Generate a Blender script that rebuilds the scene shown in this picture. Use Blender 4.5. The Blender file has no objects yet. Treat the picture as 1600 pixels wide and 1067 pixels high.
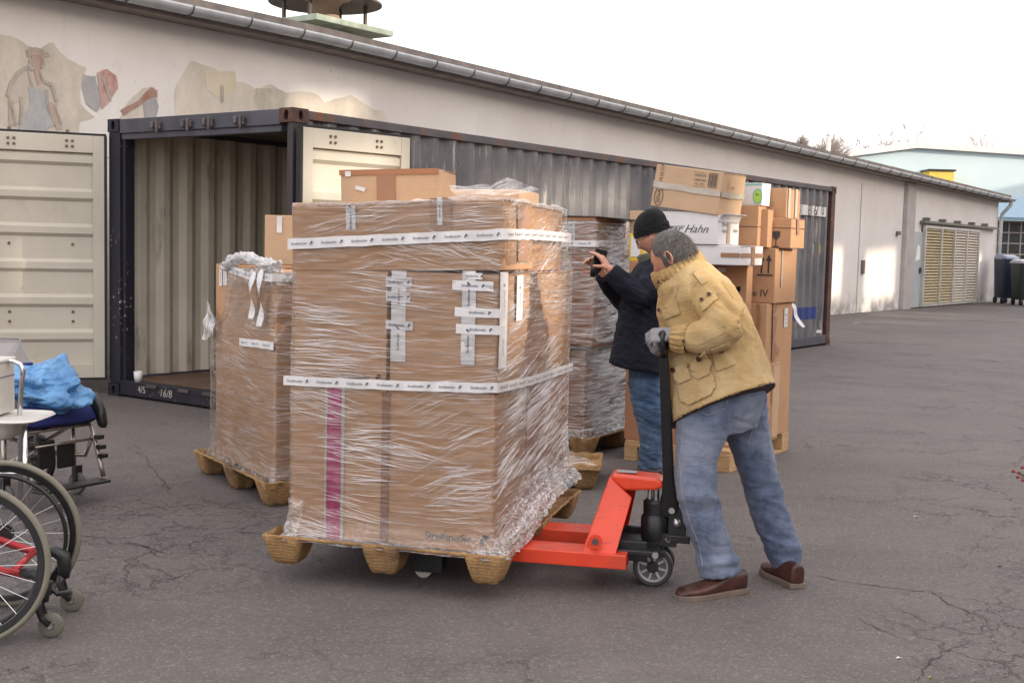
import bpy, bmesh, math, random
import numpy as np
from mathutils import Vector, Matrix, noise
from mathutils.bvhtree import BVHTree
R = math.radians
V = Vector
scene = bpy.context.scene
col = scene.collection
random.seed(7)

# ---------------------------------------------------------------- camera
FPX, PITCH, ROLL, CAMZ = 1883.7, .0791, .0239, 1.5046
cp, sp, cr, sr = math.cos(PITCH), math.sin(PITCH), math.cos(ROLL), math.sin(ROLL)
RW = Matrix(((cr, -sr, 0), (sr, cr, 0), (0, 0, 1))) @ Matrix(((1, 0, 0), (0, -sp, -cp), (0, cp, -sp)))
CAMP = V((0, 0, CAMZ))
cam_d = bpy.data.cameras.new('camera'); cam = bpy.data.objects.new('camera', cam_d); col.objects.link(cam)
cam_d.sensor_width = 36; cam_d.lens = 36 * FPX / 1600; cam_d.clip_start = .05; cam_d.clip_end = 2000
m4 = Matrix((RW[0], -RW[1], -RW[2])).transposed().to_4x4(); m4.translation = CAMP
cam.matrix_world = m4
scene.camera = cam

# ---------------------------------------------------------------- sky, sun, exposure
SUN_EL, SUN_AZ = R(15), R(-24)            # azimuth of the sun in the ground plane, from +X
sd = V((math.cos(SUN_EL) * math.cos(SUN_AZ), math.cos(SUN_EL) * math.sin(SUN_AZ), math.sin(SUN_EL)))
world = bpy.data.worlds.new('World'); scene.world = world; world.use_nodes = True
wn = world.node_tree; wn.nodes.clear()
wo = wn.nodes.new('ShaderNodeOutputWorld'); bg = wn.nodes.new('ShaderNodeBackground')
sky = wn.nodes.new('ShaderNodeTexSky'); sky.sky_type = 'NISHITA'; sky.sun_disc = False
sky.sun_elevation = SUN_EL; sky.sun_rotation = math.pi / 2 - SUN_AZ
sky.air_density = 1.0; sky.dust_density = 3.0; sky.ozone_density = 1.0
# cloud-patterned white added over the sky to neutralise its blue light
tc = wn.nodes.new('ShaderNodeTexCoord'); mp = wn.nodes.new('ShaderNodeMapping'); mp.inputs['Scale'].default_value = (1, 1, 4)
cn = wn.nodes.new('ShaderNodeTexNoise'); cn.inputs['Scale'].default_value = 2.2; cn.inputs['Detail'].default_value = 6
cr_ = wn.nodes.new('ShaderNodeMapRange'); cr_.inputs['From Min'].default_value = .3; cr_.inputs['From Max'].default_value = .75
cr_.inputs['To Min'].default_value = .45; cr_.inputs['To Max'].default_value = .85
mx = wn.nodes.new('ShaderNodeMix'); mx.data_type = 'RGBA'; mx.inputs['B'].default_value = (9.1, 8.5, 8.35, 1)
wn.links.new(tc.outputs['Generated'], mp.inputs['Vector']); wn.links.new(mp.outputs[0], cn.inputs['Vector'])
wn.links.new(cn.outputs['Fac'], cr_.inputs['Value']); wn.links.new(cr_.outputs[0], mx.inputs['Factor'])
wn.links.new(sky.outputs[0], mx.inputs['A']); wn.links.new(mx.outputs['Result'], bg.inputs['Color'])
bg.inputs['Strength'].default_value = .12
wn.links.new(bg.outputs[0], wo.inputs['Surface'])
sl = bpy.data.lights.new('sun', 'SUN'); sl.energy = 1.8; sl.angle = R(.5); sl.color = (1, .86, .68)
so = bpy.data.objects.new('sun', sl); col.objects.link(so)
so.rotation_euler = sd.to_track_quat('Z', 'Y').to_euler(); so.location = sd * 60
vs = scene.view_settings
vs.view_transform = 'Standard'; vs.look = 'None'; vs.gamma = 1; vs.use_curve_mapping = False; vs.exposure = 1.25
scene.cycles.max_bounces = 8; scene.cycles.transparent_max_bounces = 24
scene.cycles.sample_clamp_indirect = 6; scene.cycles.caustics_reflective = False; scene.cycles.caustics_refractive = False

# ---------------------------------------------------------------- measuring in the place
def ray(px, py): return RW.transposed() @ V(((px - 800) / FPX, (py - 533.5) / FPX, 1))
def G(px, py, z=0.0):
    d = ray(px, py); return CAMP + d * ((z - CAMZ) / d.z)
def W(px, py, Y):
    d = ray(px, py); return CAMP + d * (Y / d.y)

class Frame:
    """a local frame on the ground: u runs along the front, v runs away behind it"""
    def __init__(s, o, ang):
        s.o = V((o[0], o[1], 0)); s.a = ang
        s.u = V((math.cos(ang), math.sin(ang), 0)); s.v = V((-math.sin(ang), math.cos(ang), 0))
        s.M = Matrix.Translation(s.o) @ Matrix.Rotation(ang, 4, 'Z')
    def on_v(s, px, py, v=0.0):          # (u, z) where the sight line meets the plane v
        d = ray(px, py); t = ((s.o + s.v * v - CAMP).dot(s.v)) / d.dot(s.v); p = CAMP + d * t
        return (p - s.o).dot(s.u), p.z
    def on_u(s, px, py, u=0.0):
        d = ray(px, py); t = ((s.o + s.u * u - CAMP).dot(s.u)) / d.dot(s.u); p = CAMP + d * t
        return (p - s.o).dot(s.v), p.z
    def P(s, u, v, z): return s.o + s.u * u + s.v * v + V((0, 0, z))

# ---------------------------------------------------------------- objects
def tag(o, label=None, cat=None, group=None, kind=None):
    if label: o['label'] = label
    if cat: o['category'] = cat
    if group: o['group'] = group
    if kind: o['kind'] = kind
    return o
def thing(name, label, cat, loc=(0, 0, 0), rz=0, group=None, M=None):
    o = bpy.data.objects.new(name, None); o.empty_display_size = .1; col.objects.link(o)
    if M is not None: o.matrix_world = M
    else: o.location = loc; o.rotation_euler = (0, 0, rz)
    return tag(o, label, cat, group)
def copy_tree(o, parent=None):
    c = o.copy(); col.objects.link(c); c.parent = parent
    for ch in list(o.children): copy_tree(ch, c)
    return c

class MB:
    def __init__(s): s.v = []; s.f = []; s.m = []; s.uv = None
    def add(s, vs, fs, m=0, M=None):
        b = len(s.v)
        s.v += [tuple(M @ V(p)) for p in vs] if M is not None else [tuple(p) for p in vs]
        s.f += [tuple(i + b for i in f) for f in fs]; s.m += [m] * len(fs); return s
    def box(s, x0, x1, y0, y1, z0, z1, m=0, M=None):
        return s.add([(x0, y0, z0), (x1, y0, z0), (x1, y1, z0), (x0, y1, z0), (x0, y0, z1), (x1, y0, z1), (x1, y1, z1), (x0, y1, z1)],
                     [(0, 3, 2, 1), (4, 5, 6, 7), (0, 1, 5, 4), (1, 2, 6, 5), (2, 3, 7, 6), (3, 0, 4, 7)], m, M)
    def prism(s, poly, h0, h1, m=0, M=None):      # poly in xy, extruded along z
        n = len(poly)
        return s.add([(p[0], p[1], h0) for p in poly] + [(p[0], p[1], h1) for p in poly],
                     [tuple(range(n))[::-1], tuple(range(n, 2 * n))] + [(i, (i + 1) % n, n + (i + 1) % n, n + i) for i in range(n)], m, M)
    def cyl(s, a, b, r0, r1=None, n=16, m=0, caps=True):
        a, b = V(a), V(b); r1 = r0 if r1 is None else r1
        q = (b - a).to_track_quat('Z', 'Y'); vs = []
        for c, r in ((a, r0), (b, r1)):
            vs += [c + q @ V((r * math.cos(t * 2 * math.pi / n), r * math.sin(t * 2 * math.pi / n), 0)) for t in range(n)]
        fs = [(i, (i + 1) % n, n + (i + 1) % n, n + i) for i in range(n)]
        if caps: fs += [tuple(range(n))[::-1], tuple(range(n, 2 * n))]
        return s.add(vs, fs, m)
    def tube(s, pts, r, n=10, m=0, caps=True, closed=False):
        pts = [V(p) for p in pts]; k = len(pts); rs = r if isinstance(r, (list, tuple)) else [r] * k
        vs = []; up = None
        for i, p in enumerate(pts):
            if closed: t = pts[(i + 1) % k] - pts[i - 1]
            else: t = pts[min(i + 1, k - 1)] - pts[max(i - 1, 0)]
            t.normalize()
            if up is None: up = t.orthogonal().normalized()
            up = (up - t * up.dot(t)).normalized(); w = t.cross(up)
            vs += [p + (up * math.cos(a) + w * math.sin(a)) * rs[i] for a in [2 * math.pi * j / n for j in range(n)]]
        fs = []
        for i in range(k if closed else k - 1):
            a, b = i * n, ((i + 1) % k) * n
            fs += [(a + j, a + (j + 1) % n, b + (j + 1) % n, b + j) for j in range(n)]
        if caps and not closed: fs += [tuple(range(n))[::-1], tuple(range((k - 1) * n, k * n))]
        return s.add(vs, fs, m)
    def lathe(s, prof, c=(0, 0, 0), axis=(0, 0, 1), n=32, m=0):    # prof: (radius, height)
        q = V(axis).to_track_quat('Z', 'Y'); c = V(c); vs = []
        for r, h in prof: vs += [c + q @ V((r * math.cos(2 * math.pi * j / n), r * math.sin(2 * math.pi * j / n), h)) for j in range(n)]
        fs = []
        for i in range(len(prof) - 1): fs += [(i * n + j, i * n + (j + 1) % n, (i + 1) * n + (j + 1) % n, (i + 1) * n + j) for j in range(n)]
        return s.add(vs, fs, m)
    def sections(s, secs, n=24, m=0, e=2.0):    # secs: (centre, half axis a, half axis b)
        vs = []
        for c, a, b in secs:
            for j in range(n):
                t = 2 * math.pi * j / n; ct, st = math.cos(t), math.sin(t)
                if e != 2: ct = math.copysign(abs(ct) ** (2 / e), ct); st = math.copysign(abs(st) ** (2 / e), st)
                vs.append(V(c) + V(a) * ct + V(b) * st)
        k = len(secs); fs = []
        for i in range(k - 1): fs += [(i * n + j, i * n + (j + 1) % n, (i + 1) * n + (j + 1) % n, (i + 1) * n + j) for j in range(n)]
        fs += [tuple(range(n))[::-1], tuple(range((k - 1) * n, k * n))]
        return s.add(vs, fs, m)
    def ball(s, c, r, n=16, m=0, sc=(1, 1, 1), M=None):
        k = n // 2; vs = []; fs = []
        for i in range(k + 1):
            th = math.pi * i / k
            for j in range(n):
                ph = 2 * math.pi * j / n
                vs.append((c[0] + r * sc[0] * math.sin(th) * math.cos(ph), c[1] + r * sc[1] * math.sin(th) * math.sin(ph), c[2] - r * sc[2] * math.cos(th)))
        for i in range(k): fs += [(i * n + j, i * n + (j + 1) % n, (i + 1) * n + (j + 1) % n, (i + 1) * n + j) for j in range(n)]
        return s.add(vs, fs, m, M)
    def mesh(s, name='mesh'):
        me = bpy.data.meshes.new(name); me.from_pydata(s.v, [], s.f)
        me.polygons.foreach_set('material_index', s.m)
        bm = bmesh.new(); bm.from_mesh(me); bmesh.ops.remove_doubles(bm, verts=bm.verts, dist=1e-6)
        bmesh.ops.recalc_face_normals(bm, faces=bm.faces); bm.to_mesh(me); bm.free()
        return me
    def build(s, name, mats, parent=None, smooth=False, bevel=0, seg=2, auto=None, M=None, raw=False):
        if raw:
            me = bpy.data.meshes.new(name); me.from_pydata(s.v, [], s.f); me.polygons.foreach_set('material_index', s.m)
        else: me = s.mesh(name)
        if s.uv is not None:
            l = me.uv_layers.new(name='UVMap'); vi = np.empty(len(me.loops), int); me.loops.foreach_get('vertex_index', vi)
            l.data.foreach_set('uv', np.array(s.uv)[vi].ravel())
        return link(name, me, mats, parent, smooth, bevel, seg, auto, M)
def link(name, me, mats, parent=None, smooth=False, bevel=0, seg=2, auto=None, M=None):
    o = bpy.data.objects.new(name, me); col.objects.link(o)
    for mt in (mats if isinstance(mats, (list, tuple)) else [mats]): me.materials.append(mt)
    if parent: o.parent = parent
    if M is not None: o.matrix_world = M if not parent else parent.matrix_world @ M
    if M is not None and parent: o.matrix_parent_inverse = Matrix.Identity(4); o.matrix_basis = M
    if smooth: me.polygons.foreach_set('use_smooth', [True] * len(me.polygons))
    if auto:
        me.polygons.foreach_set('use_smooth', [True] * len(me.polygons))
        bm = bmesh.new(); bm.from_mesh(me)
        for e in bm.edges:
            if len(e.link_faces) == 2 and e.calc_face_angle(0) > R(auto): e.smooth = False
        bm.to_mesh(me); bm.free()
    if bevel:
        b = o.modifiers.new('bevel', 'BEVEL'); b.width = bevel; b.segments = seg; b.limit_method = 'ANGLE'; b.angle_limit = R(40)
        b.harden_normals = False
    return o
def evaluated(o):
    dg = bpy.context.evaluated_depsgraph_get(); me = bpy.data.meshes.new_from_object(o.evaluated_get(dg)); return me
def fuse(mb, voxel, smooth=2):
    """one continuous surface from overlapping closed shapes"""
    me = bpy.data.meshes.new('t'); me.from_pydata(mb.v, [], mb.f)
    bm = bmesh.new(); bm.from_mesh(me); bmesh.ops.recalc_face_normals(bm, faces=bm.faces); bm.to_mesh(me); bm.free()
    o = bpy.data.objects.new('t', me); col.objects.link(o)
    r = o.modifiers.new('r', 'REMESH'); r.mode = 'VOXEL'; r.voxel_size = voxel
    if smooth:
        s = o.modifiers.new('s', 'SMOOTH'); s.iterations = smooth; s.factor = .6
    out = evaluated(o); bpy.data.objects.remove(o); bpy.data.meshes.remove(me); return out

# ---------------------------------------------------------------- lettering
_tc = {}
def text_geo(s, shear=0.0, spacing=1.0):
    k = (s, shear, spacing)
    if k not in _tc:
        c = bpy.data.curves.new('t', 'FONT'); c.body = s; c.size = 1; c.shear = shear; c.space_character = spacing
        c.resolution_u = 2; c.align_x = 'CENTER'; c.align_y = 'CENTER'
        o = bpy.data.objects.new('t', c); col.objects.link(o); me = evaluated(o)
        _tc[k] = ([tuple(v.co) for v in me.vertices], [tuple(p.vertices) for p in me.polygons])
        bpy.data.objects.remove(o); bpy.data.curves.remove(c)
    return _tc[k]
def put_text(mb, s, M, size, shear=0.0, spacing=1.0, m=0, sx=1.0):
    vs, fs = text_geo(s, shear, spacing)
    mb.add([(x * size * sx, y * size, 0) for x, y, z in vs], fs, m, M)
def plane_M(o, xdir, ydir):        # matrix taking xy onto a plane
    x = V(xdir).normalized(); y = V(ydir).normalized(); z = x.cross(y)
    return Matrix(((x.x, y.x, z.x, o[0]), (x.y, y.y, z.y, o[1]), (x.z, y.z, z.z, o[2]), (0, 0, 0, 1)))

# ---------------------------------------------------------------- materials
class NT:
    def __init__(s, name):
        s.mat = bpy.data.materials.new(name); s.mat.use_nodes = True; s.t = s.mat.node_tree
        s.b = s.t.nodes['Principled BSDF']; s.out = s.t.nodes['Material Output']
        s.tc = s.n('TexCoord'); s.obj = s.tc.outputs['Object']
    def n(s, ty, _out=None, _p=None, **kw):
        x = s.t.nodes.new('ShaderNode' + ty)
        for k, v in (_p or {}).items(): setattr(x, k, v)
        for k, v in kw.items(): s.set(x, k, v)
        return x.outputs[_out] if _out is not None else x
    def set(s, x, k, v):
        k = int(k[1:]) if k[0] == 'i' and k[1:].isdigit() else k.replace('_', ' ')
        if isinstance(v, bpy.types.NodeSocket): s.t.links.new(v, x.inputs[k])
        else: x.inputs[k].default_value = v
    def pr(s, **kw):
        for k, v in kw.items(): s.set(s.b, k, v)
        return s
    def noise(s, scale, detail=4, rough=.55, vec=None, sc=None, dist=0.0, out='Fac', rot=None):
        v = vec or s.obj
        if sc or rot: v = s.n('Mapping', 0, Vector=v, **({'Scale': sc} if sc else {}), **({'Rotation': rot} if rot else {}))
        return s.n('TexNoise', out, Vector=v, Scale=scale, Detail=detail, Roughness=rough, Distortion=dist)
    def rng(s, v, a, b, c=0.0, d=1.0, smooth=False):
        return s.n('MapRange', 0, _p={'interpolation_type': 'SMOOTHSTEP'} if smooth else {}, Value=v, From_Min=a, From_Max=b, To_Min=c, To_Max=d)
    def mix(s, f, a, b, mode='MIX'):
        return s.n('Mix', 2, _p={'data_type': 'RGBA', 'blend_type': mode}, i0=f, i6=rgba(a), i7=rgba(b))
    def math(s, op, a, b=0.0, c=0.0, clamp=False): return s.n('Math', 0, _p={'operation': op, 'use_clamp': clamp}, i0=a, i1=b, i2=c)
    def bump(s, h, strength=.3, dist=.01, normal=None):
        kw = {'Normal': normal} if normal else {}
        return s.n('Bump', 0, Height=h, Strength=strength, Distance=dist, **kw)
def rgba(c): return c if isinstance(c, bpy.types.NodeSocket) else (c[0], c[1], c[2], 1)
def hexc(h):
    c = [int(h[i:i + 2], 16) / 255 for i in (0, 2, 4)]
    return tuple(x / 12.92 if x <= .04045 else ((x + .055) / 1.055) ** 2.4 for x in c)
_ml = {}
def simple(name, c, rough=.5, metal=0.0, var=.12, scale=6.0, bump=0.0, bs=80.0, spec=.5, **kw):
    if name in _ml: return _ml[name]
    t = NT(name); f = t.rng(t.noise(scale, 5), .25, .75, 1 - var, 1 + var)
    t.pr(Base_Color=t.mix(1.0, c, t.n('CombineXYZ', 0, X=f, Y=f, Z=f), 'MULTIPLY'), Metallic=metal)
    t.pr(Roughness=t.rng(t.noise(scale * 3, 4), .3, .7, max(rough - .08, .02), min(rough + .08, 1))); t.set(t.b, 'Specular IOR Level', spec)
    if bump: t.pr(Normal=t.bump(t.noise(bs, 4), bump, .005))
    t.pr(**kw); _ml[name] = t.mat; return t.mat

# ================================================================ ground
def m_asphalt():
    t = NT('asphalt')
    speck = t.n('TexVoronoi', 'Color', Vector=t.obj, Scale=115.0); sv = t.n('SeparateColor', 0, Color=speck)
    grain = t.noise(160, 3); big = t.noise(.35, 5, .6); mid = t.noise(2.2, 6, .65)
    base = t.mix(t.rng(big, .35, .65), (.108, .093, .087), (.145, .126, .118))
    base = t.mix(t.rng(mid, .4, .7, 0, .45), base, (.068, .058, .054)); base = t.mix(t.rng(t.noise(28, 5, .75), .42, .62, 0, .35), base, (.15, .13, .12))
    base = t.mix(t.rng(t.noise(1.0, 4, .6, sc=(.25, 1.6, 1), rot=(0, 0, .5)), .55, .7, 0, .35), base, (.07, .06, .056)); base = t.mix(t.rng(t.noise(.8, 2, .4, dist=.4), .66, .72, 0, .45), base, (.055, .047, .044)); base = t.mix(t.rng(sv, .82, .99, 0, .5), base, (.26, .24, .225))
    base = t.mix(t.rng(sv, .0, .16, .4, 0), base, (.045, .04, .038))
    base = t.mix(t.rng(t.noise(9, 6, .7, dist=.6), .62, .8, 0, .45), base, (.06, .05, .045))
    # cracks: distorted cell edges, only in worn areas
    wv = t.n('VectorMath', 0, _p={'operation': 'MULTIPLY_ADD'}, i0=t.noise(3.5, 6, .65, out='Color'), i1=(.55, .55, 0), i2=t.obj)
    e1 = t.n('TexVoronoi', 'Distance', _p={'feature': 'DISTANCE_TO_EDGE'}, Vector=wv, Scale=2.1)
    e2 = t.n('TexVoronoi', 'Distance', _p={'feature': 'DISTANCE_TO_EDGE'}, Vector=wv, Scale=6.0)
    def near(x, y, r): return t.rng(t.n('VectorMath', 'Value', _p={'operation': 'DISTANCE'}, i0=wv, i1=(x, y, 0)), r * .5, r, 1, 0)
    worn = t.math('MAXIMUM', near(-1.6, 6.2, 1.3), near(2.5, 4.9, .9))
    area = t.math('MAXIMUM', t.rng(t.noise(.45, 3, .5), .50, .62), worn); area2 = t.math('MAXIMUM', t.rng(t.noise(.9, 3, .5), .56, .66), t.math('MULTIPLY', worn, t.rng(t.noise(1.7, 3), .42, .56)))
    c1 = t.math('MULTIPLY', t.rng(e1, .0, .014, 1, 0), area); c2 = t.math('MULTIPLY', t.rng(e2, .0, .02, 1, 0), area2)
    ck = t.math('MAXIMUM', c1, c2)
    base = t.mix(t.math('MULTIPLY', ck, .6), base, (.035, .03, .028))
    h = t.math('ADD', t.math('MULTIPLY', sv, .6), t.math('MULTIPLY', grain, .5)); h = t.math('SUBTRACT', h, t.math('MULTIPLY', ck, 1.5))
    t.pr(Base_Color=base, Roughness=.85, Normal=t.bump(h, .8, .008)); return t.mat
asph = m_asphalt()
g = MB(); g.add([(-300, -60, 0), (300, -60, 0), (300, 500, 0), (-300, 500, 0)], [(0, 1, 2, 3)])
tag(g.build('ground', asph), kind='structure')
# distinct long cracks in the asphalt
crk = simple('crack_dark', (.045, .038, .034), .95, bump=.4)
def crack(pts, w, seed):
    rnd = random.Random(seed); P = [G(*p) for p in pts]; line = []
    for a, b in zip(P, P[1:]):
        n = max(3, int((b - a).length / .025))
        for i in range(n):
            q = a.lerp(b, i / n); o = (b - a).cross(V((0, 0, 1))).normalized()
            line.append(q + o * (noise.noise(q * 7) * .05 + noise.noise(q * 30) * .02))
    mb = MB(); vs = []
    for i, q in enumerate(line):
        d = (line[min(i + 1, len(line) - 1)] - line[max(i - 1, 0)]).normalized(); o = d.cross(V((0, 0, 1)))
        ww = w * (.25 + .75 * abs(noise.noise(q * 11)) * 2) * math.sin(math.pi * (i + .5) / len(line)) ** .5
        vs += [q + o * ww + V((0, 0, .003)), q - o * ww + V((0, 0, .003))]
    mb.add(vs, [(2 * i, 2 * i + 1, 2 * i + 3, 2 * i + 2) for i in range(len(line) - 1)])
    tag(mb.build('asphalt_crack', crk), kind='structure')
crack([(1252, 897), (1340, 912), (1455, 925), (1520, 960), (1570, 990)], .0045, 1)
crack([(1455, 925), (1490, 895), (1530, 850), (1600, 790)], .0022, 2)
crack([(1600, 975), (1560, 975), (1520, 990), (1440, 970), (1390, 945)], .004, 3)
crack([(190, 842), (240, 862), (290, 878)], .004, 5)
crack([(1430, 1067), (1460, 1035), (1520, 1000)], .004, 6)
crack([(120, 835), (200, 850), (280, 868)], .005, 7)
crack([(205, 690), (260, 760), (300, 800), (420, 815)], .004, 8)
crack([(1470, 755), (1520, 763), (1600, 764)], .006, 9)
crack([(1340, 965), (1385, 985), (1440, 1010)], .003, 10)

# ================================================================ long white building
BA, BB = V((7.836, 29.621, 0)), V((16.45, 41.3, 0))
bu = (BB - BA).normalized(); bn = V((bu.y, -bu.x, 0))          # outward, towards the yard
BM = Matrix(((bu.x, -bn.x, 0, BA.x), (bu.y, -bn.y, 0, BA.y), (0, 0, 1, 0), (0, 0, 0, 1)))   # x along, y inward, z up
BF = Frame(BA, math.atan2(bu.y, bu.x))
def bs(px, py, v=0.0): return BF.on_v(px, py, v)
S0, S1 = -26.0, 14.5
def eave(s): return 3.92 - .53 * max(0, min(1, (s + 18) / 32.5))
def m_plaster():
    t = NT('white_plaster')
    b = t.mix(t.rng(t.noise(.6, 5, .6), .35, .65), (.68, .645, .62), (.77, .74, .715))
    b = t.mix(t.rng(t.noise(5, 7, .7), .58, .75, 0, .35), b, (.46, .41, .38))
    sp_ = t.math('MULTIPLY', t.rng(t.noise(14, 3, .6), .66, .74), t.rng(t.noise(1.6, 3), .50, .62))
    b = t.mix(t.math('MULTIPLY', sp_, .8), b, (.17, .16, .14))
    b = t.mix(t.rng(t.noise(2.5, 6, .7, sc=(3, 1, .25)), .55, .75, 0, .22), b, (.50, .46, .42))
    sep = t.n('SeparateXYZ', 2, Vector=t.obj)
    b = t.mix(t.math('MULTIPLY', t.rng(sep, 0, .6, 1, 0), t.rng(t.noise(3, 5), .4, .6)), b, (.33, .29, .26))
    t.pr(Base_Color=b, Roughness=.92, Normal=t.bump(t.noise(35, 6, .65), .25, .01)); return t.mat
plaster = m_plaster()
zinc = simple('zinc_gutter', (.50, .52, .54), .45, .25, .22, 4, .1, 30)
concrete = simple('roof_edge_concrete', (.22, .19, .17), .9, 0, .35, 5, .5, 60)
brownwood = simple('soffit_board', (.27, .225, .195), .75, 0, .25, 5)
bld = thing('white_building', 'long low white plastered building with peeling mural and zinc gutter behind the container', 'building', M=BM)
def quadwall(mb, x0, x1, n=24):
    pass
w = MB(); n = 60
vs = []; fs = []
for i in range(n + 1):
    x = S0 + (S1 - S0) * i / n; vs += [(x, 0, -.1), (x, 0, eave(x))]
    if i: fs.append((2 * i - 2, 2 * i, 2 * i + 1, 2 * i - 1))
w.add(vs, fs)
w.add([(S1, 0, -.1), (S1, 9, -.1), (S1, 9, eave(S1) + 1.1), (S1, 0, eave(S1))], [(0, 1, 2, 3)])
w.add([(S0, 0, -.1), (S0, 9, -.1), (S0, 9, eave(S0) + 1.1), (S0, 0, eave(S0))], [(0, 1, 2, 3)])
w.add([(S0, 9, -.1), (S1, 9, -.1), (S1, 9, eave(S1) + 1.1), (S0, 9, eave(S0) + 1.1)], [(0, 1, 2, 3)])
w.build('wall', plaster, bld, raw=True)
# roof slab, soffit, gutter follow the eave
def along(prof, mat, name, x0=S0, x1=S1 + .25, n=60, smooth=False, close=True):
    mb = MB(); k = len(prof); vs = []; fs = []
    for i in range(n + 1):
        x = x0 + (x1 - x0) * i / n; vs += [(x, y, eave(x) + z) for y, z in prof]
        if i: fs += [((i - 1) * k + j, i * k + j, i * k + (j + 1) % k, (i - 1) * k + (j + 1) % k) for j in range(k if close else k - 1)]
    if close: fs += [tuple(range(k)), tuple(range(n * k, n * k + k))[::-1]]
    mb.add(vs, fs); return mb.build(name, mat, bld, smooth=smooth)
along([(-.34, .10), (-.34, .22), (9.2, 1.35), (9.2, 1.2)], concrete, 'roof')
along([(-.30, -.02), (-.30, .098), (.0, .098), (.0, -.02)], brownwood, 'soffit')
gp = [(-.42 + .095 * math.cos(a), .10 + .095 * math.sin(a)) for a in [math.pi + math.pi * k / 12 for k in range(13)]]
gp2 = [(-.42 + .088 * math.cos(a), .10 + .088 * math.sin(a)) for a in [2 * math.pi - math.pi * k / 12 for k in range(13)]]
gut = along(gp + gp2, zinc, 'gutter', smooth=False)
for poly in gut.data.polygons: poly.use_smooth = len(poly.vertices) == 4
x = S0 + .4
while x < S1:
    z = eave(x)
    br = MB(); br.tube([(x, -.42 + .103 * math.cos(a), z + .10 + .103 * math.sin(a)) for a in [math.pi + math.pi * k / 10 for k in range(11)]], .009, 6); br.build('gutter_bracket', simple('dull_steel', (.16, .15, .14), .5, .6), bld)
    x += .82
# patches of moss on the roof edge
# pilaster, seams, door, lattice gate, downpipe
pl0, pl1 = bs(1408, 400)[0], bs(1421, 400)[0]
p = MB(); p.box(pl0, pl1, -.12, -.002, -.05, eave(pl0) - .03); p.build('pilaster', simple('grey_render', (.42, .39, .38), .9, 0, .1, 3, .2), bld, bevel=.01)
dx0, dx1 = bs(1421, 420, -.03)[0] + .02, bs(1438, 420, -.03)[0]; dz = bs(1430, 362)[1]
greyp = simple('door_grey', (.40, .42, .45), .55, 0, .08, 3)
d = MB(); d.box(dx0, dx1, -.06, -.003, .02, dz); o = d.build('door', greyp, bld, bevel=.008)
h = MB(); h.box(dx1 - .2, dx1 - .12, -.1, -.06, 1.0, 1.16); h.cyl((dx1 - .16, -.12, 1.08), (dx1 - .30, -.12, 1.08), .012); h.build('handle', simple('dark_metal', (.05, .05, .05), .4, .8), o)
n_ = MB(); n_.add([(dx0 + .35, -.064, 1.35), (dx0 + .75, -.064, 1.40), (dx0 + .72, -.064, 1.75), (dx0 + .5, -.064, 1.82)], [(0, 1, 2, 3)]); n_.build('paper_notice', simple('paper', (.8, .8, .78), .8), o)
gx0, gx1 = bs(1441, 400, -.05)[0], bs(1525, 400, -.05)[0]; gz = bs(1441, 352)[1]
gx_m = (gx0 + gx1) / 2
steelw = simple('light_frame', (.50, .49, .46), .5, .2, .15, 4)
slat = simple('ochre_slats', (.46, .38, .23), .6, 0, .25, 7, .2)
slat2 = simple('pale_slats', (.60, .54, .45), .6, 0, .2, 6, .2)
gate = MB(); xs = [gx0 + (gx1 - gx0) * k for k in (0, .28, .52, .76, 1)]
for k, x in enumerate(xs): gate.box(x - .05, x + .05, -.14, -.05, .03, gz)
gate.box(gx0 + .05, gx1 - .05, -.13, -.06, gz - .08, gz - .002); gate.box(gx0 + .05, gx1 - .05, -.13, -.06, .03, .1)
go = gate.build('sliding_gate', steelw, bld, bevel=.004)
for k in range(4):
    sb = MB(); z = .12
    while z < gz - .1:
        sb.add([(xs[k] + .05, -.12, z), (xs[k + 1] - .05, -.12, z), (xs[k + 1] - .05, -.07, z + .055), (xs[k] + .05, -.07, z + .055)], [(0, 1, 2, 3)]); z += .085
    bb_ = MB(); bb_.box(xs[k] + .05, xs[k + 1] - .05, -.055, -.05, .1, gz - .08); bb_.build('gap_shade_sheet', simple('gap_shade', (.34, .28, .19), .8), go)  # sheet behind the slats coloured darker to stand in for gap shade
    sb.build('slat_panel', slat if k < 2 else slat2, go)
rail = MB(); rx1 = bs(1552, 365)[0]
rail.box(gx0 - .25, rx1, -.17, -.03, gz + .06, gz + .13)
for k in range(5): rail.box(gx0 + (rx1 - gx0) * k / 5, gx0 + (rx1 - gx0) * k / 5 + .12, -.2, -.01, gz + .135, gz + .22)
rail.build('sliding_rail', simple('weathered_rail', (.20, .19, .17), .6, .4), bld)
dp = MB(); xe = S1 - .05; ze = eave(S1)
dp.tube([(xe, -.42, ze + .02), (xe, -.40, ze - .12), (xe + .02, -.14, ze - .42), (xe + .02, -.12, ze - .6), (xe + .02, -.12, .35)], .06, 12)
dp.tube([(xe + .02, -.12, .35), (xe + .02, -.12, .05)], .07, 12); dp.build('downpipe', zinc, bld, auto=40)
sm = MB(); x_ = bs(1340, 420)[0]; sm.box(x_, x_ + .03, -.012, -.002, 0, 3.3); sm.build('conduit', simple('dull_grey', (.40, .37, .35), .9), bld)
sm = MB()
x_ = bs(1345, 420)[0]; sm.box(x_, x_ + .16, -.05, -.002, 1.0, 1.35); sm.build('meter_box', simple('dull_steel', ()), bld); sm = MB()
x_ = bs(1400, 355)[0]; sm.box(x_, x_ + .2, -.08, -.002, 2.05, 2.15)
sm.build('wall_bracket', simple('dull_steel', ()), bld)
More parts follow.
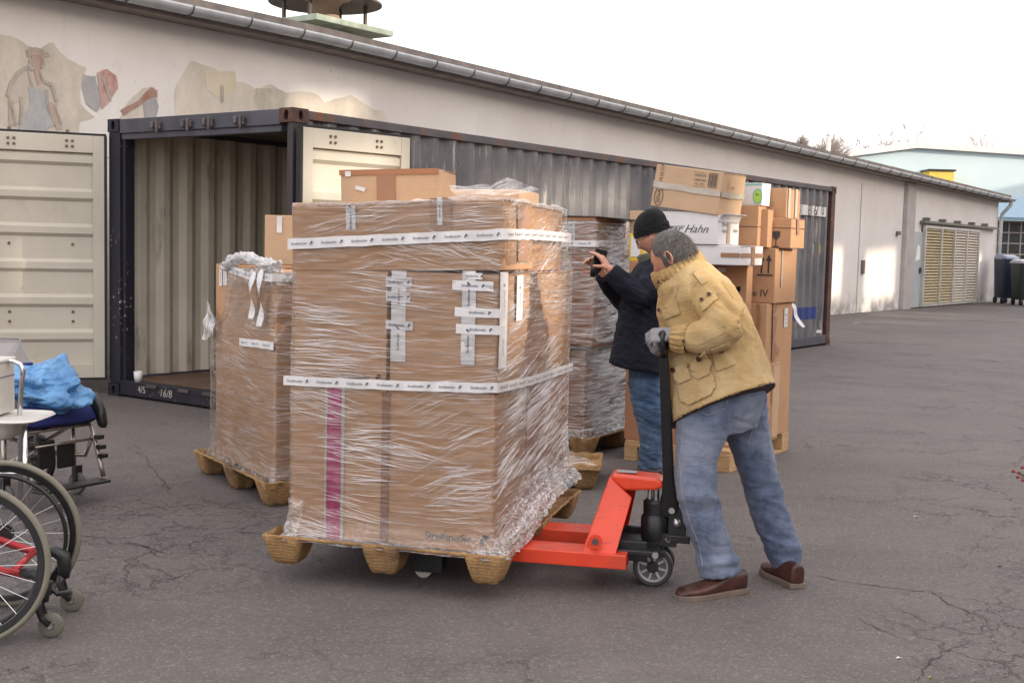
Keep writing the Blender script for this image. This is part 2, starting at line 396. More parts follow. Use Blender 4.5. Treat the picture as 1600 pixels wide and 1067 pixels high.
# long seams in the render near the far end of the container
# ---- mural remains
def blob(mb, pts, y, sub=6, jit=.06, seed=0, m=0):
    rnd = random.Random(seed); out = []
    k = len(pts)
    for i in range(k):
        a, b = V((pts[i][0], 0, pts[i][1])), V((pts[(i + 1) % k][0], 0, pts[(i + 1) % k][1]))
        for j in range(sub):
            q = a.lerp(b, j / sub); out.append((q.x + noise.noise(q * 3 + V((seed, 0, 0))) * jit * 2, y, q.z + noise.noise(q * 3 + V((9, seed, 4))) * jit * 2))
    mb.add(out, [tuple(range(len(out)))], m)
def mm(name, a, b, sc=2.0):
    t = NT(name); f = t.rng(t.noise(sc, 7, .7, sc=(1, 1, .6)), .35, .65); c = t.mix(f, a, b)
    c = t.mix(t.rng(t.noise(7, 6, .7), .6, .75, 0, .5), c, (.5, .46, .42)); t.pr(Base_Color=c, Roughness=.9, Normal=t.bump(t.noise(30, 5), .2, .01)); return t.mat
def mpx(l, v=0.0): return [bs(px, py) for px, py in l]
murals = [
    (mm('mural_ground', (.47, .425, .36), (.66, .60, .52), 2.6), [(-40, 60), (20, 66), (40, 72), (58, 76), (90, 74), (103, 88), (118, 110), (127, 112), (128, 135), (134, 158), (150, 174), (138, 194), (134, 240), (-40, 240)], .003), (mm('mural_plain', (.53, .48, .42), (.65, .60, .53), 2.5), [(186, 186), (196, 164), (205, 153), (222, 134), (240, 134), (248, 142), (246, 190), (230, 200)], .003),
    (mm('mural_ground2', (.50, .455, .385), (.67, .61, .53), 2.0), [(268, 240), (272, 175), (276, 150), (283, 125), (292, 101), (315, 108), (345, 117), (368, 118), (372, 128), (400, 136), (420, 134), (458, 148), (480, 138), (500, 156), (520, 160), (545, 150), (600, 175), (620, 240), (-40, 240)], .003),
    (mm('mural_ochre', (.58, .51, .38), (.64, .58, .47), 5), [(322, 112), (366, 116), (370, 140), (340, 150), (322, 140)], .006),
    (mm('mural_moss', (.38, .35, .28), (.56, .51, .43), 7), [(400, 140), (425, 138), (450, 148), (440, 175), (405, 178), (396, 160)], .006),
    (mm('mural_slate', (.32, .33, .35), (.47, .45, .44), 4), [(128, 114), (150, 116), (158, 160), (150, 172), (134, 158), (127, 135)], .006),
    (mm('mural_red', (.40, .19, .16), (.58, .44, .41), 9), [(152, 116), (166, 108), (179, 118), (182, 142), (170, 162), (158, 170), (154, 140)], .009),
    (mm('mural_rust', (.30, .15, .11), (.42, .29, .25), 6), [(188, 172), (214, 156), (238, 136), (246, 140), (246, 150), (222, 160), (192, 180)], .009),
    (mm('mural_slate2', (.30, .31, .33), (.44, .42, .42), 4), [(222, 152), (240, 146), (247, 165), (240, 186), (224, 182)], .007),
    (mm('mural_skin', (.38, .26, .22), (.48, .37, .31), 6), [(46, 84), (66, 84), (67, 96), (64, 106), (57, 112), (62, 130), (56, 133), (50, 112), (46, 100)], .009),
    (_ml.setdefault('mc', mm('mural_cap', (.40, .27, .22), (.50, .40, .34), 5)), [(43, 82), (50, 75), (64, 79), (76, 85), (66, 87), (46, 92)], .012),
    (mm('mural_shirt', (.56, .50, .44), (.48, .43, .37), 5), [(44, 105), (30, 112), (16, 130), (11, 150), (22, 160), (32, 152), (34, 190), (74, 190), (76, 162), (88, 162), (82, 135), (66, 126), (58, 135)], .007),
    (mm('mural_overall', (.36, .37, .39), (.48, .47, .46), 6), [(43, 136), (56, 137), (66, 140), (72, 140), (72, 168), (86, 196), (60, 206), (30, 206), (32, 180), (44, 165)], .011),
    (_ml.setdefault('ms', mm('mural_arm', (.43, .32, .27), (.51, .42, .36), 5)), [(10, 152), (18, 160), (24, 196), (14, 196)], .009),
    (_ml['ms'], [(76, 162), (85, 163), (95, 196), (86, 200), (78, 180)], .009)]
mur = MB(); mats = []
for k, (mt, pts, off) in enumerate(murals):
    if mt not in mats: mats.append(mt)
    blob(mur, mpx(pts), -off, 6, .07 if len(pts) > 11 and k < 3 else .022, k, mats.index(mt))
ol = mm('mural_line', (.34, .30, .27), (.50, .46, .40), 9); mats.append(ol)
for l_, w_ in (([(45, 104), (30, 112), (17, 130), (11, 151)], .02), ([(66, 126), (80, 134), (88, 160)], .02), ([(32, 152), (33, 175), (31, 195)], .015), ([(44, 105), (45, 120), (50, 136)], .012), ([(62, 112), (66, 126)], .012), ([(44, 90), (44, 83), (52, 76), (64, 79), (76, 86), (66, 88), (67, 98), (64, 107)], .013), ([(47, 93), (47, 101), (50, 110)], .02), ([(72, 140), (73, 168), (86, 195)], .015), ([(16, 160), (24, 195)], .012), ([(85, 164), (95, 194)], .012), ([(160, 122), (172, 158)], .015), ([(346, 134), (347, 160)], .02)):
    q_ = [V((a, 0, b)) for a, b in mpx(l_)]
    for a, b in zip(q_, q_[1:]):
        d_ = (b - a).normalized(); o_ = V((d_.z, 0, -d_.x)) * w_; mur.add([(p.x, -.014, p.z) for p in (a - o_, b - o_, b + o_, a + o_)], [(0, 1, 2, 3)], len(mats) - 1)
mur.build('mural', mats, bld, raw=True)
fade = MB()
# ---- roof ventilator
vx, vy = bs(508, 50, 2.2)[0], 2.2
vz = bs(508, 46, 2.2)[1]
copper = simple('verdigris', (.34, .40, .33), .7, .1, .3, 5); dkc = simple('dark_cowl', (.10, .08, .07), .6, .3, .3, 5)
vn = MB(); s_ = .82
vn.box(-s_, s_, -s_ * .8, s_ * .8, -.045, .045, 0); vo = vn.build('roof_ventilator', copper, bld, bevel=.01, M=Matrix.Translation((vx, vy, vz)))
q = MB(); q.lathe([(.40, -.6), (.40, -.045)], n=28); q.build('base_duct', copper, vo, auto=40)
q = MB(); q.lathe([(.42, .045), (.36, .12), (.22, .16), (.20, .34), (.30, .44), (.42, .46)], n=28); q.build('throat', simple('rusty_throat', (.42, .31, .24), .7, .1), vo, smooth=True)
q = MB(); q.lathe([(.05, .62), (.55, .50), (.86, .40), (.86, .37), (.5, .44), (.05, .5)], n=40); q.build('cowl', dkc, vo, auto=40)
q = MB(); q.lathe([(.0, .95), (.5, .92), (.54, .85), (.54, .62)], n=28); q.build('cowl_cap', dkc, vo, auto=40)
for a in (30, 150, 210, 330):
    q = MB(); c_, s2 = .68 * math.cos(R(a)), .55 * math.sin(R(a)); q.box(c_ - .025, c_ + .025, s2 - .02, s2 + .02, .045, .42); q.build('strut', dkc, vo)
# ---- things on the roof, far off
cx_, cz_ = bs(1252, 190, 6)
ch = MB(); a = BM @ V((bs(1295, 210, 7)[0], 7, 0)); zc = bs(1295, 212, 7)[1]
ch.cyl((a.x, a.y, zc - 1.0), (a.x, a.y, zc), .09, .09, 12); ch.cyl((a.x, a.y, zc), (a.x, a.y, zc + .05), .13, .13, 12)
o = ch.build('flue_pipe', simple('pale_flue', (.75, .72, .68), .5, .3)); tag(o, 'short pale flue pipe standing up from the far roof ridge', 'flue pipe')
an = MB(); a = BM @ V((bs(1257, 200, 8)[0], 8, 0)); z1 = bs(1257, 178, 8)[1]
an.cyl((a.x, a.y, 4.0), (a.x, a.y, z1), .012, .01, 6)
for k, l in enumerate((.25, .2, .15)): an.cyl((a.x - l, a.y, z1 - .05 - k * .12), (a.x + l, a.y, z1 - .05 - k * .12), .006, .006, 5)
o = an.build('aerial', simple('dull_steel', (.16, .15, .14))); tag(o, 'thin television aerial mast above the white roof', 'aerial')

# ================================================================ shipping container
CF = Frame((-1.8357, 9.9783), .9507)
CL, CW, CH = 12.192, 2.438, 2.591
def m_contgrey(name='container_grey', c1=(.095, .095, .108), c2=(.175, .17, .175)):
    t = NT(name)
    b = t.mix(t.rng(t.noise(1.5, 6, .6), .35, .65), c1, c2)
    pale_streaks = t.math('MULTIPLY', t.rng(t.noise(6, 5, .7, sc=(4, 4, .30)), .56, .66), t.rng(t.noise(1.1, 3), .46, .64))  # pale cream streaks stretched vertically, gathered in random areas
    b = t.mix(t.math('MULTIPLY', pale_streaks, .9), b, (.62, .57, .50))
    rust = t.math('MULTIPLY', t.rng(t.noise(9, 6, .7), .62, .7), t.rng(t.noise(1.3, 2), .5, .6))
    b = t.mix(rust, b, (.16, .06, .03))
    t.pr(Base_Color=b, Roughness=t.rng(t.noise(8, 4), .3, .7, .26, .42), Normal=t.bump(t.noise(22, 5), .10, .01)); return t.mat
cgrey = m_contgrey()
def m_dark(name, base, chip, rust=(.13, .045, .022), amt=.66, th=.62):
    t = NT(name)
    b = t.mix(t.rng(t.noise(3, 5), .35, .65), base, tuple(x * 1.5 for x in base))
    b = t.mix(t.math('MULTIPLY', t.rng(t.noise(26, 5, .7), amt, amt + .05), t.rng(t.noise(1.6, 2), .45, .6)), b, chip)
    b = t.mix(t.rng(t.noise(5, 6, .7), th, th + .1), b, rust)
    t.pr(Base_Color=b, Roughness=.55, Normal=t.bump(t.noise(40, 5), .2, .006)); return t.mat
dblue = m_dark('dark_blue_frame', (.010, .010, .018), (.55, .50, .45), amt=.61, th=.70)
dgrey = m_dark('slate_beam', (.055, .055, .07), (.25, .25, .27), amt=.7, th=.66)
rusty = m_dark('rusty_casting', (.05, .022, .018), (.25, .2, .18), (.15, .05, .025), .68, .5)
def m_cream():
    t = NT('cream_paint'); b = t.mix(t.rng(t.noise(.9, 5, .6), .35, .65), (.48, .445, .37), (.58, .54, .455))
    b = t.mix(t.rng(t.noise(3, 6, .7, sc=(1, 1, .5)), .6, .78, 0, .5), b, (.36, .29, .2))
    b = t.mix(t.math('MULTIPLY', t.rng(t.noise(16, 6, .7), .66, .7), t.rng(t.noise(1.2, 2), .5, .6)), b, (.12, .08, .05))
    t.pr(Base_Color=b, Roughness=.5, Normal=t.bump(t.noise(12, 4), .08, .01)); return t.mat
cream = m_cream()
def m_inside():
    t = NT('cream_inside'); b = t.mix(t.rng(t.noise(1.2, 5, .6), .35, .65), (.58, .53, .43), (.70, .64, .53))
    b = t.mix(t.rng(t.noise(4, 7, .75, sc=(1.5, 1.5, .3)), .55, .72, 0, .7), b, (.16, .13, .09))
    b = t.mix(t.rng(t.noise(9, 6, .7), .68, .74), b, (.06, .045, .035))
    t.pr(Base_Color=b, Roughness=.6, Normal=t.bump(t.noise(15, 4), .1, .01)); return t.mat
cin = m_inside()
cont = thing('shipping_container', 'open dark grey forty foot shipping container with cream interior beside the white building', 'shipping container', M=CF.M)
# local: x along length, y across (0 = yard side), z up
def corr(length, period=.278, depth=.036, x0=0.0):
    pts = []; x = x0; ft = .07; sl_ = (period - 2 * ft) / 2
    while x < x0 + length - 1e-6:
        pts += [(x, 0), (x + ft, 0), (x + ft + sl_, depth), (x + 2 * ft + sl_, depth)]; x += period
    pts = [p for p in pts if p[0] <= x0 + length]; pts.append((x0 + length, pts[-1][1])); return pts
def corr_panel(prof, z0, z1, y, flip=1, nz=1):
    mb = MB(); vs = []; k = len(prof)
    for j in range(nz + 1):
        vs += [(px, y + flip * d, z0 + (z1 - z0) * j / nz) for px, d in prof]
    fs = [(j * k + i, j * k + i + 1, (j + 1) * k + i + 1, (j + 1) * k + i) for j in range(nz) for i in range(k - 1)]
    return mb.add(vs, fs)
prof = corr(CL - .34, x0=.17)
def two_skin(name, prof, z0, z1, y, flip, mo, mi):      # thin steel sheet, outside paint and inside paint
    a = corr_panel(prof, z0, z1, y, flip); a.build(name, mo, cont, raw=True)
    b = corr_panel(prof, z0, z1, y + flip * .004, flip); b.build(name, mi, cont, raw=True)
two_skin('side_panel', prof, .17, CH - .08, .02, 1, cgrey, cin)
two_skin('side_panel', prof, .17, CH - .08, CW - .02, -1, cgrey, cin)
f = MB()
f.box(.16, CL - .16, .0, .06, CH - .085, CH - .01); f.build('top_rail', m_dark('worn_rail', (.07, .065, .07), (.4, .36, .3), (.17, .07, .035), .6, .52), cont, bevel=.006)
f = MB(); f.box(.16, CL - .16, CW - .06, CW, CH - .085, CH - .01); f.build('top_rail', dgrey, cont)
for y0 in (0, CW - .05):
    f = MB(); f.box(.17, CL - .17, y0, y0 + .05, .03, .17); f.build('bottom_rail', dgrey, cont, bevel=.006)
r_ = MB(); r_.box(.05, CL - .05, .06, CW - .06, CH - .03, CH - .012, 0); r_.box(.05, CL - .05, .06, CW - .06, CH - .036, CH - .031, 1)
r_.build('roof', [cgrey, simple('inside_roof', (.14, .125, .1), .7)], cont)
def m_floor():
    t = NT('container_floor'); b = t.mix(t.rng(t.noise(3, 6, .65, sc=(.3, 3, 1)), .35, .65), (.10, .055, .035), (.17, .10, .065))
    t.pr(Base_Color=b, Roughness=.55, Normal=t.bump(t.noise(20, 4, sc=(.2, 3, 1)), .2, .01)); return t.mat
f = MB(); f.box(.12, CL - .1, .05, CW - .05, .12, .15); f.build('floor', m_floor(), cont)
f = MB()
bp = corr(CW - .3, .25, .04, .15)
for i in range(len(bp) - 1): f.add([(CL - .05 + bp[i][1], bp[i][0], .15), (CL - .05 + bp[i + 1][1], bp[i + 1][0], .15), (CL - .05 + bp[i + 1][1], bp[i + 1][0], CH - .1), (CL - .05 + bp[i][1], bp[i][0], CH - .1)], [(0, 1, 2, 3)])
f.build('end_wall', cin, cont)
# posts, header, sill
f = MB(); f.box(0, .16, 0, .055, .12, CH - .12); f.box(.03, .12, .055, .10, .12, CH - .12); f.build('corner_post', m_dark('dark_rusty_post', (.03, .024, .028), (.3, .27, .25), (.12, .045, .028), .7, .58), cont, bevel=.006)
f = MB(); f.box(0, .16, CW - .16, CW, .12, CH - .12); f.box(.03, .14, CW - .20, CW - .16, .12, CH - .12); f.build('corner_post', dblue, cont, bevel=.006)
for y0, y1 in ((0, .07), (CW - .07, CW)):
    f = MB(); f.box(CL - .16, CL, y0, y1, .12, CH - .12); f.build('corner_post', rusty if y0 == 0 else dgrey, cont, bevel=.006)
f = MB(); f.box(0, .12, .16, CW - .16, CH - .135, CH - .005); f.box(.02, .1, .16, CW - .16, CH - .19, CH - .135); hd = f.build('door_header', dgrey, cont, bevel=.006)
for y in (.62, 1.02, 1.3, 1.72):
    f = MB(); f.box(-.035, 0, y - .06, y + .06, CH - .12, CH - .06); f.cyl((-.04, y - .03, CH - .15), (-.04, y - .03, CH - .04), .014, n=8); f.cyl((-.04, y + .03, CH - .11), (-.04, y + .03, CH - .05), .022, n=8)
    f.build('cam_keeper', simple('worn_steel', (.13, .11, .11), .5, .6, .4, 20), hd, bevel=.004)
f = MB(); f.box(0, .12, .16, CW - .16, .02, .155); sill = f.build('door_sill', dblue, cont, bevel=.006)
chalk = simple('chalk', (.45, .42, .36), .95)
f = MB(); MS = plane_M((-.003, 0, .09), (0, -1, 0), (0, 0, 1))
def sill_y(px, py): return CF.on_u(px, py, 0)[0]
put_text(f, '16/8', plane_M((-.003, sill_y(259, 614), .085), (0, -1, 0), (0, 0, 1)), .10, .15); put_text(f, '4/5', plane_M((-.003, sill_y(222, 610), .09), (0, -1, 0), (0, 0, 1)), .09, -.1)
f.build('chalk_marks', chalk, sill)
for y in (.62, 1.02, 1.35, 1.8):
    f = MB(); f.box(-.02, 0, y - .07, y + .07, .12, .15); f.build('sill_keeper', simple('worn_steel', ()), sill, bevel=.004)
def casting(x, y, z, name='corner_casting'):
    """block with oval apertures in its outer faces"""
    hx, hy, hz = .178, .162, .118; mb = MB()
    def face(M, w, h, ow, oh, depth=.03):
        n = 24; out = []; inn = []; deep = []
        for i in range(n):
            a = 2 * math.pi * (i + .5) / n; c_, s_ = math.cos(a), math.sin(a); k = 1 / max(abs(c_), abs(s_))
            out.append((c_ * k * w / 2, s_ * k * h / 2, 0)); inn.append((ow / 2 * c_, oh / 2 * s_, 0)); deep.append((ow / 2 * c_, oh / 2 * s_, -depth))
        out += [(sx * w / 2, sy * h / 2, 0) for sx, sy in ((1, 1), (-1, 1), (-1, -1), (1, -1))]
        fs = [(i, (i + 1) % n, 28 + (i + 1) % n, 28 + i) for i in range(n)]
        fs += [(28 + i, 28 + (i + 1) % n, 52 + (i + 1) % n, 52 + i) for i in range(n)]
        for c_i, (a, b) in enumerate(((2, 3), (8, 9), (14, 15), (20, 21))): fs.append((a, b, 24 + c_i))
        mb.add(out + inn + deep, fs, 0, M); mb.add(deep, [tuple(range(n))], 1, M)
    face(plane_M((x, y + hy / 2, z + hz / 2), (0, -1, 0), (0, 0, 1)), hy, hz, .055, .085)
    yo = y if y < 1 else y + hy
    face(plane_M((x + hx / 2, yo, z + hz / 2), (1, 0, 0) if y < 1 else (-1, 0, 0), (0, 0, 1)), hx, hz, .05, .08)
    mb.box(x + .0005, x + hx, y + .0005, y + hy - .0005, z, z + hz, 0) if False else None
    mb.add([(x, y, z), (x + hx, y, z), (x + hx, y + hy, z), (x, y + hy, z)], [(0, 1, 2, 3)], 0)
    mb.add([(x, y, z + hz), (x + hx, y, z + hz), (x + hx, y + hy, z + hz), (x, y + hy, z + hz)], [(0, 1, 2, 3)], 0)
    mb.add([(x + hx, y, z), (x + hx, y + hy, z), (x + hx, y + hy, z + hz), (x + hx, y, z + hz)], [(0, 1, 2, 3)], 0)
    yi = y + hy if y < 1 else y
    mb.add([(x, yi, z), (x + hx, yi, z), (x + hx, yi, z + hz), (x, yi, z + hz)], [(0, 1, 2, 3)], 0)
    return mb
blk = simple('hole_shade_black', (.008, .007, .007), .9)  # flat black paints the shade inside apertures and holes
for (x, y, z, mt) in ((-.008, -.008, CH - .118, rusty), (-.008, CW - .154, CH - .118, dblue), (-.008, -.008, 0, rusty), (-.008, CW - .154, 0, dblue),
                      (CL - .17, -.008, CH - .118, rusty), (CL - .17, -.008, 0, rusty), (CL - .17, CW - .154, CH - .118, rusty), (CL - .17, CW - .154, 0, rusty)):
    casting(x, y, z).build('corner_casting', [mt, blk], cont)
# painted number and marks near the far end of the long side
white_p = simple('white_marking', (.72, .70, .66), .6, 0, .1, 6)
def prof_y(x):
    for (a, ya), (b, yb) in zip(prof, prof[1:]):
        if a <= x <= b: return ya + (yb - ya) * (x - a) / max(b - a, 1e-9)
    return 0
def side_decal(mb, x0, x1, z0, z1, off=.004, m=0):
    xs = sorted([x0, x1] + [p[0] for p in prof if x0 < p[0] < x1])
    vs = []
    for x in xs: vs += [(x, .02 + prof_y(x) - off, z0), (x, .02 + prof_y(x) - off, z1)]
    mb.add(vs, [(2 * i, 2 * i + 2, 2 * i + 3, 2 * i + 1) for i in range(len(xs) - 1)], m)
def side_text(mb, s, x, z, size, off=.042, m=0):
    vs, fs = text_geo(s); mb.add([(x + a * size, .003, z + b * size) for a, b, c in vs], fs, m)
def sx(px, py): return CF.on_v(px, py)
for (a, b, t, bt) in ((1272, 1275.5, 382, 397), (1280.5, 1285, 516, 520), (1245, 1253, 319, 336), (1255, 1291, 320, 339)):
    mk = MB(); x0, z1 = sx(a, t); x1, z0 = sx(b, bt)
    if a in (1245, 1255): mk.box(x0, x1, .006, .018, z0, z1)
    else: side_decal(mk, x0, x1, z0, z1)
    mo = mk.build('number_plate' if a in (1245, 1255) else 'white_sticker', white_p, cont)
mk = MB(); x0, z1 = sx(1282, 382); x1, z0 = sx(1286, 397); side_decal(mk, x0, x1, z0, z1); mk.build('yellow_sticker', simple('sticker_yellow', (.65, .45, .08), .6), cont)
mk = MB(); x0, z1 = sx(1236, 482); x1, z0 = sx(1277, 498); side_decal(mk, x0, x1, z0, z1); mk.build('blue_stripe', simple('stripe_blue', (.03, .05, .2), .5), cont)
mk = MB()
for s, px in (('U', 1249), ('8', 1265), ('1', 1268.5), ('6', 1274.5), ('7', 1277.5), ('0', 1286)):
    x_, z_ = sx(px, 329.5); side_text(mk, s, x_, z_, .24 if s != '1' else .22)
mk.build('painted_number', simple('number_ink', (.05, .035, .03), .7), mo, raw=True)
# doors
def container_door(parent_M, label, flip=1):
    """door leaf: x from hinge outwards, inner (cream) face towards -y"""
    o = MB(); Wd, z0, z1 = 1.16, .17, 2.43; fr = .10
    o.box(.0, fr, -.03, .03, z0, z1); o.box(Wd - fr, Wd, -.03, .03, z0, z1); o.box(fr, Wd - fr, -.028, .028, z0, z0 + .13); o.box(fr, Wd - fr, -.028, .028, z1 - .16, z1)
    ob = o.build('door', cream, cont, bevel=.004, M=parent_M); tag(ob, label)
    # horizontally corrugated inner sheet
    pz = [z0 + .13]; py = [.02]; zs = np.linspace(z0 + .13, z1 - .16, 7)
    pts = []
    for k in range(6):
        a, b = zs[k], zs[k + 1]; h_ = b - a
        pts += [(a, .018), (a + h_ * .62, .018), (a + h_ * .72, -.012), (a + h_ * .9, -.012)]
    pts.append((zs[-1], .018)); vs = []
    for z, y in pts: vs += [(fr, y, z), (Wd - fr, y, z)]
    s = MB(); s.add(vs, [(2 * i, 2 * i + 1, 2 * i + 3, 2 * i + 2) for i in range(len(pts) - 1)]); s.build('corrugated_sheet', cream, ob, raw=True)
    s = MB()
    for zz in (z1 - .055, z1 - .105, z0 + .62, z0 + .53, z0 + .1, z0 + 1.25):
        for xx in (.28, .33, .78, .83) if zz > 2 else ((.28, .83) if zz > .4 else (.3, .36, .8, .86)):
            yy = -.028 if (zz > 2.2 or zz < .3) else .018
            s.cyl((xx, yy + .001, zz), (xx, yy - .012, zz), .014, .011, 10)
    s.build('rivets', simple('rivet', (.16, .11, .07), .5, .5), ob); ob.children[-1]['kind'] = 'stuff'
    s = MB(); s.box(-.02, Wd + .015, -.018, .018, z1 + .002, z1 + .022); s.box(Wd + .001, Wd + .02, -.018, .018, z0, z1); s.box(-.025, -.001, -.03, .03, z0, z1); s.box(-.02, Wd + .015, -.018, .018, z0 - .022, z0 - .001)
    s.build('gasket', simple('rubber_black', (.012, .012, .014), .6), ob)
    s = MB()
    for xx in (.32, .82):
        s.cyl((xx, .06, z0 - .05), (xx, .06, z1 + .05), .017, n=10)
    s.box(.03, Wd - .03, .029, .034, z0 + .02, z1 - .02); s.build('outer_skin_and_bars', cgrey, ob)
    return ob
hl = V((-.02, CW - .02, 0))
aL = math.atan2(-.37, -.93) - CF.a
container_door(Matrix.Translation((-.03, CW + .03, 0)) @ Matrix.Rotation(aL, 4, 'Z') @ Matrix.Scale(-1, 4, (0, 1, 0)), 'cream inner side of the open door swung towards the yard')
aR = math.atan2(.725, .69) - CF.a
container_door(Matrix.Translation((.02, -.075, 0)) @ Matrix.Rotation(aR, 4, 'Z'), 'cream door folded back along the long side')
# small white cup on the container floor
c = MB(); pc = CF.P(.05, CF.on_u(209, 583)[0], .155); c.lathe([(.0, 0), (.034, 0), (.042, .095), (.040, .095), (.032, .006), (.0, .006)], (0, 0, 0), n=20)
c.build('cup', simple('white_plastic', (.75, .74, .72), .4), smooth=True, M=Matrix.Translation(pc)); tag(bpy.data.objects['cup'], 'small white cup on the container sill beside the dark post', 'cup')

# ================================================================ far background
def m_far(name, c1, c2): return simple(name, c1, .8, 0, .04, .4)
HY = 85.0
hall = thing('blue_hall', 'pale blue industrial hall with low gable beyond the yard', 'building')
bp_ = [W(1290, 250, HY), W(1431, 232, HY), W(1640, 246, HY)]
m_ = MB(); zb = -.1
pts = [(W(1290, 300, HY).x, zb), (W(1800, 300, HY).x, zb), (W(1800, 256, HY).x, W(1800, 256, HY).z), (bp_[1].x, bp_[1].z), (bp_[0].x, bp_[0].z)]
m_.add([(x, HY, z) for x, z in pts] + [(x, HY + 40, z) for x, z in pts], [(0, 1, 2, 3, 4), (5, 9, 8, 7, 6), (0, 5, 6, 1), (2, 7, 8, 3), (3, 8, 9, 4), (1, 6, 7, 2), (4, 9, 5, 0)])
m_.build('wall', m_far('hall_blue', (.55, .68, .73), None), hall, raw=True)
m_ = MB(); th = .42
def strip(a, b, th, y0, y1): m_.add([(a.x, y0, a.z), (b.x, y0, b.z), (b.x, y0, b.z + th), (a.x, y0, a.z + th), (a.x, y1, a.z), (b.x, y1, b.z), (b.x, y1, b.z + th), (a.x, y1, a.z + th)], [(0, 1, 2, 3), (4, 7, 6, 5), (0, 4, 5, 1), (3, 2, 6, 7), (1, 5, 6, 2), (0, 3, 7, 4)])
strip(bp_[0], bp_[1], th, HY - .4, HY + 41); strip(bp_[1], W(1800, 256, HY), th, HY - .4, HY + 41)
m_.build('roof', m_far('hall_trim', (.72, .70, .68), None), hall)
m_ = MB(); a, b = W(1448, 268, HY - 1), W(1485, 290, HY - 1); m_.box(a.x, b.x, HY - 1.6, HY - .003, b.z - 1.0, a.z)
yb = m_.build('yellow_bay', simple('bay_yellow', (.72, .52, .10), .7), hall); m_ = MB(); m_.box(a.x - .1, b.x + .1, HY - 1.7, HY, a.z + .003, a.z + .12); m_.build('bay_cover', simple('dark_metal', ()), yb)
# low shed with glazed lattice wall
SY = 62.0
shed = thing('glazed_shed', 'low shed with dark glazed grid wall and blue roof beyond the downpipe', 'building')
a, b = W(1557, 345, SY), W(1800, 400, SY); zt = W(1580, 345, SY).z
m_ = MB(); m_.box(a.x, b.x, SY, SY + 12, 1.1, zt); m_.build('glazing', simple('dark_glass', (.05, .055, .06), .25, 0, .3, 1.0), shed)
m_ = MB(); m_.box(a.x - .05, b.x, SY - .05, SY + 12, 0, 1.1); m_.build('plinth', simple('plinth', (.33, .33, .33), .85), shed)
m_ = MB(); x = a.x
while x < b.x: m_.box(x, x + .06, SY - .06, SY - .003, 1.1, zt); x += .62
z = 1.1
while z < zt: m_.box(a.x, b.x, SY - .055, SY - .004, z, z + .06); z += .55
m_.build('glazing_bars', simple('bar_grey', (.34, .31, .28), .7), shed)
m_ = MB(); m_.add([(a.x - .6, SY - .8, zt), (b.x, SY - .8, zt), (b.x, SY + 12, zt + 1.7), (a.x - .6, SY + 12, zt + 1.7), (a.x - .6, SY - .8, zt + .15), (b.x, SY - .8, zt + .15), (b.x, SY + 12, zt + 1.85), (a.x - .6, SY + 12, zt + 1.85)], [(0, 3, 2, 1), (4, 5, 6, 7), (0, 1, 5, 4), (1, 2, 6, 5), (2, 3, 7, 6), (3, 0, 4, 7)])
m_.build('roof', simple('shed_roof', (.16, .27, .36), .6), shed)
# bare trees
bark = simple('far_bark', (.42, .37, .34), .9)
def bare_tree(base, h, seed, label, spread=.55, dens=6, th=.014):
    rnd = random.Random(seed); mb = MB(); mc = MB()
    def grow(p, d, L, r, lvl, tgt):
        q = p; dd = d; n = 3; pts = [p]
        for k in range(n):
            dd = (dd + V((rnd.uniform(-1, 1), rnd.uniform(-1, 1), rnd.uniform(-.4, .9))) * .16).normalized(); q = q + dd * L / n; pts.append(q)
        tgt.tube(pts, [r * (1 - .15 * k) for k in range(4)], 4 if lvl > 0 else 8, caps=False)
        if lvl >= 5 or L < .2: return
        for k in range(rnd.choice((2, 3, 3, 4)) if lvl else dens):
            s = pts[rnd.choice((2, 3)) if lvl else rnd.choice((1, 2, 3))]
            nd = (dd + V((rnd.uniform(-1, 1), rnd.uniform(-1, 1), rnd.uniform(-.3, .8))) * (spread + lvl * .06)).normalized()
            grow(s, nd, L * rnd.uniform(.55, .8), max(r * .55, th), lvl + 1, mc)
    grow(V((0, 0, 0)), V((0, 0, 1)), h * .33, h * .02, 0, mb)
    t_ = thing('bare_tree', label, 'tree', base); mb.build('trunk', bark, t_); mc.build('crown', bark, t_)
def shrubby_crown(px0, px1, ptop, pbase, Y, label, seed, n=420, mat=None):
    a, b = W(px0, pbase, Y), W(px1, pbase, Y); c = (a + b) / 2; zt = W((px0 + px1) / 2, ptop, Y).z; rnd = random.Random(seed); rx = (b.x - a.x) / 2; z0 = zt - rx * 1.5
    t_ = thing('bare_tree', label, 'tree', (c.x, Y, 0)); m = MB(); m.tube([(0, 0, 0), (.1, 0, z0 * .5), (0, 0, z0 + .3)], [.28, .2, .14], 8); m.build('trunk', mat, t_); m = MB()
    for k in range(n):
        th = rnd.uniform(0, 6.283); el = math.asin(rnd.uniform(.05, 1)); d = V((math.cos(th) * math.cos(el), math.sin(th) * math.cos(el), math.sin(el))); L = rnd.uniform(.45, 1.0)
        e = V((d.x * rx * L, d.y * rx * L, d.z * (zt - z0) * L)); s = V((0, 0, z0)) + e * rnd.uniform(0, .35); mid = (s + V((0, 0, z0)) + e) / 2 + V((rnd.uniform(-1, 1), rnd.uniform(-1, 1), rnd.uniform(-.3, 1))) * rx * .07
        m.tube([s, mid, V((0, 0, z0)) + e], [.03, .018, .009], 4, caps=False)
        for q in range(3): p = mid.lerp(V((0, 0, z0)) + e, rnd.random()); m.tube([p, p + (d + V((rnd.uniform(-1, 1), rnd.uniform(-1, 1), rnd.uniform(-.4, 1))) * .8) * rx * .22], [.012, .006], 3, caps=False)
    m.build('crown', mat, t_)
def tree_at(px, ptop, Y, *a, **k):
    top = W(px, ptop, Y); bare_tree((top.x, Y, 0), top.z * 1.12, *a, **k)
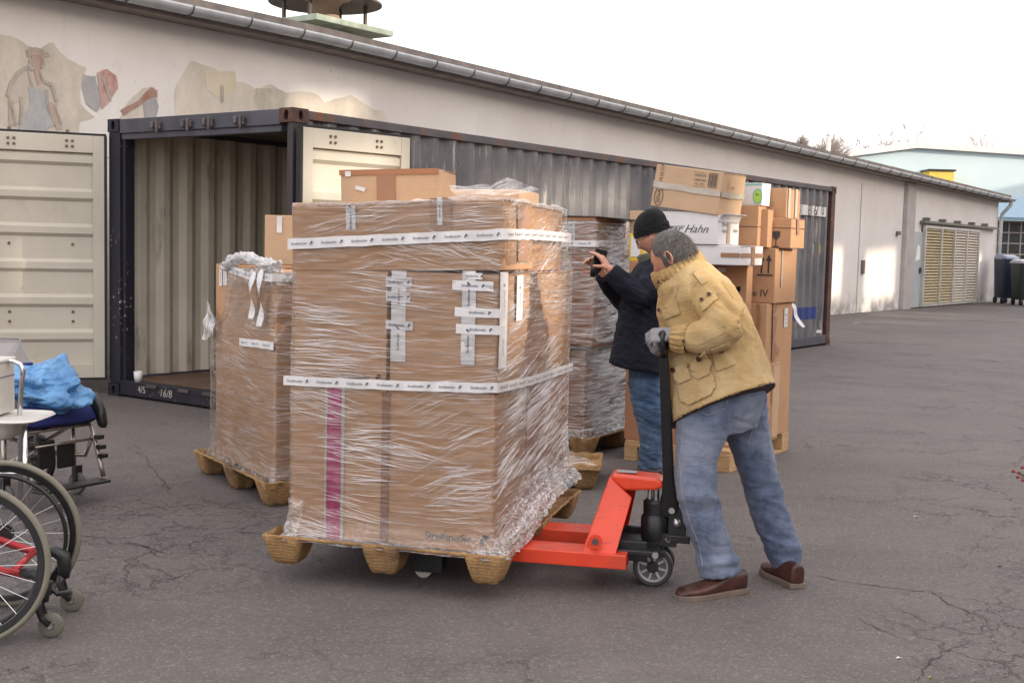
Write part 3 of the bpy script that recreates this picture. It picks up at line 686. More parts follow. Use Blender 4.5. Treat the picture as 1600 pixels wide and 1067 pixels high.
shrubby_crown(1258, 1334, 204, 250, 70, 'dense bare tree over the white roof beside the flue pipe', 3, mat=bark)
shrubby_crown(1238, 1266, 209, 240, 74, 'small bare bushy tree over the white roof just under the aerial', 13, 160, mat=bark)
bark = simple('sky_washed_bark', (.50, .47, .46), .9)  # paler bark stands in for bright sky washing these trees out
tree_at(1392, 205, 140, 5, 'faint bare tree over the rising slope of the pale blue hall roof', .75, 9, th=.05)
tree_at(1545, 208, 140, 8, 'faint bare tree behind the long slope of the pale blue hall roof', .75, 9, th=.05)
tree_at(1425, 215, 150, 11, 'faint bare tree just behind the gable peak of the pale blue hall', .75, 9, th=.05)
# wheelie bins at the end of the building
def bin_(pxl, pxr, ptop, Y, colr, label, lidc):
    a, b = W(pxl, 470, Y), W(pxr, 470, Y); w_ = (b.x - a.x) / 2; h_ = W(pxl, ptop, Y).z
    t_ = thing('waste_bin', label, 'waste bin', ((a.x + b.x) / 2, Y + .5, 0), group='bins at the end of the building')
    m_ = MB(); m_.sections([((0, 0, .18), (w_ * .78, 0, 0), (0, .36, 0)), ((0, 0, .22), (w_ * .82, 0, 0), (0, .38, 0)), ((0, 0, h_ - .22), (w_ * .96, 0, 0), (0, .47, 0)), ((0, 0, h_ - .14), (w_, 0, 0), (0, .5, 0))], 32, e=7)
    m_.build('body', simple(colr[0], colr[1], .5), t_, auto=40)
    m_ = MB(); m_.sections([((0, 0, h_ - .13), (w_ * 1.03, 0, 0), (0, .52, 0)), ((0, -.03, h_ - .06), (w_ * 1.0, 0, 0), (0, .48, 0)), ((0, .1, h_), (w_ * .8, 0, 0), (0, .3, 0))], 32, e=6)
    m_.build('lid', simple(lidc[0], lidc[1], .4), t_, auto=40)
    for sx_ in (-1, 1):
        for sy in (-.3, .3):
            m_ = MB(); m_.cyl((sx_ * w_ * .7 - .03, sy, .1), (sx_ * w_ * .7 + .03, sy, .1), .1, n=16); m_.build('wheel', simple('rubber_black', ()), t_)
bin_(1566, 1590, 398, 39.4, ('bin_navy', (.02, .03, .06)), 'dark navy waste bin with bluish lid nearest the downpipe', ('lid_blue', (.22, .27, .38)))
bin_(1592, 1640, 405, 38.0, ('bin_green', (.025, .04, .035)), 'dark green waste bin with pale lid beside the navy bin', ('lid_pale', (.38, .40, .44)))

# ================================================================ cardboard boxes
def m_card(name, c, lines=True, dirt=.25):
    if name in _ml: return _ml[name]
    t = NT(name); k = t.rng(t.noise(2.2, 5, .6), .3, .7, .90, 1.08)
    b = t.mix(1.0, c, t.n('CombineXYZ', 0, X=k, Y=k, Z=k), 'MULTIPLY')
    b = t.mix(t.rng(t.noise(5, 6, .7), .55, .75, 0, dirt), b, tuple(x * .6 for x in c))
    b = t.mix(t.rng(t.noise(40, 3, .6, sc=(.15, .15, 2.5)), .5, .75, 0, .18), b, tuple(x * .65 for x in c))
    b = t.mix(t.rng(t.noise(11, 5, .75, sc=(1, 1, .4)), .67, .72, 0, .35), b, tuple(min(x * 1.35, .8) for x in c))
    h = t.math('ADD', t.noise(7, 4), t.math('MULTIPLY', t.noise(60, 2, sc=(.1, .1, 3)), .25))
    t.pr(Base_Color=b, Roughness=.78, Normal=t.bump(h, .22, .008)); t.set(t.b, 'Specular IOR Level', .3)
    _ml[name] = t.mat; return t.mat
CA = m_card('cardboard', (.49, .285, .16)); CB = m_card('cardboard_pale', (.54, .37, .235)); CC = m_card('cardboard_red', (.40, .195, .105))
CWH = m_card('white_board', (.70, .68, .68), dirt=.12)
t_ = NT('brown_tape'); t_.pr(Base_Color=t_.mix(t_.noise(8, 4), (.30, .15, .075), (.36, .19, .10)), Roughness=.3, Normal=t_.bump(t_.noise(30, 3), .2, .003)); BT = t_.mat
t_ = NT('white_tape'); t_.pr(Base_Color=t_.mix(t_.rng(t_.noise(9, 4), .4, .6), (.66, .64, .64), (.76, .74, .74)), Roughness=.35, Normal=t_.bump(t_.noise(26, 4), .35, .004)); WT = t_.mat
t_ = NT('clear_tape'); t_.pr(Base_Color=t_.mix(t_.noise(12, 4), (.38, .32, .25), (.55, .50, .43)), Roughness=.22, Normal=t_.bump(t_.noise(22, 4, sc=(1, 1, 4)), .5, .004)); CT = t_.mat
INK = simple('print_ink', (.05, .04, .05), .6); INKB = simple('print_blue', (.03, .045, .10), .5); SEAM = simple('seam_dark', (.10, .05, .028), .9)
FACES = {}
def box_geo(w, d, h, bulge, seed, nseg=10):
    mb = MB(); n = nseg
    def face(o, a, b):
        o, a, b = V(o), V(a), V(b); nn = a.cross(b).normalized(); vs = []
        for i in range(n + 1):
            for j in range(n + 1):
                s, t = i / n, j / n; p = o + a * s + b * t
                e = 16 * s * (1 - s) * t * (1 - t)
                vs.append(p + nn * (bulge * e + (noise.noise(p * 4 + V((seed, 0, 0)))) * .0035 * min(1, e * 2.5)))
        mb.add(vs, [(i * (n + 1) + j, (i + 1) * (n + 1) + j, (i + 1) * (n + 1) + j + 1, i * (n + 1) + j + 1) for i in range(n) for j in range(n)])
    x, y = w / 2, d / 2
    face((-x, -y, 0), (w, 0, 0), (0, 0, h)); face((x, -y, 0), (0, d, 0), (0, 0, h)); face((x, y, 0), (-w, 0, 0), (0, 0, h)); face((-x, y, 0), (0, -d, 0), (0, 0, h))
    face((-x, -y, h), (w, 0, 0), (0, d, 0)); face((-x, y, 0), (w, 0, 0), (0, -d, 0))
    # lean of the corners
    rnd = random.Random(seed); j = [V((rnd.uniform(-1, 1), rnd.uniform(-1, 1), 0)) * .004 for _ in range(4)]
    out = []
    for p in mb.v:
        s, t, q = p[0] / w + .5, p[1] / d + .5, p[2] / h
        o = (j[0] * (1 - s) * (1 - t) + j[1] * s * (1 - t) + j[2] * s * t + j[3] * (1 - s) * t) * q
        out.append((p[0] + o.x, p[1] + o.y, p[2]))
    mb.v = out; return mb
class Box:
    def __init__(s, fr, u0, u1, v0, v1, z0, z1, label, mat=CA, group=None, yaw=0, M=None, name='cardboard_box', cat='box', bulge=.0025, seams=True, open_top=False, seed=None):
        s.w, s.d, s.h = u1 - u0, v1 - v0, z1 - z0; s.fr = fr
        s.seed = seed if seed is not None else int(abs(u0 * 91 + z0 * 57 + v0 * 31) * 10)
        c = fr.P((u0 + u1) / 2, (v0 + v1) / 2, z0)
        M = M if M is not None else Matrix.Translation(c) @ Matrix.Rotation(fr.a + yaw, 4, 'Z')
        mb = box_geo(s.w, s.d, s.h, bulge, s.seed); s.M = M
        s.o = mb.build(name, mat, auto=50, bevel=.004, M=M); tag(s.o, label, cat, group)
        if seams and not open_top:
            m = MB(); e = .002 + bulge * .2
            m.box(-s.w / 2 + .01, s.w / 2 - .01, -.003, .003, s.h - .002, s.h + .0045)
            for x in (-1, 1): m.box(x * (s.w / 2) - .001, x * (s.w / 2) + .001, -s.d / 2 + .004, s.d / 2 - .004, s.h - .006, s.h - .003)
            m.build('flap_seam', SEAM, s.o)
        s.k = 0
    def pm(s, face, a, z, off=.003):
        if face == 'F': return plane_M((a, -s.d / 2 - off, z), (1, 0, 0), (0, 0, 1))
        if face == 'R': return plane_M((s.w / 2 + off, a, z), (0, 1, 0), (0, 0, 1))
        if face == 'L': return plane_M((-s.w / 2 - off, a, z), (0, -1, 0), (0, 0, 1))
        return plane_M((a, z, s.h + off), (1, 0, 0), (0, 1, 0))
    def strip(s, face, a0, a1, z0, z1, mat=BT, name='tape', off=None, parent=None, rot=0, label=None, wob=.0):
        """thin piece lying on a face, in face coordinates"""
        off = off if off is not None else .0065 + .0008 * s.k; s.k += 1
        w, h = a1 - a0, z1 - z0; n = max(2, int(max(w, h) / .03)); vs = []; lx = w > h
        rnd = random.Random(s.seed + s.k)
        for i in range(n + 1):
            for j in (0, 1):
                x = -w / 2 + w * (i / n if lx else j); y = -h / 2 + h * (j if lx else i / n)
                q = noise.noise(V((x * 9 + s.k, y * 9, 0))) * wob
                vs.append((x + (0 if lx else q * .5), y + (q * .5 if lx else 0), abs(q) * .4))
        fs = [(2 * i, 2 * i + 2, 2 * i + 3, 2 * i + 1) if lx else (2 * i, 2 * i + 1, 2 * i + 3, 2 * i + 2) for i in range(n)]
        mb = MB(); mb.add(vs, fs)
        o = mb.build(name, mat, parent or s.o, raw=True, M=s.pm(face, (a0 + a1) / 2, (z0 + z1) / 2, off) @ Matrix.Rotation(rot, 4, 'Z'))
        if label: o['label'] = label
        return o
    def text(s, face, items, mat=INK, name='printing', off=.0062, parent=None):
        """items: (string, a, z, size[, rotation, shear, sx])"""
        mb = MB()
        for it in items:
            st, a, z, size = it[:4]; rot, sh, sx_ = (list(it[4:]) + [0, 0, 1])[:3] if len(it) > 4 else (0, 0, 1)
            if len(it) == 5: sh, sx_ = 0, 1
            if len(it) == 6: sx_ = 1
            put_text(mb, st, s.pm(face, a, z, off) @ Matrix.Rotation(rot, 4, 'Z'), size, sh, 1, 0, sx_)
        return mb.build(name, mat, parent or s.o, raw=True)
    def shapes(s, face, polys, mat=INK, name='printing', off=.0062, parent=None):
        mb = MB()
        for p in polys: mb.add([(x, y, 0) for x, y in p], [tuple(range(len(p)))], 0, s.pm(face, 0, 0, off))
        return mb.build(name, mat, parent or s.o, raw=True)
    def uv(s, face, px, py):      # face coordinates of a point seen in the photograph
        Mi = s.M.inverted(); a = Mi @ CAMP; d = Mi.to_3x3() @ ray(px, py)
        if face == 'F': t = (-s.d / 2 - a.y) / d.y; p = a + d * t; return p.x, p.z
        t = (s.w / 2 - a.x) / d.x; p = a + d * t; return p.y, p.z
    def spx(s, face, x0, x1, y0, y1, **k):
        a0, z1 = s.uv(face, x0, y0); a1, z0 = s.uv(face, x1, y1); return s.strip(face, a0, a1, z0, z1, **k)
def rect(x0, x1, y0, y1): return [(x0, y0), (x1, y0), (x1, y1), (x0, y1)]
def circ(cx, cy, rx, ry=None, n=24): ry = ry or rx; return [(cx + rx * math.cos(2 * math.pi * i / n), cy + ry * math.sin(2 * math.pi * i / n)) for i in range(n)]
def ring(cx, cy, rx, ry, t, n=32):
    o, i = circ(cx, cy, rx, ry, n), circ(cx, cy, rx - t, ry - t, n)
    return [[o[k], o[(k + 1) % n], i[(k + 1) % n], i[k]] for k in range(n)]
WORD = 'Streifeneder'
def brand_on(mb, M, size):
    """the word and its little square emblem, centred"""
    put_text(mb, WORD, M, size, .08, .92, 0)
    e = size * .42; x0 = size * 3.15
    for poly in ([(x0, -e), (x0 + e * .75, -e), (x0 + e * .75, e * .3), (x0, e * .3)], [(x0 + e * .9, -e * .1), (x0 + e * 1.7, -e * .1), (x0 + e * 1.7, e * 1.1), (x0 + e * .4, e * 1.1), (x0 + e * .4, e * .5), (x0 + e * .9, e * .5)]):
        mb.add([(x, y, 0) for x, y in poly], [(0, 1, 2, 3) if len(poly) == 4 else tuple(range(len(poly)))], 0, M)
def logo_tape(bx, face, x0, x1, y0, y1, flip=1):
    """white printed tape on a box face, seen at these points of the photograph"""
    o = bx.spx(face, x0, x1, y0, y1, mat=WT, name='printed_tape', wob=.006)
    a0, z1 = bx.uv(face, x0, y0); a1, z0 = bx.uv(face, x1, y1); w, h = a1 - a0, z1 - z0
    mb = MB(); wid = min(w, h); L = max(w, h); n = max(1, int(L / .155)); sz = wid * .42
    for k in range(n):
        c = (k + .5) / n - .5
        if w > h: M = Matrix.Translation((c * L, 0, .0034))
        else: M = Matrix.Translation((0, c * L, .0034)) @ Matrix.Rotation(math.pi / 2 * flip, 4, 'Z')
        brand_on(mb, M @ Matrix.Translation((-.012, 0, 0)), min(sz, .0165))
    mb.build('printing', INKB, o, raw=True); return o

# ================================================================ pallets
def m_pressed():
    t = NT('pressed_wood'); vv = t.n('TexVoronoi', 'Color', Vector=t.n('Mapping', 0, Vector=t.obj, Scale=(1, 1, 2.2)), Scale=110.0)
    s_ = t.n('SeparateColor', 0, Color=vv)
    b = t.mix(s_, (.30, .165, .065), (.47, .29, .13)); b = t.mix(t.rng(t.noise(5, 5), .5, .7, 0, .5), b, (.22, .115, .05))
    z = t.n('SeparateXYZ', 2, Vector=t.obj); rg = t.math('SINE', t.math('MULTIPLY', z, 420.0))
    b = t.mix(t.rng(rg, .3, 1, 0, .14), b, (.2, .1, .04))
    t.pr(Base_Color=t.mix(t.rng(t.noise(2.5, 5, .7), .5, .68, 0, .6), b, (.11, .07, .045)), Roughness=.9, Normal=t.bump(t.math('ADD', t.math('MULTIPLY', s_, 1.6), t.math('ADD', t.math('MULTIPLY', rg, .12), t.math('MULTIPLY', t.noise(14, 5), 2.0))), .9, .005)); return t.mat
PRESS = m_pressed()
def sstep(x): x = min(1, max(0, x)); return x * x * (3 - 2 * x)
def pressed_pallet(M, L, D, h, label, nx=3, ny=3, fx=.085):
    mb = MB(); deck = h; NX, NY = int(L / .0095), int(D / .0095)
    cx_ = [fx + (L - 2 * fx) * k / (nx - 1) for k in range(nx)]; cy_ = [fx + (D - 2 * fx) * k / (ny - 1) for k in range(ny)]
    vs = []
    for i in range(NX + 1):
        for j in range(NY + 1):
            x, y = L * i / NX, D * j / NY
            c = min((max(abs(x - a), abs(y - b)) * .55 + math.hypot(x - a, y - b) * .45) * (1 + .11 * math.cos(4 * math.atan2(y - b, x - a))) for a in cx_ for b in cy_)
            t = 1 - (c - .047) / (.082 - .047); z = deck - (h - .012) * (min(1, max(0, t)) ** .8 if t > 0 else 0)
            e = min(x, L - x, y, D - y)
            z += .012 * (1 - sstep(e / .02)) if t <= 0 else 0
            if t <= 0: z += .004 * math.sin(x * 60) * math.sin(y * 60)
            vs.append((x + noise.noise(V((y * 9, x * 9, 1))) * .004 + noise.noise(V((x * 40, y * 40, z * 40))) * .004, y + noise.noise(V((x * 9, y * 9, 5))) * .006 * (1 - sstep(e / .03)), z))
    mb.add(vs, [(i * (NY + 1) + j, (i + 1) * (NY + 1) + j, (i + 1) * (NY + 1) + j + 1, i * (NY + 1) + j + 1) for i in range(NX) for j in range(NY)])
    o = mb.build('pressed_wood_pallet', PRESS, smooth=True, M=M, raw=True)
    s = o.modifiers.new('thick', 'SOLIDIFY'); s.thickness = .012; s.offset = -1
    return tag(o, label, 'pallet')

# ================================================================ stretch film
def m_film(name, sharp=1.0, milk=.03, ang=0.0, lines=1.0, fres=.7):
    t = NT(name); uv = t.tc.outputs['UV']
    wv = t.n('VectorMath', 0, _p={'operation': 'MULTIPLY_ADD'}, i0=t.noise(1.1, 2, .5, vec=uv, out='Color'), i1=(.07, .07, 0), i2=uv)
    def lin(rot, sx_, sy, seed, wd, mask, mlo, mhi):
        v = t.n('Mapping', 0, Vector=wv, Rotation=(0, 0, R(rot)), Scale=(sx_, sy, 1), Location=(seed, seed * .7, 0))
        n = t.noise(1.0, 1.5, .5, vec=v); r = t.rng(t.math('ABSOLUTE', t.math('SUBTRACT', n, .5)), .0, wd, 1, 0, True)
        m = t.rng(t.noise(mask, 3, .6, vec=t.n('Mapping', 0, Vector=uv, Location=(seed, seed, 0), Scale=(.7, 2.6, 1))), mlo, mhi)
        return t.math('MULTIPLY', r, m), t.math('MULTIPLY', n, m)
    L = [lin(1, .35, 34, 3, .020, 2.2, .46, .56), lin(-7, .45, 50, 17, .024, 2.6, .48, .57), lin(10, .5, 46, 40, .024, 2.4, .47, .57), lin(-21, .8, 42, 71, .022, 2.6, .51, .60), lin(27, .8, 44, 130, .022, 2.4, .52, .60), lin(4, .3, 90, 90, .035, 3.4, .47, .57), lin(-3, .3, 64, 160, .03, 3.0, .48, .57)]
    fan = t.n('Attribute', 'Fac', _p={'attribute_name': 'fan'})
    for q_, s_ in ((23, 120), (17, 150), (30, 190)):
        x, y = lin(q_, .45, 46, s_, .034, 2.2, .38, .50); L.append((t.math('MULTIPLY', x, fan), t.math('MULTIPLY', y, fan)))
    a = L[0][0]
    for x, _ in L[1:]: a = t.math('MAXIMUM', a, x)
    brk = t.rng(t.noise(5, 3, .6, vec=t.n('Mapping', 0, Vector=uv, Scale=(1, 6, 1))), .40, .54, .06, 1)
    a = t.math('MULTIPLY', a, brk)
    at = t.n('Attribute', 'Fac', _p={'attribute_name': 'crumple'})
    cr1 = t.math('MULTIPLY', t.rng(t.math('ABSOLUTE', t.math('SUBTRACT', t.noise(26, 4, .6, vec=uv), .5)), .0, .05, 1, 0), at)
    wide = t.math('MULTIPLY', t.rng(t.noise(2.0, 5, .7, vec=t.n('Mapping', 0, Vector=wv, Rotation=(0, 0, R(4)), Scale=(1.2, 9, 1))), .56, .72), .07)
    al = t.math('ADD', t.math('MULTIPLY', a, .80 * lines), t.math('ADD', milk, wide)); al = t.math('ADD', al, t.math('MULTIPLY', at, .10)); al = t.math('ADD', al, t.math('MULTIPLY', cr1, .4), clamp=True)  # streak lines turn the clear film white where sky glints would show
    h = t.math('MULTIPLY', a, .30)
    for _, n in L: h = t.math('ADD', h, t.math('MULTIPLY', n, .55))
    h = t.math('ADD', h, t.math('MULTIPLY', t.noise(26, 4, .6, vec=uv), t.math('MULTIPLY', at, .9)))
    nb = t.bump(h, .9 * sharp, .006)
    tr = t.n('BsdfTransparent', 0, Color=(1, 1, 1, 1))
    df = t.n('BsdfPrincipled', 0, Base_Color=(.97, .95, .96, 1), Roughness=.28, Metallic=.55, Normal=nb)
    gl = t.n('BsdfAnisotropic', 0, Color=(1, 1, 1, 1), Roughness=.08, Normal=nb)
    fr = t.n('Fresnel', 0, IOR=1.45, Normal=nb)
    s1 = t.n('MixShader', 0, i0=al, i1=tr, i2=df); s2 = t.n('MixShader', 0, i0=t.math('MULTIPLY', fr, fres, clamp=True), i1=s1, i2=gl)
    t.t.nodes.remove(t.b); t.t.links.new(s2, t.out.inputs['Surface']); return t.mat
FILM = m_film('stretch_film', milk=.02, lines=.30, fres=.6); FILM2 = m_film('stretch_film_tight', 2.2, .05, lines=.7)
t_ = NT('film_crease_glint'); tr = t_.n('BsdfTransparent', 0); df = t_.n('BsdfPrincipled', 0, Base_Color=(.97, .96, .97, 1), Roughness=.22, Metallic=.6); t_.t.links.new(t_.n('MixShader', 0, i0=.88, i1=tr, i2=df), t_.out.inputs['Surface']); t_.t.nodes.remove(t_.b); CREASE_GLINT = t_.mat  # near-opaque white metal paints sky glints onto the folds
def rounded(poly, r, step):
    """closed outline through the corners, rounded, resampled: returns points, cumulative length"""
    k = len(poly); pts = []
    for i in range(k):
        p, a, b = V(poly[i]), V(poly[i - 1]), V(poly[(i + 1) % k])
        d0, d1 = (a - p).normalized(), (b - p).normalized()
        for j in range(5):
            s = j / 4; pts.append((p + d0 * r) * (1 - s) ** 2 + p * 2 * s * (1 - s) + (p + d1 * r) * s * s)
    return pts
def resample(pts, n):
    P = [V(p) for p in pts] + [V(pts[0])]; L = [0]
    for a, b in zip(P, P[1:]): L.append(L[-1] + (b - a).length)
    out = []; j = 0
    for i in range(n):
        t = L[-1] * i / n
        while L[j + 1] < t: j += 1
        out.append(P[j].lerp(P[j + 1], (t - L[j]) / max(L[j + 1] - L[j], 1e-9)))
    return out, L[-1]
def film(fr, rings, label, mat=FILM, step=.012, amp=.0016, seed=1, crumple=None, dz=None, top=True, rag=.0, fan=True, camp=.014, folds=None, nf=120):
    """rings: (z, [corners (u, v)]); vertical profile interpolated, wrinkled with real folds"""
    N = int(3.8 / step); zs = []
    rings = sorted(rings, key=lambda r: r[0]); z0, z1 = rings[0][0], rings[-1][0]; NZ = int((z1 - z0) / step)
    res = [(z, resample(rounded(p, .03, step), N)) for z, p in rings]
    vs = []; uv = []; cr_l = []; fan_l = []
    for j in range(NZ + 1):
        z = z0 + (z1 - z0) * j / NZ; k = 0
        while k < len(res) - 2 and z > res[k + 1][0]: k += 1
        t = (z - res[k][0]) / (res[k + 1][0] - res[k][0]); t = t * t * (3 - 2 * t) if abs(res[k + 1][0] - res[k][0]) < .25 else t
        for i in range(N):
            p = res[k][1][0][i].lerp(res[k + 1][1][0][i], t)
            nx_, pv = res[k][1][0][(i + 1) % N], res[k][1][0][i - 1]; d = (nx_ - pv).normalized(); o = V((d.y, -d.x))
            s = i * res[0][1][1] / N
            c = crumple(p.x, p.y, z) if crumple else 0
            q = V((s * 2.2 + seed * 9, z * 26 + s * 3, seed)); w1 = noise.noise(q)
            q2 = V((s * 2.5 + seed * 5, z * 24 - s * 5, seed + 7)); w2 = noise.noise(q2)
            q3 = V((s * 26, z * 26, seed)); w3 = noise.noise(q3) + .6 * noise.noise(q3 * 2.1)
            h = amp * (abs(w1) + abs(w2)) * 1.3 + c * camp * (w3 + .6)
            pz = z + (dz(p.x, p.y, z, j / NZ) if dz else 0) + c * .012 * noise.noise(q3 + V((40, 0, 0)))
            if rag and j == 0: pz += rag * noise.noise(V((s * 7, seed, 0)))
            P = fr.P(p.x + o.x * h, p.y + o.y * h, pz); vs.append(P); uv.append((s, z)); cr_l.append(c); fan_l.append(max(0, o.x) * sstep((1.5 - z) / .4) if fan else 0)
    fs = [(j * N + i, j * N + (i + 1) % N, (j + 1) * N + (i + 1) % N, (j + 1) * N + i) for j in range(NZ) for i in range(N)]
    nmain = len(fs)
    if top:
        # loose film folded in over the top edge
        b = NZ * N; prev = b
        for m, (sh, dh) in enumerate(((.985, .006), (.95, .002), (.9, -.004), (.84, .004))):
            cxm = sum((vs[b + i] for i in range(N)), V((0, 0, 0))) / N
            st = len(vs)
            for i in range(N):
                p = vs[b + i]; q = cxm.lerp(p, sh); q.z = p.z + dh + .018 * noise.noise(V((i * .06, m * 3, seed))) + (.01 if m > 1 else 0) * noise.noise(V((i * .3, m, 2)))
                vs.append(q); uv.append((uv[b + i][0], z1 + .03 * (m + 1))); cr_l.append(.7); fan_l.append(0)
            fs += [(prev + i, prev + (i + 1) % N, st + (i + 1) % N, st + i) for i in range(N)]; prev = st
    # tension folds: thin raised creases in bundles, whitened to stand for sky glints
    ff = []; per_ = res[0][1][1]
    if folds:
        rnd = random.Random(seed * 31)
        def at_(s, z):
            i = (s / per_ * N) % N; jz = (z - z0) / (z1 - z0) * NZ
            if jz < 0 or jz >= NZ: return None
            i0, j0 = int(i), int(jz); a, b = i - i0, jz - j0; g = lambda jj, ii: vs[jj * N + ii % N]
            return (g(j0, i0) * (1 - a) + g(j0, i0 + 1) * a) * (1 - b) + (g(j0 + 1, i0) * (1 - a) + g(j0 + 1, i0 + 1) * a) * b
        ctr = sum((vs[i] for i in range(N)), V((0, 0, 0))) / N
        for q in range(nf):
            s0 = rnd.uniform(0, per_ * .62); zc = rnd.uniform(z0 + .02, z1 - .02); ang, cnt, ln, spread = folds(s0, zc, rnd)
            for k in range(cnt):
                sc = s0 + rnd.gauss(0, .05); zz = zc + (k - cnt / 2) * rnd.uniform(.003, .012); an = ang + rnd.gauss(0, spread); L = ln * rnd.uniform(.3, 1.5); m = math.tan(R(an)); n_ = max(3, int(L / .03)); wd = rnd.uniform(.0004, .0011); row = []
                for e in range(n_ + 1):
                    t = e / n_; p = at_(sc + L * t * math.cos(R(an)), zz + L * t * math.sin(R(an)) + .002 * math.sin(e * 1.3 + k)); 
                    if p is None: break
                    o = V((p.x - ctr.x, p.y - ctr.y, 0)).normalized(); w_ = wd * math.sin(math.pi * min(.96, max(.04, t))); row.append((p + o * .0015 + V((0, 0, w_)), p + o * (.0015 + wd), p + o * .0015 - V((0, 0, w_))))
                for e in range(len(row) - 1):
                    b = len(vs); vs.extend(row[e] + row[e + 1]); uv += [(0, 0)] * 6; cr_l += [0] * 6; fan_l += [0] * 6; ff += [(b, b + 1, b + 4, b + 3), (b + 1, b + 2, b + 5, b + 4)]
        fs = fs + ff
    me = bpy.data.meshes.new('stretch_film'); me.from_pydata([tuple(v) for v in vs], [], fs)
    l = me.uv_layers.new(name='UVMap'); ua = np.array(uv); vi = np.empty(len(me.loops), int); me.loops.foreach_get('vertex_index', vi)
    uu = ua[vi].copy(); per = res[0][1][1]
    uq = uu.reshape(-1, 4, 2); wrap = (uq[:, :, 0].max(1) - uq[:, :, 0].min(1)) > per / 2
    sub = uq[wrap]; sub[:, :, 0] = np.where(sub[:, :, 0] < per / 2, sub[:, :, 0] + per, sub[:, :, 0]); uq[wrap] = sub
    l.data.foreach_set('uv', uq.ravel())
    at = me.attributes.new('crumple', 'FLOAT', 'POINT'); at.data.foreach_set('value', cr_l)
    at = me.attributes.new('fan', 'FLOAT', 'POINT'); at.data.foreach_set('value', fan_l)
    me.polygons.foreach_set('material_index', [0] * (len(fs) - len(ff)) + [1] * len(ff)); o = link('stretch_film', me, [mat, CREASE_GLINT], smooth=True); tag(o, label, 'stretch film'); return o
def band_on_film(fr, path, width, parent, name='printed_band', rep=.14, mat=WT, size=.0165, flip=False):
    """printed tape band over the film; path: (u, v, z) points, width vertical"""
    P = [fr.P(*p) for p in path]; mb = MB(); vs = []; Ls = [0]
    for a, b in zip(P, P[1:]): Ls.append(Ls[-1] + (b - a).length)
    L = Ls[-1]; n = int(L / .01)
    def at(t):
        k = 0
        while k < len(Ls) - 2 and t > Ls[k + 1]: k += 1
        return P[k].lerp(P[k + 1], (t - Ls[k]) / (Ls[k + 1] - Ls[k])), (P[k + 1] - P[k]).normalized()
    out = lambda d: V((d.y, -d.x, 0)).normalized()
    for i in range(n + 1):
        p, d = at(L * i / n); o = out(d); w_ = .003 * noise.noise(V((i * .13, 0, 3)))
        for s in (-1, 1): vs.append(p + V((0, 0, s * width / 2 + w_)) + o * (.003 * noise.noise(V((i * .2, s * 3, 0)))))
    mb.add(vs, [(2 * i, 2 * i + 2, 2 * i + 3, 2 * i + 1) for i in range(n)])
    b = mb.build(name, mat, parent, raw=True, smooth=True)
    tx = MB(); t = rep * .4
    while t < L - rep * .3:
        p, d = at(t); p0, _ = at(max(t - .05, 0)); p1, _ = at(min(t + .05, L)); dd = (p1 - p0).normalized()
        if abs(dd.dot(d)) > .995: brand_on(tx, plane_M(p + out(d) * .0055, dd, V((0, 0, 1))), size)
        t += rep
    tx.build('printing', INKB, b, raw=True); return b

# ================================================================ unseen building added opposite to shade the yard, openings placed for sun patches
sh = V((math.cos(SUN_AZ), math.sin(SUN_AZ), 0)); sq = V((-sh.y, sh.x, 0)); WD = 40.0
def hole_at(P):
    P = V(P); t = (WD - P.dot(sh)) / math.cos(SUN_EL); return P.dot(sq), P.z + t * math.sin(SUN_EL)
def hole(pts, gq=0.0, gz=0.0):
    h = [hole_at(p) for p in pts]; return (min(a for a, b in h) - gq, max(a for a, b in h) + gq, min(b for a, b in h) - gz, max(b for a, b in h) + gz)
def wallp(px, py): s, z = bs(px, py); return BM @ V((s, 0, z))
holes = [hole([wallp(1353, 391), wallp(1396, 464)]), hole([wallp(1300, 386), wallp(1313, 464)]), hole([wallp(1526, 395), wallp(1533, 420)]), hole([wallp(1346, 482), wallp(1360, 486)], .05, .05),
         hole([wallp(470, 150), wallp(560, 185)], .1, .05),
         hole([(2.0, 8.35, 1.42), (2.1, 9.1, 2.25)], .05), hole([(.02, 5.1, 1.08), (.3, 6.1, 1.86)], .02),
         hole([CF.P(.1, -.1, 1.75), CF.P(1.0, -.3, 2.42)], .05),
         hole([CF.P(2.6, 0, 1.7), CF.P(5.6, 0, 2.35)], .0), hole([CF.P(9.8, 0, 1.2), CF.P(10.6, 0, 1.9)], .0)]
for a, b, w_ in (((1318, 499), (1450, 511), .7), ((1345, 491), (1520, 502), .7), ((1400, 487), (1560, 493), .8), ((1300, 508), (1365, 514), .45)):
    p = G(*a); L_ = (G(*b) - p).length; holes.append(hole([p - sq * w_, p + sh * L_ * .8 + sq * w_]))
fw = thing('sun_blocking_building', 'unseen building added across the yard to block the sun, openings cut for sun patches', 'building', M=Matrix(((sq.x, sh.x, 0, sh.x * WD), (sq.y, sh.y, 0, sh.y * WD), (0, 0, 1, 0), (0, 0, 0, 1))))
qs = sorted({-35.0, 95.0} | {q for h in holes for q in h[:2]}); zs_ = sorted({-.1, 18.0} | {z for h in holes for z in h[2:]})
m_ = MB()
for a, b in zip(qs, qs[1:]):
    run = None
    for c, d in list(zip(zs_, zs_[1:])) + [(None, None)]:
        solid = c is not None and not any(h[0] <= (a + b) / 2 <= h[1] and h[2] <= (c + d) / 2 <= h[3] for h in holes)
        if solid and run is None: run = c
        if not solid and run is not None:
            m_.box(a, b, 0, .25, run, end); run = None
        end = d
m_.build('wall', simple('sun_blocker_render', (.36, .31, .27), .9, 0, .15, .3), fw, raw=True)

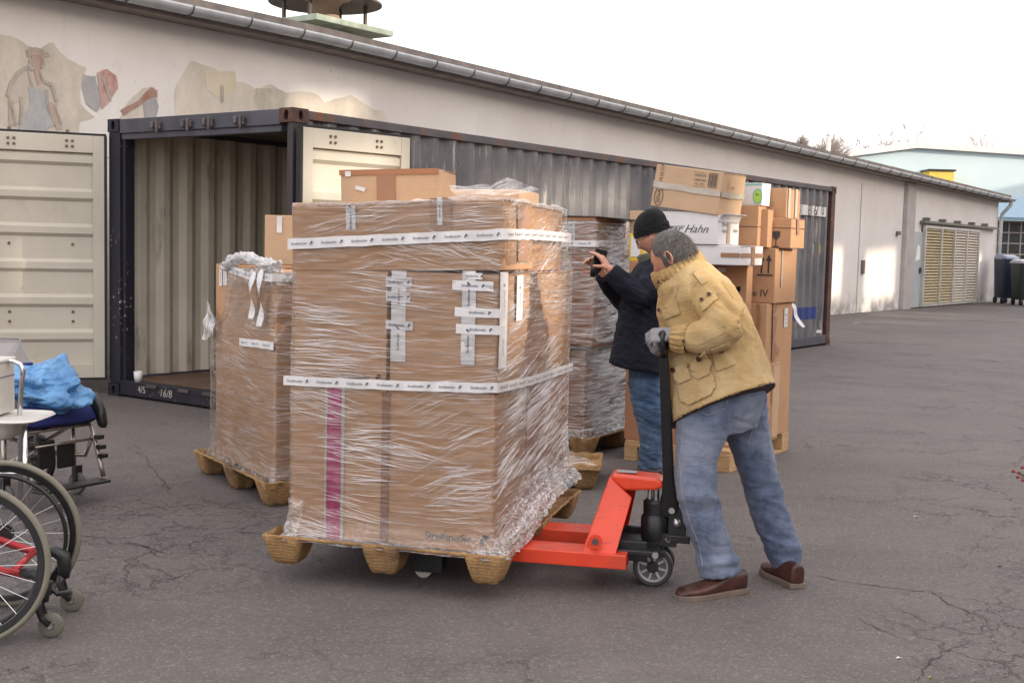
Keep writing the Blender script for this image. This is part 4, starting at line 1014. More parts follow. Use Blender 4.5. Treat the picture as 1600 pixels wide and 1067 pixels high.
# ================================================================ main load on the pallet jack
MF = Frame((-.965, 5.262), -.268)
VR = MF.on_u(888, 600, MF.on_v(771, 740)[0] + .01)[0]
pressed_pallet(MF.M @ Matrix.Translation((-.10, -.05, .075)), 1.10, VR + .14, .125, 'pressed wood pallet lifted on the red jack under the largest wrapped load')
ZD = .205
u605 = MF.on_v(604, 740)[0]; uR = MF.on_v(771, 740)[0]; uRm = MF.on_v(779, 500)[0]
z89 = MF.on_v(604, 605)[1]; z138 = MF.on_v(604, 424)[1]; zT = MF.on_v(790, 309)[1]; zTL = MF.on_v(465, 324)[1]
gm = 'boxes wrapped on the largest load'
bA = Box(MF, .004, u605 - .006, .0, .52, ZD, z89 - .003, 'tall brown box with magenta tape stripe, lower layer of the largest wrapped load', CA, gm)
bB = Box(MF, u605 + .004, uR, .0, .53, ZD, z89 - .003, 'wide brown box with printed name at its base, lower layer of the largest wrapped load', CA, gm)
bC = Box(MF, u605 + .004, uR, .54, VR - .01, ZD, z89 - .003, 'brown box behind the wide one in the lower layer, on the side towards the jack', CC, gm)
bD = Box(MF, .012, u605 - .010, .0, .52, z89, z138, 'plain brown box over the magenta-striped one in the largest wrapped load', CA, gm)
bE = Box(MF, u605 + .006, uRm, .0, .50, z89, z138, 'brown box covered in short crossed printed tapes, middle layer of the largest wrapped load', CA, gm)
bF = Box(MF, u605 + .006, uRm, .51, VR - .01, z89, z138, 'brown box behind the cross-taped one in the middle layer of the largest load', CA, gm)
uTop = MF.on_v(790, 360)[0]
bU = Box(MF, .0, uTop, .0, .46, z138 + .004, zT - .02, 'long brown box lying across the top of the largest wrapped load', CA, gm, yaw=.0)
bU2 = Box(MF, .0, uTop - .06, .48, VR - .07, z138 + .004, zT - .01, 'brown box lying behind the long one on top of the largest wrapped load', CA, gm)
# tilt the long top box slightly, as in the load
bU.o.rotation_euler = (0, -R(1.7), MF.a); bU.M = Matrix.Translation(bU.o.location) @ bU.o.rotation_euler.to_matrix().to_4x4()
t_ = NT('magenta_tape'); t_.pr(Base_Color=t_.mix(t_.rng(t_.noise(14, 4), .4, .6), (.36, .03, .12), (.45, .10, .19)), Roughness=.35); MAG = t_.mat
bA.spx('F', 509, 537, 603, 842, mat=CT, name='clear_tape'); bA.spx('F', 513, 532, 603, 843, mat=MAG, name='magenta_tape', wob=.006)
mb = MB(); a_, z_ = bB.uv('F', 700, 838); brand_on(mb, bB.pm('F', a_, z_, .0065), .047); mb.build('printing', INK, bB.o, raw=True)
mb = MB(); a_, z_ = bA.uv('F', 560, 587); a_, z_ = bD.uv('F', 560, 588); brand_on(mb, bD.pm('F', a_ - .012, z_, .0065), .030); mb.build('printing', INK, bD.o, raw=True)
bB.spx('F', 598, 606, 612, 862, mat=simple('tape_edge_brown', (.25, .12, .07), .5), name='edge_tape')
for (x0, x1, y0, y1) in ((613, 634, 423, 565), (604, 644, 433, 449), (604, 642, 456, 472), (604, 646, 500, 516), (724, 742, 423, 570), (708, 772, 438, 455), (712, 790, 480, 497), (714, 790, 506, 524), (733, 755, 426, 437)):
    logo_tape(bE, 'F', x0, x1, y0, y1)
logo_tape(bE, 'R', 777, 786, 425, 573)
logo_tape(bE, 'R', 803, 811, 430, 500); logo_tape(bU, 'F', 541, 557, 322, 358)
bU.spx('F', 672, 706, 310, 362, mat=BT); logo_tape(bU, 'F', 684, 692, 308, 352)
bU.spx('R', 806, 822, 318, 408, mat=BT, name='tape')
# open box and low box behind, on top of the load
q = Frame(MF.o[:2], MF.a)
ubL, _ = MF.on_v(533, 290, .62); ubR, _ = MF.on_v(684, 290, .62); zO = MF.on_v(680, 263, .62)[1]
bO = Box(MF, ubL, ubR, .62, .92, zT - .005, zO - .01, 'tall pale brown box with a brown tape stripe atop the largest wrapped load', CB, None, yaw=.03)
bO.o.rotation_euler = (0, R(-1.5), MF.a + .03); bO.M = Matrix.Translation(bO.o.location) @ bO.o.rotation_euler.to_matrix().to_4x4()
bO.spx('F', 589, 618, 268, 318, mat=BT); bO.strip('F', -bO.w / 2 - .006, bO.w / 2 + .004, bO.h - .022, bO.h + .004, mat=CC, name='flap_edge')
bO.spx('F', 540, 549, 268, 276, mat=WT, name='tape_scrap'); bO.spx('F', 556, 572, 292, 298, mat=WT, name='torn_mark', rot=-.25)
ub2, _ = MF.on_v(703, 295, .5); ub3, _ = MF.on_v(812, 295, .5)
zl = MF.on_v(760, 296, .5)[1]
bL = Box(MF, ub2, ub3, .5, .86, zT - .005, zl, 'low brown box peeking over the largest wrapped load beside the tall pale box', CB, None)
# the film
def fold_main(s, z, r):
    side = s > uR + .01
    if z > 1.38: return (r.choice((-24, -14, 12, 3)) if not side else r.choice((-5, 6, 12)), 13, .16, 4)
    if side: return (r.uniform(5, 13) if z < 1.2 else r.uniform(-4, 6), 18, .26, 1.5)
    if z > .89: return (r.uniform(-7, 3), 14, .24, 2)
    return (r.choice((-3, 2, 7, 12, -10)) if s < .6 else r.choice((3, 9, 16, 26)), 15, .20, 3)
def cr_main(u, v, z):
    c = 0
    if z < .33: c = max(c, (1 - (z - .2) / .13) * (.35 + .65 * sstep((u - .80) / .1)))
    if u > .9: c = max(c, .95 * sstep((.42 + .0 - z + v * .10) / .09) * sstep((v - .05) / .2))
    if u < .06 and z < .36: c = max(c, .8)
    c = max(c, .5 * sstep((z - (zT - .04)) / .05)); return min(1, max(0, c))
def dz_main(u, v, z, t):
    return -.045 * sstep(t * 1.0 - .8 + .2) * 0 + (-(1 - sstep((u - 0) / .99)) * .036 * sstep((z - 1.4) / .25)) + (.10 * sstep((v - .2) / .7) * sstep((u - .8) / .15) * (1 - sstep((z - .2) / .25)))
a_ = .010
mfilm = film(MF, [(.19, [(-.04, -.046), (uR + .07, -.046), (uR + .085, VR + .05), (-.02, VR)]), (.225, [(-.02, -.028), (uR + .055, -.028), (uR + .07, VR + .03), (-a_, VR)]), (.29, [(-a_, -.012), (uR + .015, -.012), (uR + .04, VR), (-a_, VR)]),
     (.34, [(-a_, -a_), (uR + a_, -a_), (uR + .02, VR), (-a_, VR)]), (z89, [(-a_, -a_), (uR + a_, -a_), (uR + .02, VR), (-a_, VR)]),
     (z138 - .02, [(-.004, -a_), (uRm + a_, -a_), (uRm + .02, VR), (-a_, VR)]), (z138 + .10, [(-.004, -a_), (uTop + a_, -a_), (uTop - .02, VR - .05), (-a_, VR - .05)]),
     (zT - .004, [(-.006, -a_), (uTop + a_, -a_), (uTop - .035, VR - .05), (-a_, VR - .05)])],
     'shiny clear stretch film wrapped around the largest load of boxes', seed=2, crumple=cr_main, dz=dz_main, rag=.006, folds=fold_main, nf=120)
zb = [MF.on_v(455, 594)[1], MF.on_v(770, 605)[1]]; vb, zb2 = MF.on_u(892, 572, uR + .02)
band_on_film(MF, [(-.028, -.02, zb[0]), (.5, -.019, (zb[0] + zb[1]) / 2 - .004), (uR + .016, -.021, zb[1]), (uR + .026, .5, (zb[1] + zb2) / 2 - .005), (uR + .032, VR, zb2)], .042, mfilm, size=.0165)
zt0, zt1 = MF.on_v(463, 382)[1], MF.on_v(790, 366)[1]; _, zt2 = MF.on_u(870, 370, uTop)
band_on_film(MF, [(-.014, -.02, zt0), (.5, -.019, (zt0 + zt1) / 2 + .002), (uTop + .014, -.021, zt1), (uTop + .004, .45, zt1 + .005), (uTop - .014, VR - .05, zt2)], .046, mfilm, size=.0165)
LOOSE = m_film('loose_film', .8, .01, lines=.8, fres=.12)
# loose peak of film standing up over the top
pk = MB(); def_pts = [(742, 300, .3), (792, 276, .45), (838, 294, .5), (800, 298, .1)]
def film_sheet(corners, n=26, amp=.008, seed=3):
    mb = MB(); vs = []; uv = []; c = [V(x) for x in corners]
    for i in range(n + 1):
        for j in range(n + 1):
            s, t = i / n, j / n; p = (c[0] * (1 - s) + c[1] * s) * (1 - t) + (c[3] * (1 - s) + c[2] * s) * t
            p = p + V((noise.noise(p * 16 + V((seed, 0, 0))), noise.noise(p * 16 + V((0, seed, 0))), noise.noise(p * 16))) * amp; vs.append(p); uv.append((s * .3 + seed, t * .3))
    mb.add(vs, [(i * (n + 1) + j, (i + 1) * (n + 1) + j, (i + 1) * (n + 1) + j + 1, i * (n + 1) + j + 1) for i in range(n) for j in range(n)]); mb.uv = uv; return mb
def pxv(px, py, fr, v): u, z = fr.on_v(px, py, v); return fr.P(u, v, z)
pa = pxv(738, 304, MF, .22); pb = pxv(793, 276, MF, .30); pc_ = pxv(846, 298, MF, .26); pd = pxv(795, 306, MF, .20)
film_sheet([pa, pb, pc_, pd], amp=.006).build('loose_film', LOOSE, mfilm, smooth=True, raw=True)
pa = pxv(700, 291, MF, .24); pb = pxv(764, 289, MF, .28); pc_ = pxv(776, 303, MF, .2); pd = pxv(712, 306, MF, .16)
film_sheet([pa, pb, pc_, pd], amp=.008, seed=9).build('loose_film', LOOSE, mfilm, smooth=True, raw=True)

# ================================================================ wrapped load on the far side, nearer the container
LF = Frame((-1.904, 7.617), -.987)
LWd = 1.05
pressed_pallet(LF.M @ Matrix.Translation((-.14, -.06, 0)), 1.22, .84, .135, 'pressed wood pallet under the narrow wrapped load in front of the open container')
uc = LF.on_v(362, 500)[0]; zL1 = LF.on_v(327, 412)[1]; zL2 = LF.on_v(431, 425)[1]
gl = 'boxes of the narrow wrapped load'
b1 = Box(LF, .0, uc - .01, .03, .60, .145, zL1, 'tall open-topped brown carton at the container side of the narrow wrapped load', CA, gl, open_top=True)
b2 = Box(LF, uc, LWd, .0, .68, .145, zL2, 'tall brown carton under knotted film in the narrow wrapped load', CA, gl)
b2.spx('F', 374, 431, 564, 582, mat=BT); logo_tape(b1, 'F', 344, 349, 415, 447); logo_tape(b1, 'F', 351, 356, 415, 446)
m_ = MB(); m_.box(-b1.w / 2 + .012, b1.w / 2 - .012, -b1.d / 2 + .012, b1.d / 2 - .012, b1.h - .002, b1.h + .006); m_.build('painted_shadow_opening', simple('inside_shade_brown', (.20, .11, .06), .9), b1.o)  # flat dark slab paints the shaded inside of the open carton
z3a = W(413, 336, 7.75).z
b3 = Box(Frame(G(413, 560)[:2], -.3), 0, .01, 0, .01, 0, .01, '') if False else None
pq = W(413, 336, 7.75); KF = Frame((pq.x, 7.75), -.12)
b3 = Box(KF, 0, .62, 0, .40, .0, pq.z, 'very tall pale carton standing between the narrow wrapped load and the largest one', CB, None)
b3.spx('F', 433, 441, 338, 364, mat=WT)
def cr_l(u, v, z): return min(1, .85 * sstep((z - zL2 + .13) / .08) + .6 * (1 - sstep((z - .15) / .12)))
lf = film(LF, [(.12, [(-.03, -.03), (LWd + .02, -.03), (LWd + .02, .74), (-.03, .74)]), (.22, [(-.012, -.012), (LWd + .012, -.012), (LWd + .012, .70), (-.012, .70)]),
    (.93, [(-.012, -.012), (LWd + .012, -.012), (LWd + .012, .70), (-.012, .70)])],
    'clear stretch film around the lower part of the narrow load in front of the container', seed=5, crumple=cr_l, top=False, folds=lambda s, z, r: (r.uniform(-8, 8), 9, .20, 2), nf=50)
lf2 = film(LF, [(.93, [(uc - .30, -.014), (LWd + .012, -.012), (LWd + .012, .70), (uc - .20, .70)]), (1.08, [(uc - .12, -.014), (LWd + .012, -.012), (LWd + .012, .70), (uc - .10, .70)]), (zL2 + .0, [(uc - .02, -.02), (LWd + .012, -.012), (LWd + .012, .70), (uc - .02, .70)])],
    'bunched clear film gathered over the top of the carton in the narrow load', seed=6, crumple=cr_l, folds=lambda s, z, r: (r.uniform(20, 60) if s < .5 else r.uniform(-5, 5), 9, .14, 4), nf=40)
# knotted ridge of film and hanging printed tapes
rg = MB()
kp = [LF.P(uc - .02, -.02, zL2 + .0), LF.P(uc + .10, -.03, zL2 + .05), LF.P(uc + .25, -.01, zL2 + .075), LF.P(uc + .45, .0, zL2 + .05), LF.P(LWd, .0, zL2 + .03)]
n_ = 60; vs = []; uvl = []
for i in range(n_ + 1):
    t = i / n_ * 4; k = min(3, int(t)); p = kp[k].lerp(kp[k + 1], t - k)
    for j in range(14):
        a = 2 * math.pi * j / 14; r = .028 * (1 + .9 * noise.noise(V((i * .35, j * .9, 2)))) + .018 * noise.noise(V((i * .9, j * 1.7, 9)))
        vs.append(p + LF.v * (math.cos(a) * r * 1.2) + V((0, 0, math.sin(a) * r))); uvl.append((i * .02, j * .03))
rg.add(vs, [(i * 14 + j, i * 14 + (j + 1) % 14, (i + 1) * 14 + (j + 1) % 14, (i + 1) * 14 + j) for i in range(n_) for j in range(14)]); rg.uv = uvl
rg.build('knotted_ridge', m_film('film_bunched', 1.5, .42), lf2, smooth=True, raw=True)
band_on_film(LF, [(uc - .03, -.03, LF.on_v(360, 418)[1]), (uc + .35, -.028, LF.on_v(400, 431)[1]), (LWd + .015, -.03, LF.on_v(431, 434)[1]), (LWd + .02, .5, LF.on_v(431, 434)[1] - .0)], .045, lf2, size=.016)
def hang(px0, py0, px1, py1, w_=.045):
    u0, z0 = LF.on_v(px0, py0, -.035); u1, z1 = LF.on_v(px1, py1, -.03); mb = MB(); vs = []; n = 14
    for i in range(n + 1):
        t = i / n; c = LF.P(u0 + (u1 - u0) * t, -.045 + .012 * math.sin(t * 7 + px0), z0 + (z1 - z0) * t)
        for s in (-1, 1): vs.append(c + LF.u * s * w_ / 2 * (1 - .2 * math.sin(t * 5)) + LF.v * s * .008 * math.sin(t * 9))
    mb.add(vs, [(2 * i, 2 * i + 1, 2 * i + 3, 2 * i + 2) for i in range(n)]); o = mb.build('hanging_tape', WT, lf2, raw=True)
    tx = MB()
    for t in (.3, .75): brand_on(tx, plane_M(LF.P(u0 + (u1 - u0) * t, -.07, z0 + (z1 - z0) * t), V((0, 0, -1)), LF.u), .016)
    tx.build('printing', INKB, o, raw=True)
hang(398, 424, 394, 498); hang(411, 420, 408, 510)
uA, zA = LF.on_v(374, 534, -.02); uB_, zB_ = LF.on_v(436, 543, -.02)
band_on_film(LF, [(uA, -.02, zA), ((uA + uB_) / 2, -.02, (zA + zB_) / 2 + .004), (LWd + .014, -.02, zB_)], .045, lf2, size=.016, rep=.17)
# torn flap of film at the side
pa = LF.P(-.015, -.02, .98); 
film_sheet([LF.P(-.02, -.02, 1.12), LF.P(-.05, -.05, .86), LF.P(.10, -.03, .90), LF.P(.12, -.02, 1.0)], amp=.02, seed=4).build('torn_film', m_film('film_torn', 1.3, .35), lf, smooth=True, raw=True)

# ================================================================ wrapped load behind, beyond the largest one
PF = Frame((.545, 8.60), -.545)
zp = 1.72
pressed_pallet(PF.M @ Matrix.Translation((-.86, -.03, 0)), .90, 1.2, .13, 'pressed wood pallet under the load between the largest one and the man with the phone')
gp_ = 'boxes of the glossy wrapped load'
c1 = Box(PF, -.78, -.02, .0, .42, .14, .76, 'reddish brown lower box of the glossy load behind the largest one', CC, gp_)
c2 = Box(PF, -.80, .045, -.02, .46, .80, zp, 'tall reddish brown upper box of the glossy load behind the largest one', CC, gp_)
c3 = Box(PF, -.78, -.0, .46, 1.1, .14, 1.66, 'big box at the back of the glossy wrapped load', CA, gp_)
logo_tape(c2, 'F', 888, 899, 346, 378); c2.spx('F', 880, 890, 395, 560, mat=CT, name='clear_tape')
m_ = MB(); m_.add([(-c2.w / 2 - .02, -c2.d / 2 - .02, c2.h + .02), (c2.w / 2 + .02, -c2.d / 2 - .01, c2.h + .006), (c2.w / 2 + .3, c2.d / 2, c2.h - .02), (-c2.w / 2, c2.d / 2, c2.h + .01)], [(0, 1, 2, 3)])
o = m_.build('black_top_sheet', simple('black_sheet', (.015, .015, .018), .35), c2.o); s_ = o.modifiers.new('t', 'SOLIDIFY'); s_.thickness = .006
def cr_p(u, v, z): return .9 * (1 - sstep((z - .13) / .13)) + .25 * sstep((z - 1.62) / .08)
pfilm = film(PF, [(.125, [(-.82, -.03), (.01, -.03), (.02, 1.13), (-.82, 1.13)]), (.24, [(-.80, -.012), (-.005, -.012), (.01, 1.12), (-.8, 1.12)]), (.74, [(-.80, -.012), (-.005, -.012), (.01, 1.12), (-.8, 1.12)]),
    (.84, [(-.81, -.032), (.058, -.032), (.03, 1.12), (-.8, 1.12)]), (zp - .03, [(-.81, -.032), (.058, -.032), (.02, 1.12), (-.8, 1.12)])],
    'very glossy wrinkled stretch film around the load beside the man with the phone', FILM2, seed=8, crumple=cr_p, amp=.004, folds=lambda s, z, r: (r.uniform(-2, 16), 26, .26, 4) if s > .78 else (r.uniform(-6, 10), 5, .2, 3), nf=240)
zz = PF.on_v(890, 380, -.03)[1]
band_on_film(PF, [(-.8, -.045, zz - .01), (.06, -.045, zz), (.045, .5, zz + .01)], .045, pfilm, size=.016)

# small empty pallet corner with film, behind the largest load
c = G(938, 736, .13)
SF0 = Frame((c.x, c.y), -.10)
pressed_pallet(SF0.M @ Matrix.Translation((-.62, -.0, 0)), .62, .60, .13, 'small empty pressed wood pallet with loose film, half hidden behind the largest load', 2, 2, .10)
f_ = film_sheet([SF0.P(-.5, .05, .33), SF0.P(-.22, .03, .27), SF0.P(-.02, .06, .155), SF0.P(-.5, .0, .15)], amp=.012, seed=6)
o = f_.build('loose_film', FILM2, smooth=True, raw=True); tag(o, 'crumpled clear film lying on the small empty pallet', 'film')

# ================================================================ stack of assorted boxes on a wooden pallet
KFm = Frame((1.50, 8.115), -.555)
UL = -.80
def m_pine():
    t = NT('pallet_pine'); b = t.mix(t.rng(t.noise(3, 6, .7, sc=(1, 6, 6)), .3, .7), (.40, .235, .11), (.56, .37, .19)); b = t.mix(t.rng(t.noise(2, 4), .5, .7, 0, .6), b, (.25, .15, .08))
    t.pr(Base_Color=b, Roughness=.75, Normal=t.bump(t.noise(10, 5, sc=(1, 8, 8)), .3, .004)); return t.mat
pine = m_pine(); wp_ = thing('wooden_pallet', 'rough wooden pallet under the tall stack of assorted boxes', 'pallet', M=KFm.M)
for k in range(5):
    m_ = MB(); y = .01 + k * .26; m_.box(UL, .0, y, y + .145, .122, .144); m_.build('deck_board', pine, wp_, bevel=.003)
for x in (UL, UL / 2 - .05, -.10):
    m_ = MB(); m_.box(x, x + .10, .0, 1.2, 0, .022); m_.build('bottom_board', pine, wp_, bevel=.003)
    for y in (.0, .53, 1.055): m_ = MB(); m_.box(x, x + .10, y, y + .145, .0225, .0995); m_.build('block', pine, wp_, bevel=.004)
for y in (.0, .53, 1.055):
    m_ = MB(); m_.box(UL, 0, y, y + .145, .1, .1215); m_.build('stringer_board', pine, wp_, bevel=.003)
gk = 'assorted boxes stacked on the wooden pallet'
def kbox(v0, xl, xr, yt, yb, depth, label, mat=CA, fr=KFm, z0=None, z1=None, **k):
    ym = (yt + yb) / 2
    u0 = fr.on_v(xl, ym, v0)[0]; u1 = fr.on_v(xr, ym, v0)[0]
    a = fr.on_v(xr, yb, v0)[1] if z0 is None else z0; b = fr.on_v(xr, yt, v0)[1] if z1 is None else z1
    return Box(fr, u0, u1, v0, v0 + depth, a, b, label, mat, gk, **k), a, b
# big box behind the man with the phone
Lb, _, zLb = kbox(.03, 979, 1075, 411, 700, .52, 'big reddish brown box at floor level directly behind the man with the phone', CC, z0=.146)
J, _, zJ = kbox(.62, 1110, 1194, 475, 690, .57, 'large creased brown box at the bottom of the stack with torn brown tape', CA, z0=.146)
Dm, _, zD = kbox(.50, 1085, 1165, 415, 600, .11, 'tall brown box with a black hole mark behind the shoulder of the yellow jacket', CA, z0=.146)
I_, _, zI = kbox(.70, 1122, 1211, 388, 474, .46, 'brown box with double arrows and lettering on the creased bottom box', CA, z0=zJ + .003)
Hh, _, zH = kbox(.76, 1188, 1236, 341, 390, .30, 'brown lidded box with a fragile glass symbol in the stack', CA, z0=zI + .003)
Gg, _, zG = kbox(.80, 1180, 1229, 294, 340, .30, 'brown box with pale tape on its edge, topmost over the fragile glass box', CA, z0=zH + .003)
Fm, _, zF = kbox(.60, 1128, 1184, 322, 386, .18, 'two-tier brown box squeezed under the white box with a green sticker', CA, z0=zI + .003)
Ee, _, zE = kbox(.62, 1140, 1191, 286, 321, .16, 'small white box with a round green sticker near the top of the stack', CWH, z0=zF + .003)
Cc, zC0, zC = kbox(.10, 1010, 1157, 384, 415, .42, 'white flat box with a brown tape cross on its end', CWH, z0=None)
Bb, zB0, zB = kbox(.08, 1003, 1121, 331, 378, .40, 'white box with handwritten-style black script, under the long brown box', CWH, z0=zC + .003)
Kk, _, _ = kbox(.78, 1180, 1208, 568, 700, .12, 'narrow brown box with printed lines leaning low beside the creased box', CB, z0=.146)
# long brown box on top, tilted
fr = KFm; pA = pxv(1026, 257, fr, .06); pB = pxv(1131, 269, fr, .06); pC = pxv(1121, 337, fr, .06); pD = pxv(1016, 321, fr, .06)
xd = ((pB - pA) + (pC - pD)).normalized(); zd = ((pA - pD) + (pB - pC)); zd = (zd - xd * zd.dot(xd)).normalized(); yd = zd.cross(xd)
wS, hS = ((pB - pA).length + (pC - pD).length) / 2, ((pA - pD).length + (pB - pC).length) / 2; dS = .42
oS = (pA + pB + pC + pD) / 4 - zd * hS / 2 + yd * dS / 2
MS = Matrix(((xd.x, yd.x, zd.x, oS.x), (xd.y, yd.y, zd.y, oS.y), (xd.z, yd.z, zd.z, oS.z), (0, 0, 0, 1)))
Sx = Box(fr, 0, wS, 0, dS, 0, hS, 'long brown box with clear tape across it, tilted on top of the stack', CB, gk, M=MS)
w2, h2 = wS / 2, hS
Sx.strip('F', -w2, w2, h2 * .44, h2 * .58, mat=CT, name='clear_tape', rot=-.02, wob=.012); Sx.strip('R', -dS / 2, dS / 2, h2 * .42, h2 * .56, mat=CT, name='clear_tape', wob=.01)
Sx.text('F', [('SENA', -w2 + .055, h2 * .26, .04, math.pi / 2), ('719.S3 CA', -w2 + .055, h2 * .78, .034, math.pi / 2), ('MADE IN', w2 - .165, h2 * .86, .022), ('CARTON', w2 - .165, h2 * .75, .022), ('No. 719', w2 - .165, h2 * .66, .02)])
Sx.shapes('F', ring(-w2 + .055, h2 * .25, .034, .066, .005) + [rect(w2 - .10, w2 - .035, h2 * .62, h2 * .635), rect(w2 - .10, w2 - .035, h2 * .93, h2 * .945)] + [rect(w2 - .10 + .0075 * k, w2 - .10 + .0075 * k + (.003 if k % 3 else .005), h2 * .65, h2 * .92) for k in range(9)] + [rect(w2 - .215, w2 - .115, h2 * .60, h2 * .606), rect(w2 - .215, w2 - .115, h2 * .92, h2 * .926)])
Sx.text('R', [('sena', -.02, h2 * .68, .035), ('I', -.10, h2 * .70, .08)], simple('faded_print', (.30, .18, .11), .8))
def bh(b): return b.w / 2, b.h
w_, h_ = bh(Bb); a1, z1 = Bb.uv('F', 1062, 358)
Bb.text('F', [('Peter Hahn', a1 + .02, z1, .078, -.0, .5, 1.05)], INK)
Bb.shapes('F', [[(a1 - .30, z1 + .012), (a1 + .04, z1 + .018), (a1 + .04, z1 + .022), (a1 - .30, z1 + .016)]], INK, off=.0072)
Bb.text('R', [('Peter', -.08, h_ * .62, .04), ('Hahn', -.08, h_ * .42, .04), ('Hahn', .12, h_ * .45, .04, 0, .4)], INK)
Bb.strip('R', -.035, .02, .01, h_ - .01, mat=m_card('kraft_strip', (.45, .36, .27)), name='kraft_strip')
m_ = MB(); n = 8
for k in range(n): 
    a, b = R(100 * k / n), R(100 * (k + 1) / n); r_ = .05
    m_.add([(w_ + .004 + .05 - r_ * math.cos(a) * 0 - .05 * math.cos(a), -Bb.d / 2 - .0, h_ - .07 + .06 * math.sin(a)), (w_ + .054 - .05 * math.cos(b), -Bb.d / 2, h_ - .07 + .06 * math.sin(b)), (w_ + .054 - .05 * math.cos(b), Bb.d / 2 - .02, h_ - .07 + .06 * math.sin(b)), (w_ + .054 - .05 * math.cos(a), Bb.d / 2 - .02, h_ - .07 + .06 * math.sin(a))], [(0, 1, 2, 3)])
o = m_.build('folded_flap', CWH, Bb.o, smooth=True); s_ = o.modifiers.new('t', 'SOLIDIFY'); s_.thickness = .004
w_, h_ = bh(Cc); Cc.strip('R', -Cc.d / 2, Cc.d / 2, h_ * .40, h_ * .62, mat=BT); Cc.strip('R', -.02, .045, .004, h_ - .004, mat=BT); Cc.strip('F', w_ - .14, w_, h_ * .40, h_ * .62, mat=BT)
a, z = I_.uv('F', 1183, 458); I_.text('F', [('Seite IV', a - .03, z, .075)], INK)
a, z = I_.uv('F', 1196, 414)
ar = []
for dx in (-.026, .026): ar += [rect(a + dx - .006, a + dx + .006, z - .06, z + .045), [(a + dx - .022, z + .03), (a + dx + .022, z + .03), (a + dx, z + .075)]]
ar.append(rect(a - .06, a + .06, z - .078, z - .068)); I_.shapes('F', ar)
I_.strip('R', -.12, -.09, .12, I_.h - .01, mat=CT, name='torn_tape', wob=.012)
a, z = Hh.uv('F', 1213, 371)
gl_ = [(a - .030, z + .045), (a + .030, z + .045), (a + .028, z + .01), (a + .016, z - .012), (a + .004, z - .018), (a + .004, z - .06), (a + .024, z - .068), (a + .024, z - .074), (a - .024, z - .074), (a - .024, z - .068), (a - .004, z - .06), (a - .004, z - .018), (a - .016, z - .012), (a - .028, z + .01)]
Hh.shapes('F', [gl_]); Hh.strip('F', -Hh.w / 2 - .004, Hh.w / 2 + .004, Hh.h * .66, Hh.h * .68, mat=SEAM, name='lid_edge'); Hh.strip('R', -Hh.d / 2 - .004, Hh.d / 2, Hh.h * .66, Hh.h * .68, mat=SEAM, name='lid_edge'); Hh.strip('R', -.05, .0, .1, Hh.h * .98, mat=BT, wob=.01)
Gg.strip('R', -.13, -.08, .0, Gg.h, mat=CT, name='clear_tape'); Gg.text('F', [('LEWIS', -.04, Gg.h * .45, .05)], simple('faded_green', (.30, .22, .12), .8)); Gg.strip('R', .02, .07, .0, Gg.h, mat=CT, name='clear_tape')
Fm.strip('F', -Fm.w / 2, Fm.w / 2, Fm.h * .49, Fm.h * .505, mat=SEAM, name='lid_edge'); Fm.strip('R', -Fm.d / 2, Fm.d / 2, Fm.h * .49, Fm.h * .505, mat=SEAM, name='lid_edge')
F2, _, _ = kbox(.66, 1180, 1200, 327, 386, .10, 'slim brown box wedged between the two-tier box and the fragile glass box', CA, z0=zI + .003)
a, z = Ee.uv('F', 1184, 307); Ee.shapes('F', [circ(a, z, .036, .055)], simple('teal_ring', (.10, .45, .38), .5), 'sticker'); Ee.shapes('F', [circ(a, z, .030, .047)], simple('green_sticker', (.36, .58, .10), .5), 'sticker', .0072); Ee.text('F', [('Bio', a, z + .012, .022)], simple('dark_green', (.05, .15, .03), .6), off=.0085)
Ee.strip('F', -Ee.w / 2, Ee.w / 2, Ee.h - .014, Ee.h - .004, mat=simple('teal_line', (.15, .5, .48), .5), name='teal_line')
a, z = Dm.uv('F', 1154, 452); Dm.shapes('F', [rect(a - .014, a + .016, z - .018, z + .02)], blk); Dm.spx('F', 1118, 1134, 418, 425, mat=CWH, name='paper_label')  # black patch painted for the shaded hole in the carton
a, z = J.uv('R', 1227, 492); J.strip('R', a - .04, a + .04, z - .09, z + .05, mat=CWH, name='paper_label'); J.text('R', [('ABCD', a, z, .02), ('2019', a, z - .03, .02), ('123', a, z - .06, .02)], INK, off=.0085)
J.strip('R', -.17, -.10, .56, J.h, mat=BT, name='torn_tape', wob=.04, rot=.05); J.strip('R', -.12, -.02, .60, .67, mat=BT, name='torn_tape', wob=.03); J.strip('R', -.14, -.05, .25, .38, mat=BT, name='torn_tape', wob=.01)
J.strip('F', J.w / 2 - .07, J.w / 2 - .045, .66, J.h, mat=BT, name='tape', wob=.02)
ln = [rect(-.035, .035, .24 + k * .035, .243 + k * .035) for k in range(9)] + ring(.0, .14, .026, .03, .005); Kk.shapes('F', ln); Kk.text('F', [('GE', .02, Kk.h - .10, .04), ('CIT', .0, .60, .03)])
Kk.shapes('F', [rect(-.004, .04, .03, .10)])
# white ribbon curling out of the stack
rb = MB(); pts = [pxv(*p, KFm, .75) for p in ((1238, 474), (1243, 482), (1242, 492), (1248, 502), (1257, 512))]; vs = []
for i, p in enumerate(pts): vs += [p + V((.012, .0, .005)), p - V((.012, .01 * (i % 2), .005))]
rb.add(vs, [(2 * i, 2 * i + 1, 2 * i + 3, 2 * i + 2) for i in range(4)]); o = rb.build('white_strap', WT, J.o, raw=True); o.matrix_parent_inverse = J.o.matrix_basis.inverted()
s_ = o.modifiers.new('s', 'SUBSURF'); s_.levels = 2; s_.render_levels = 2
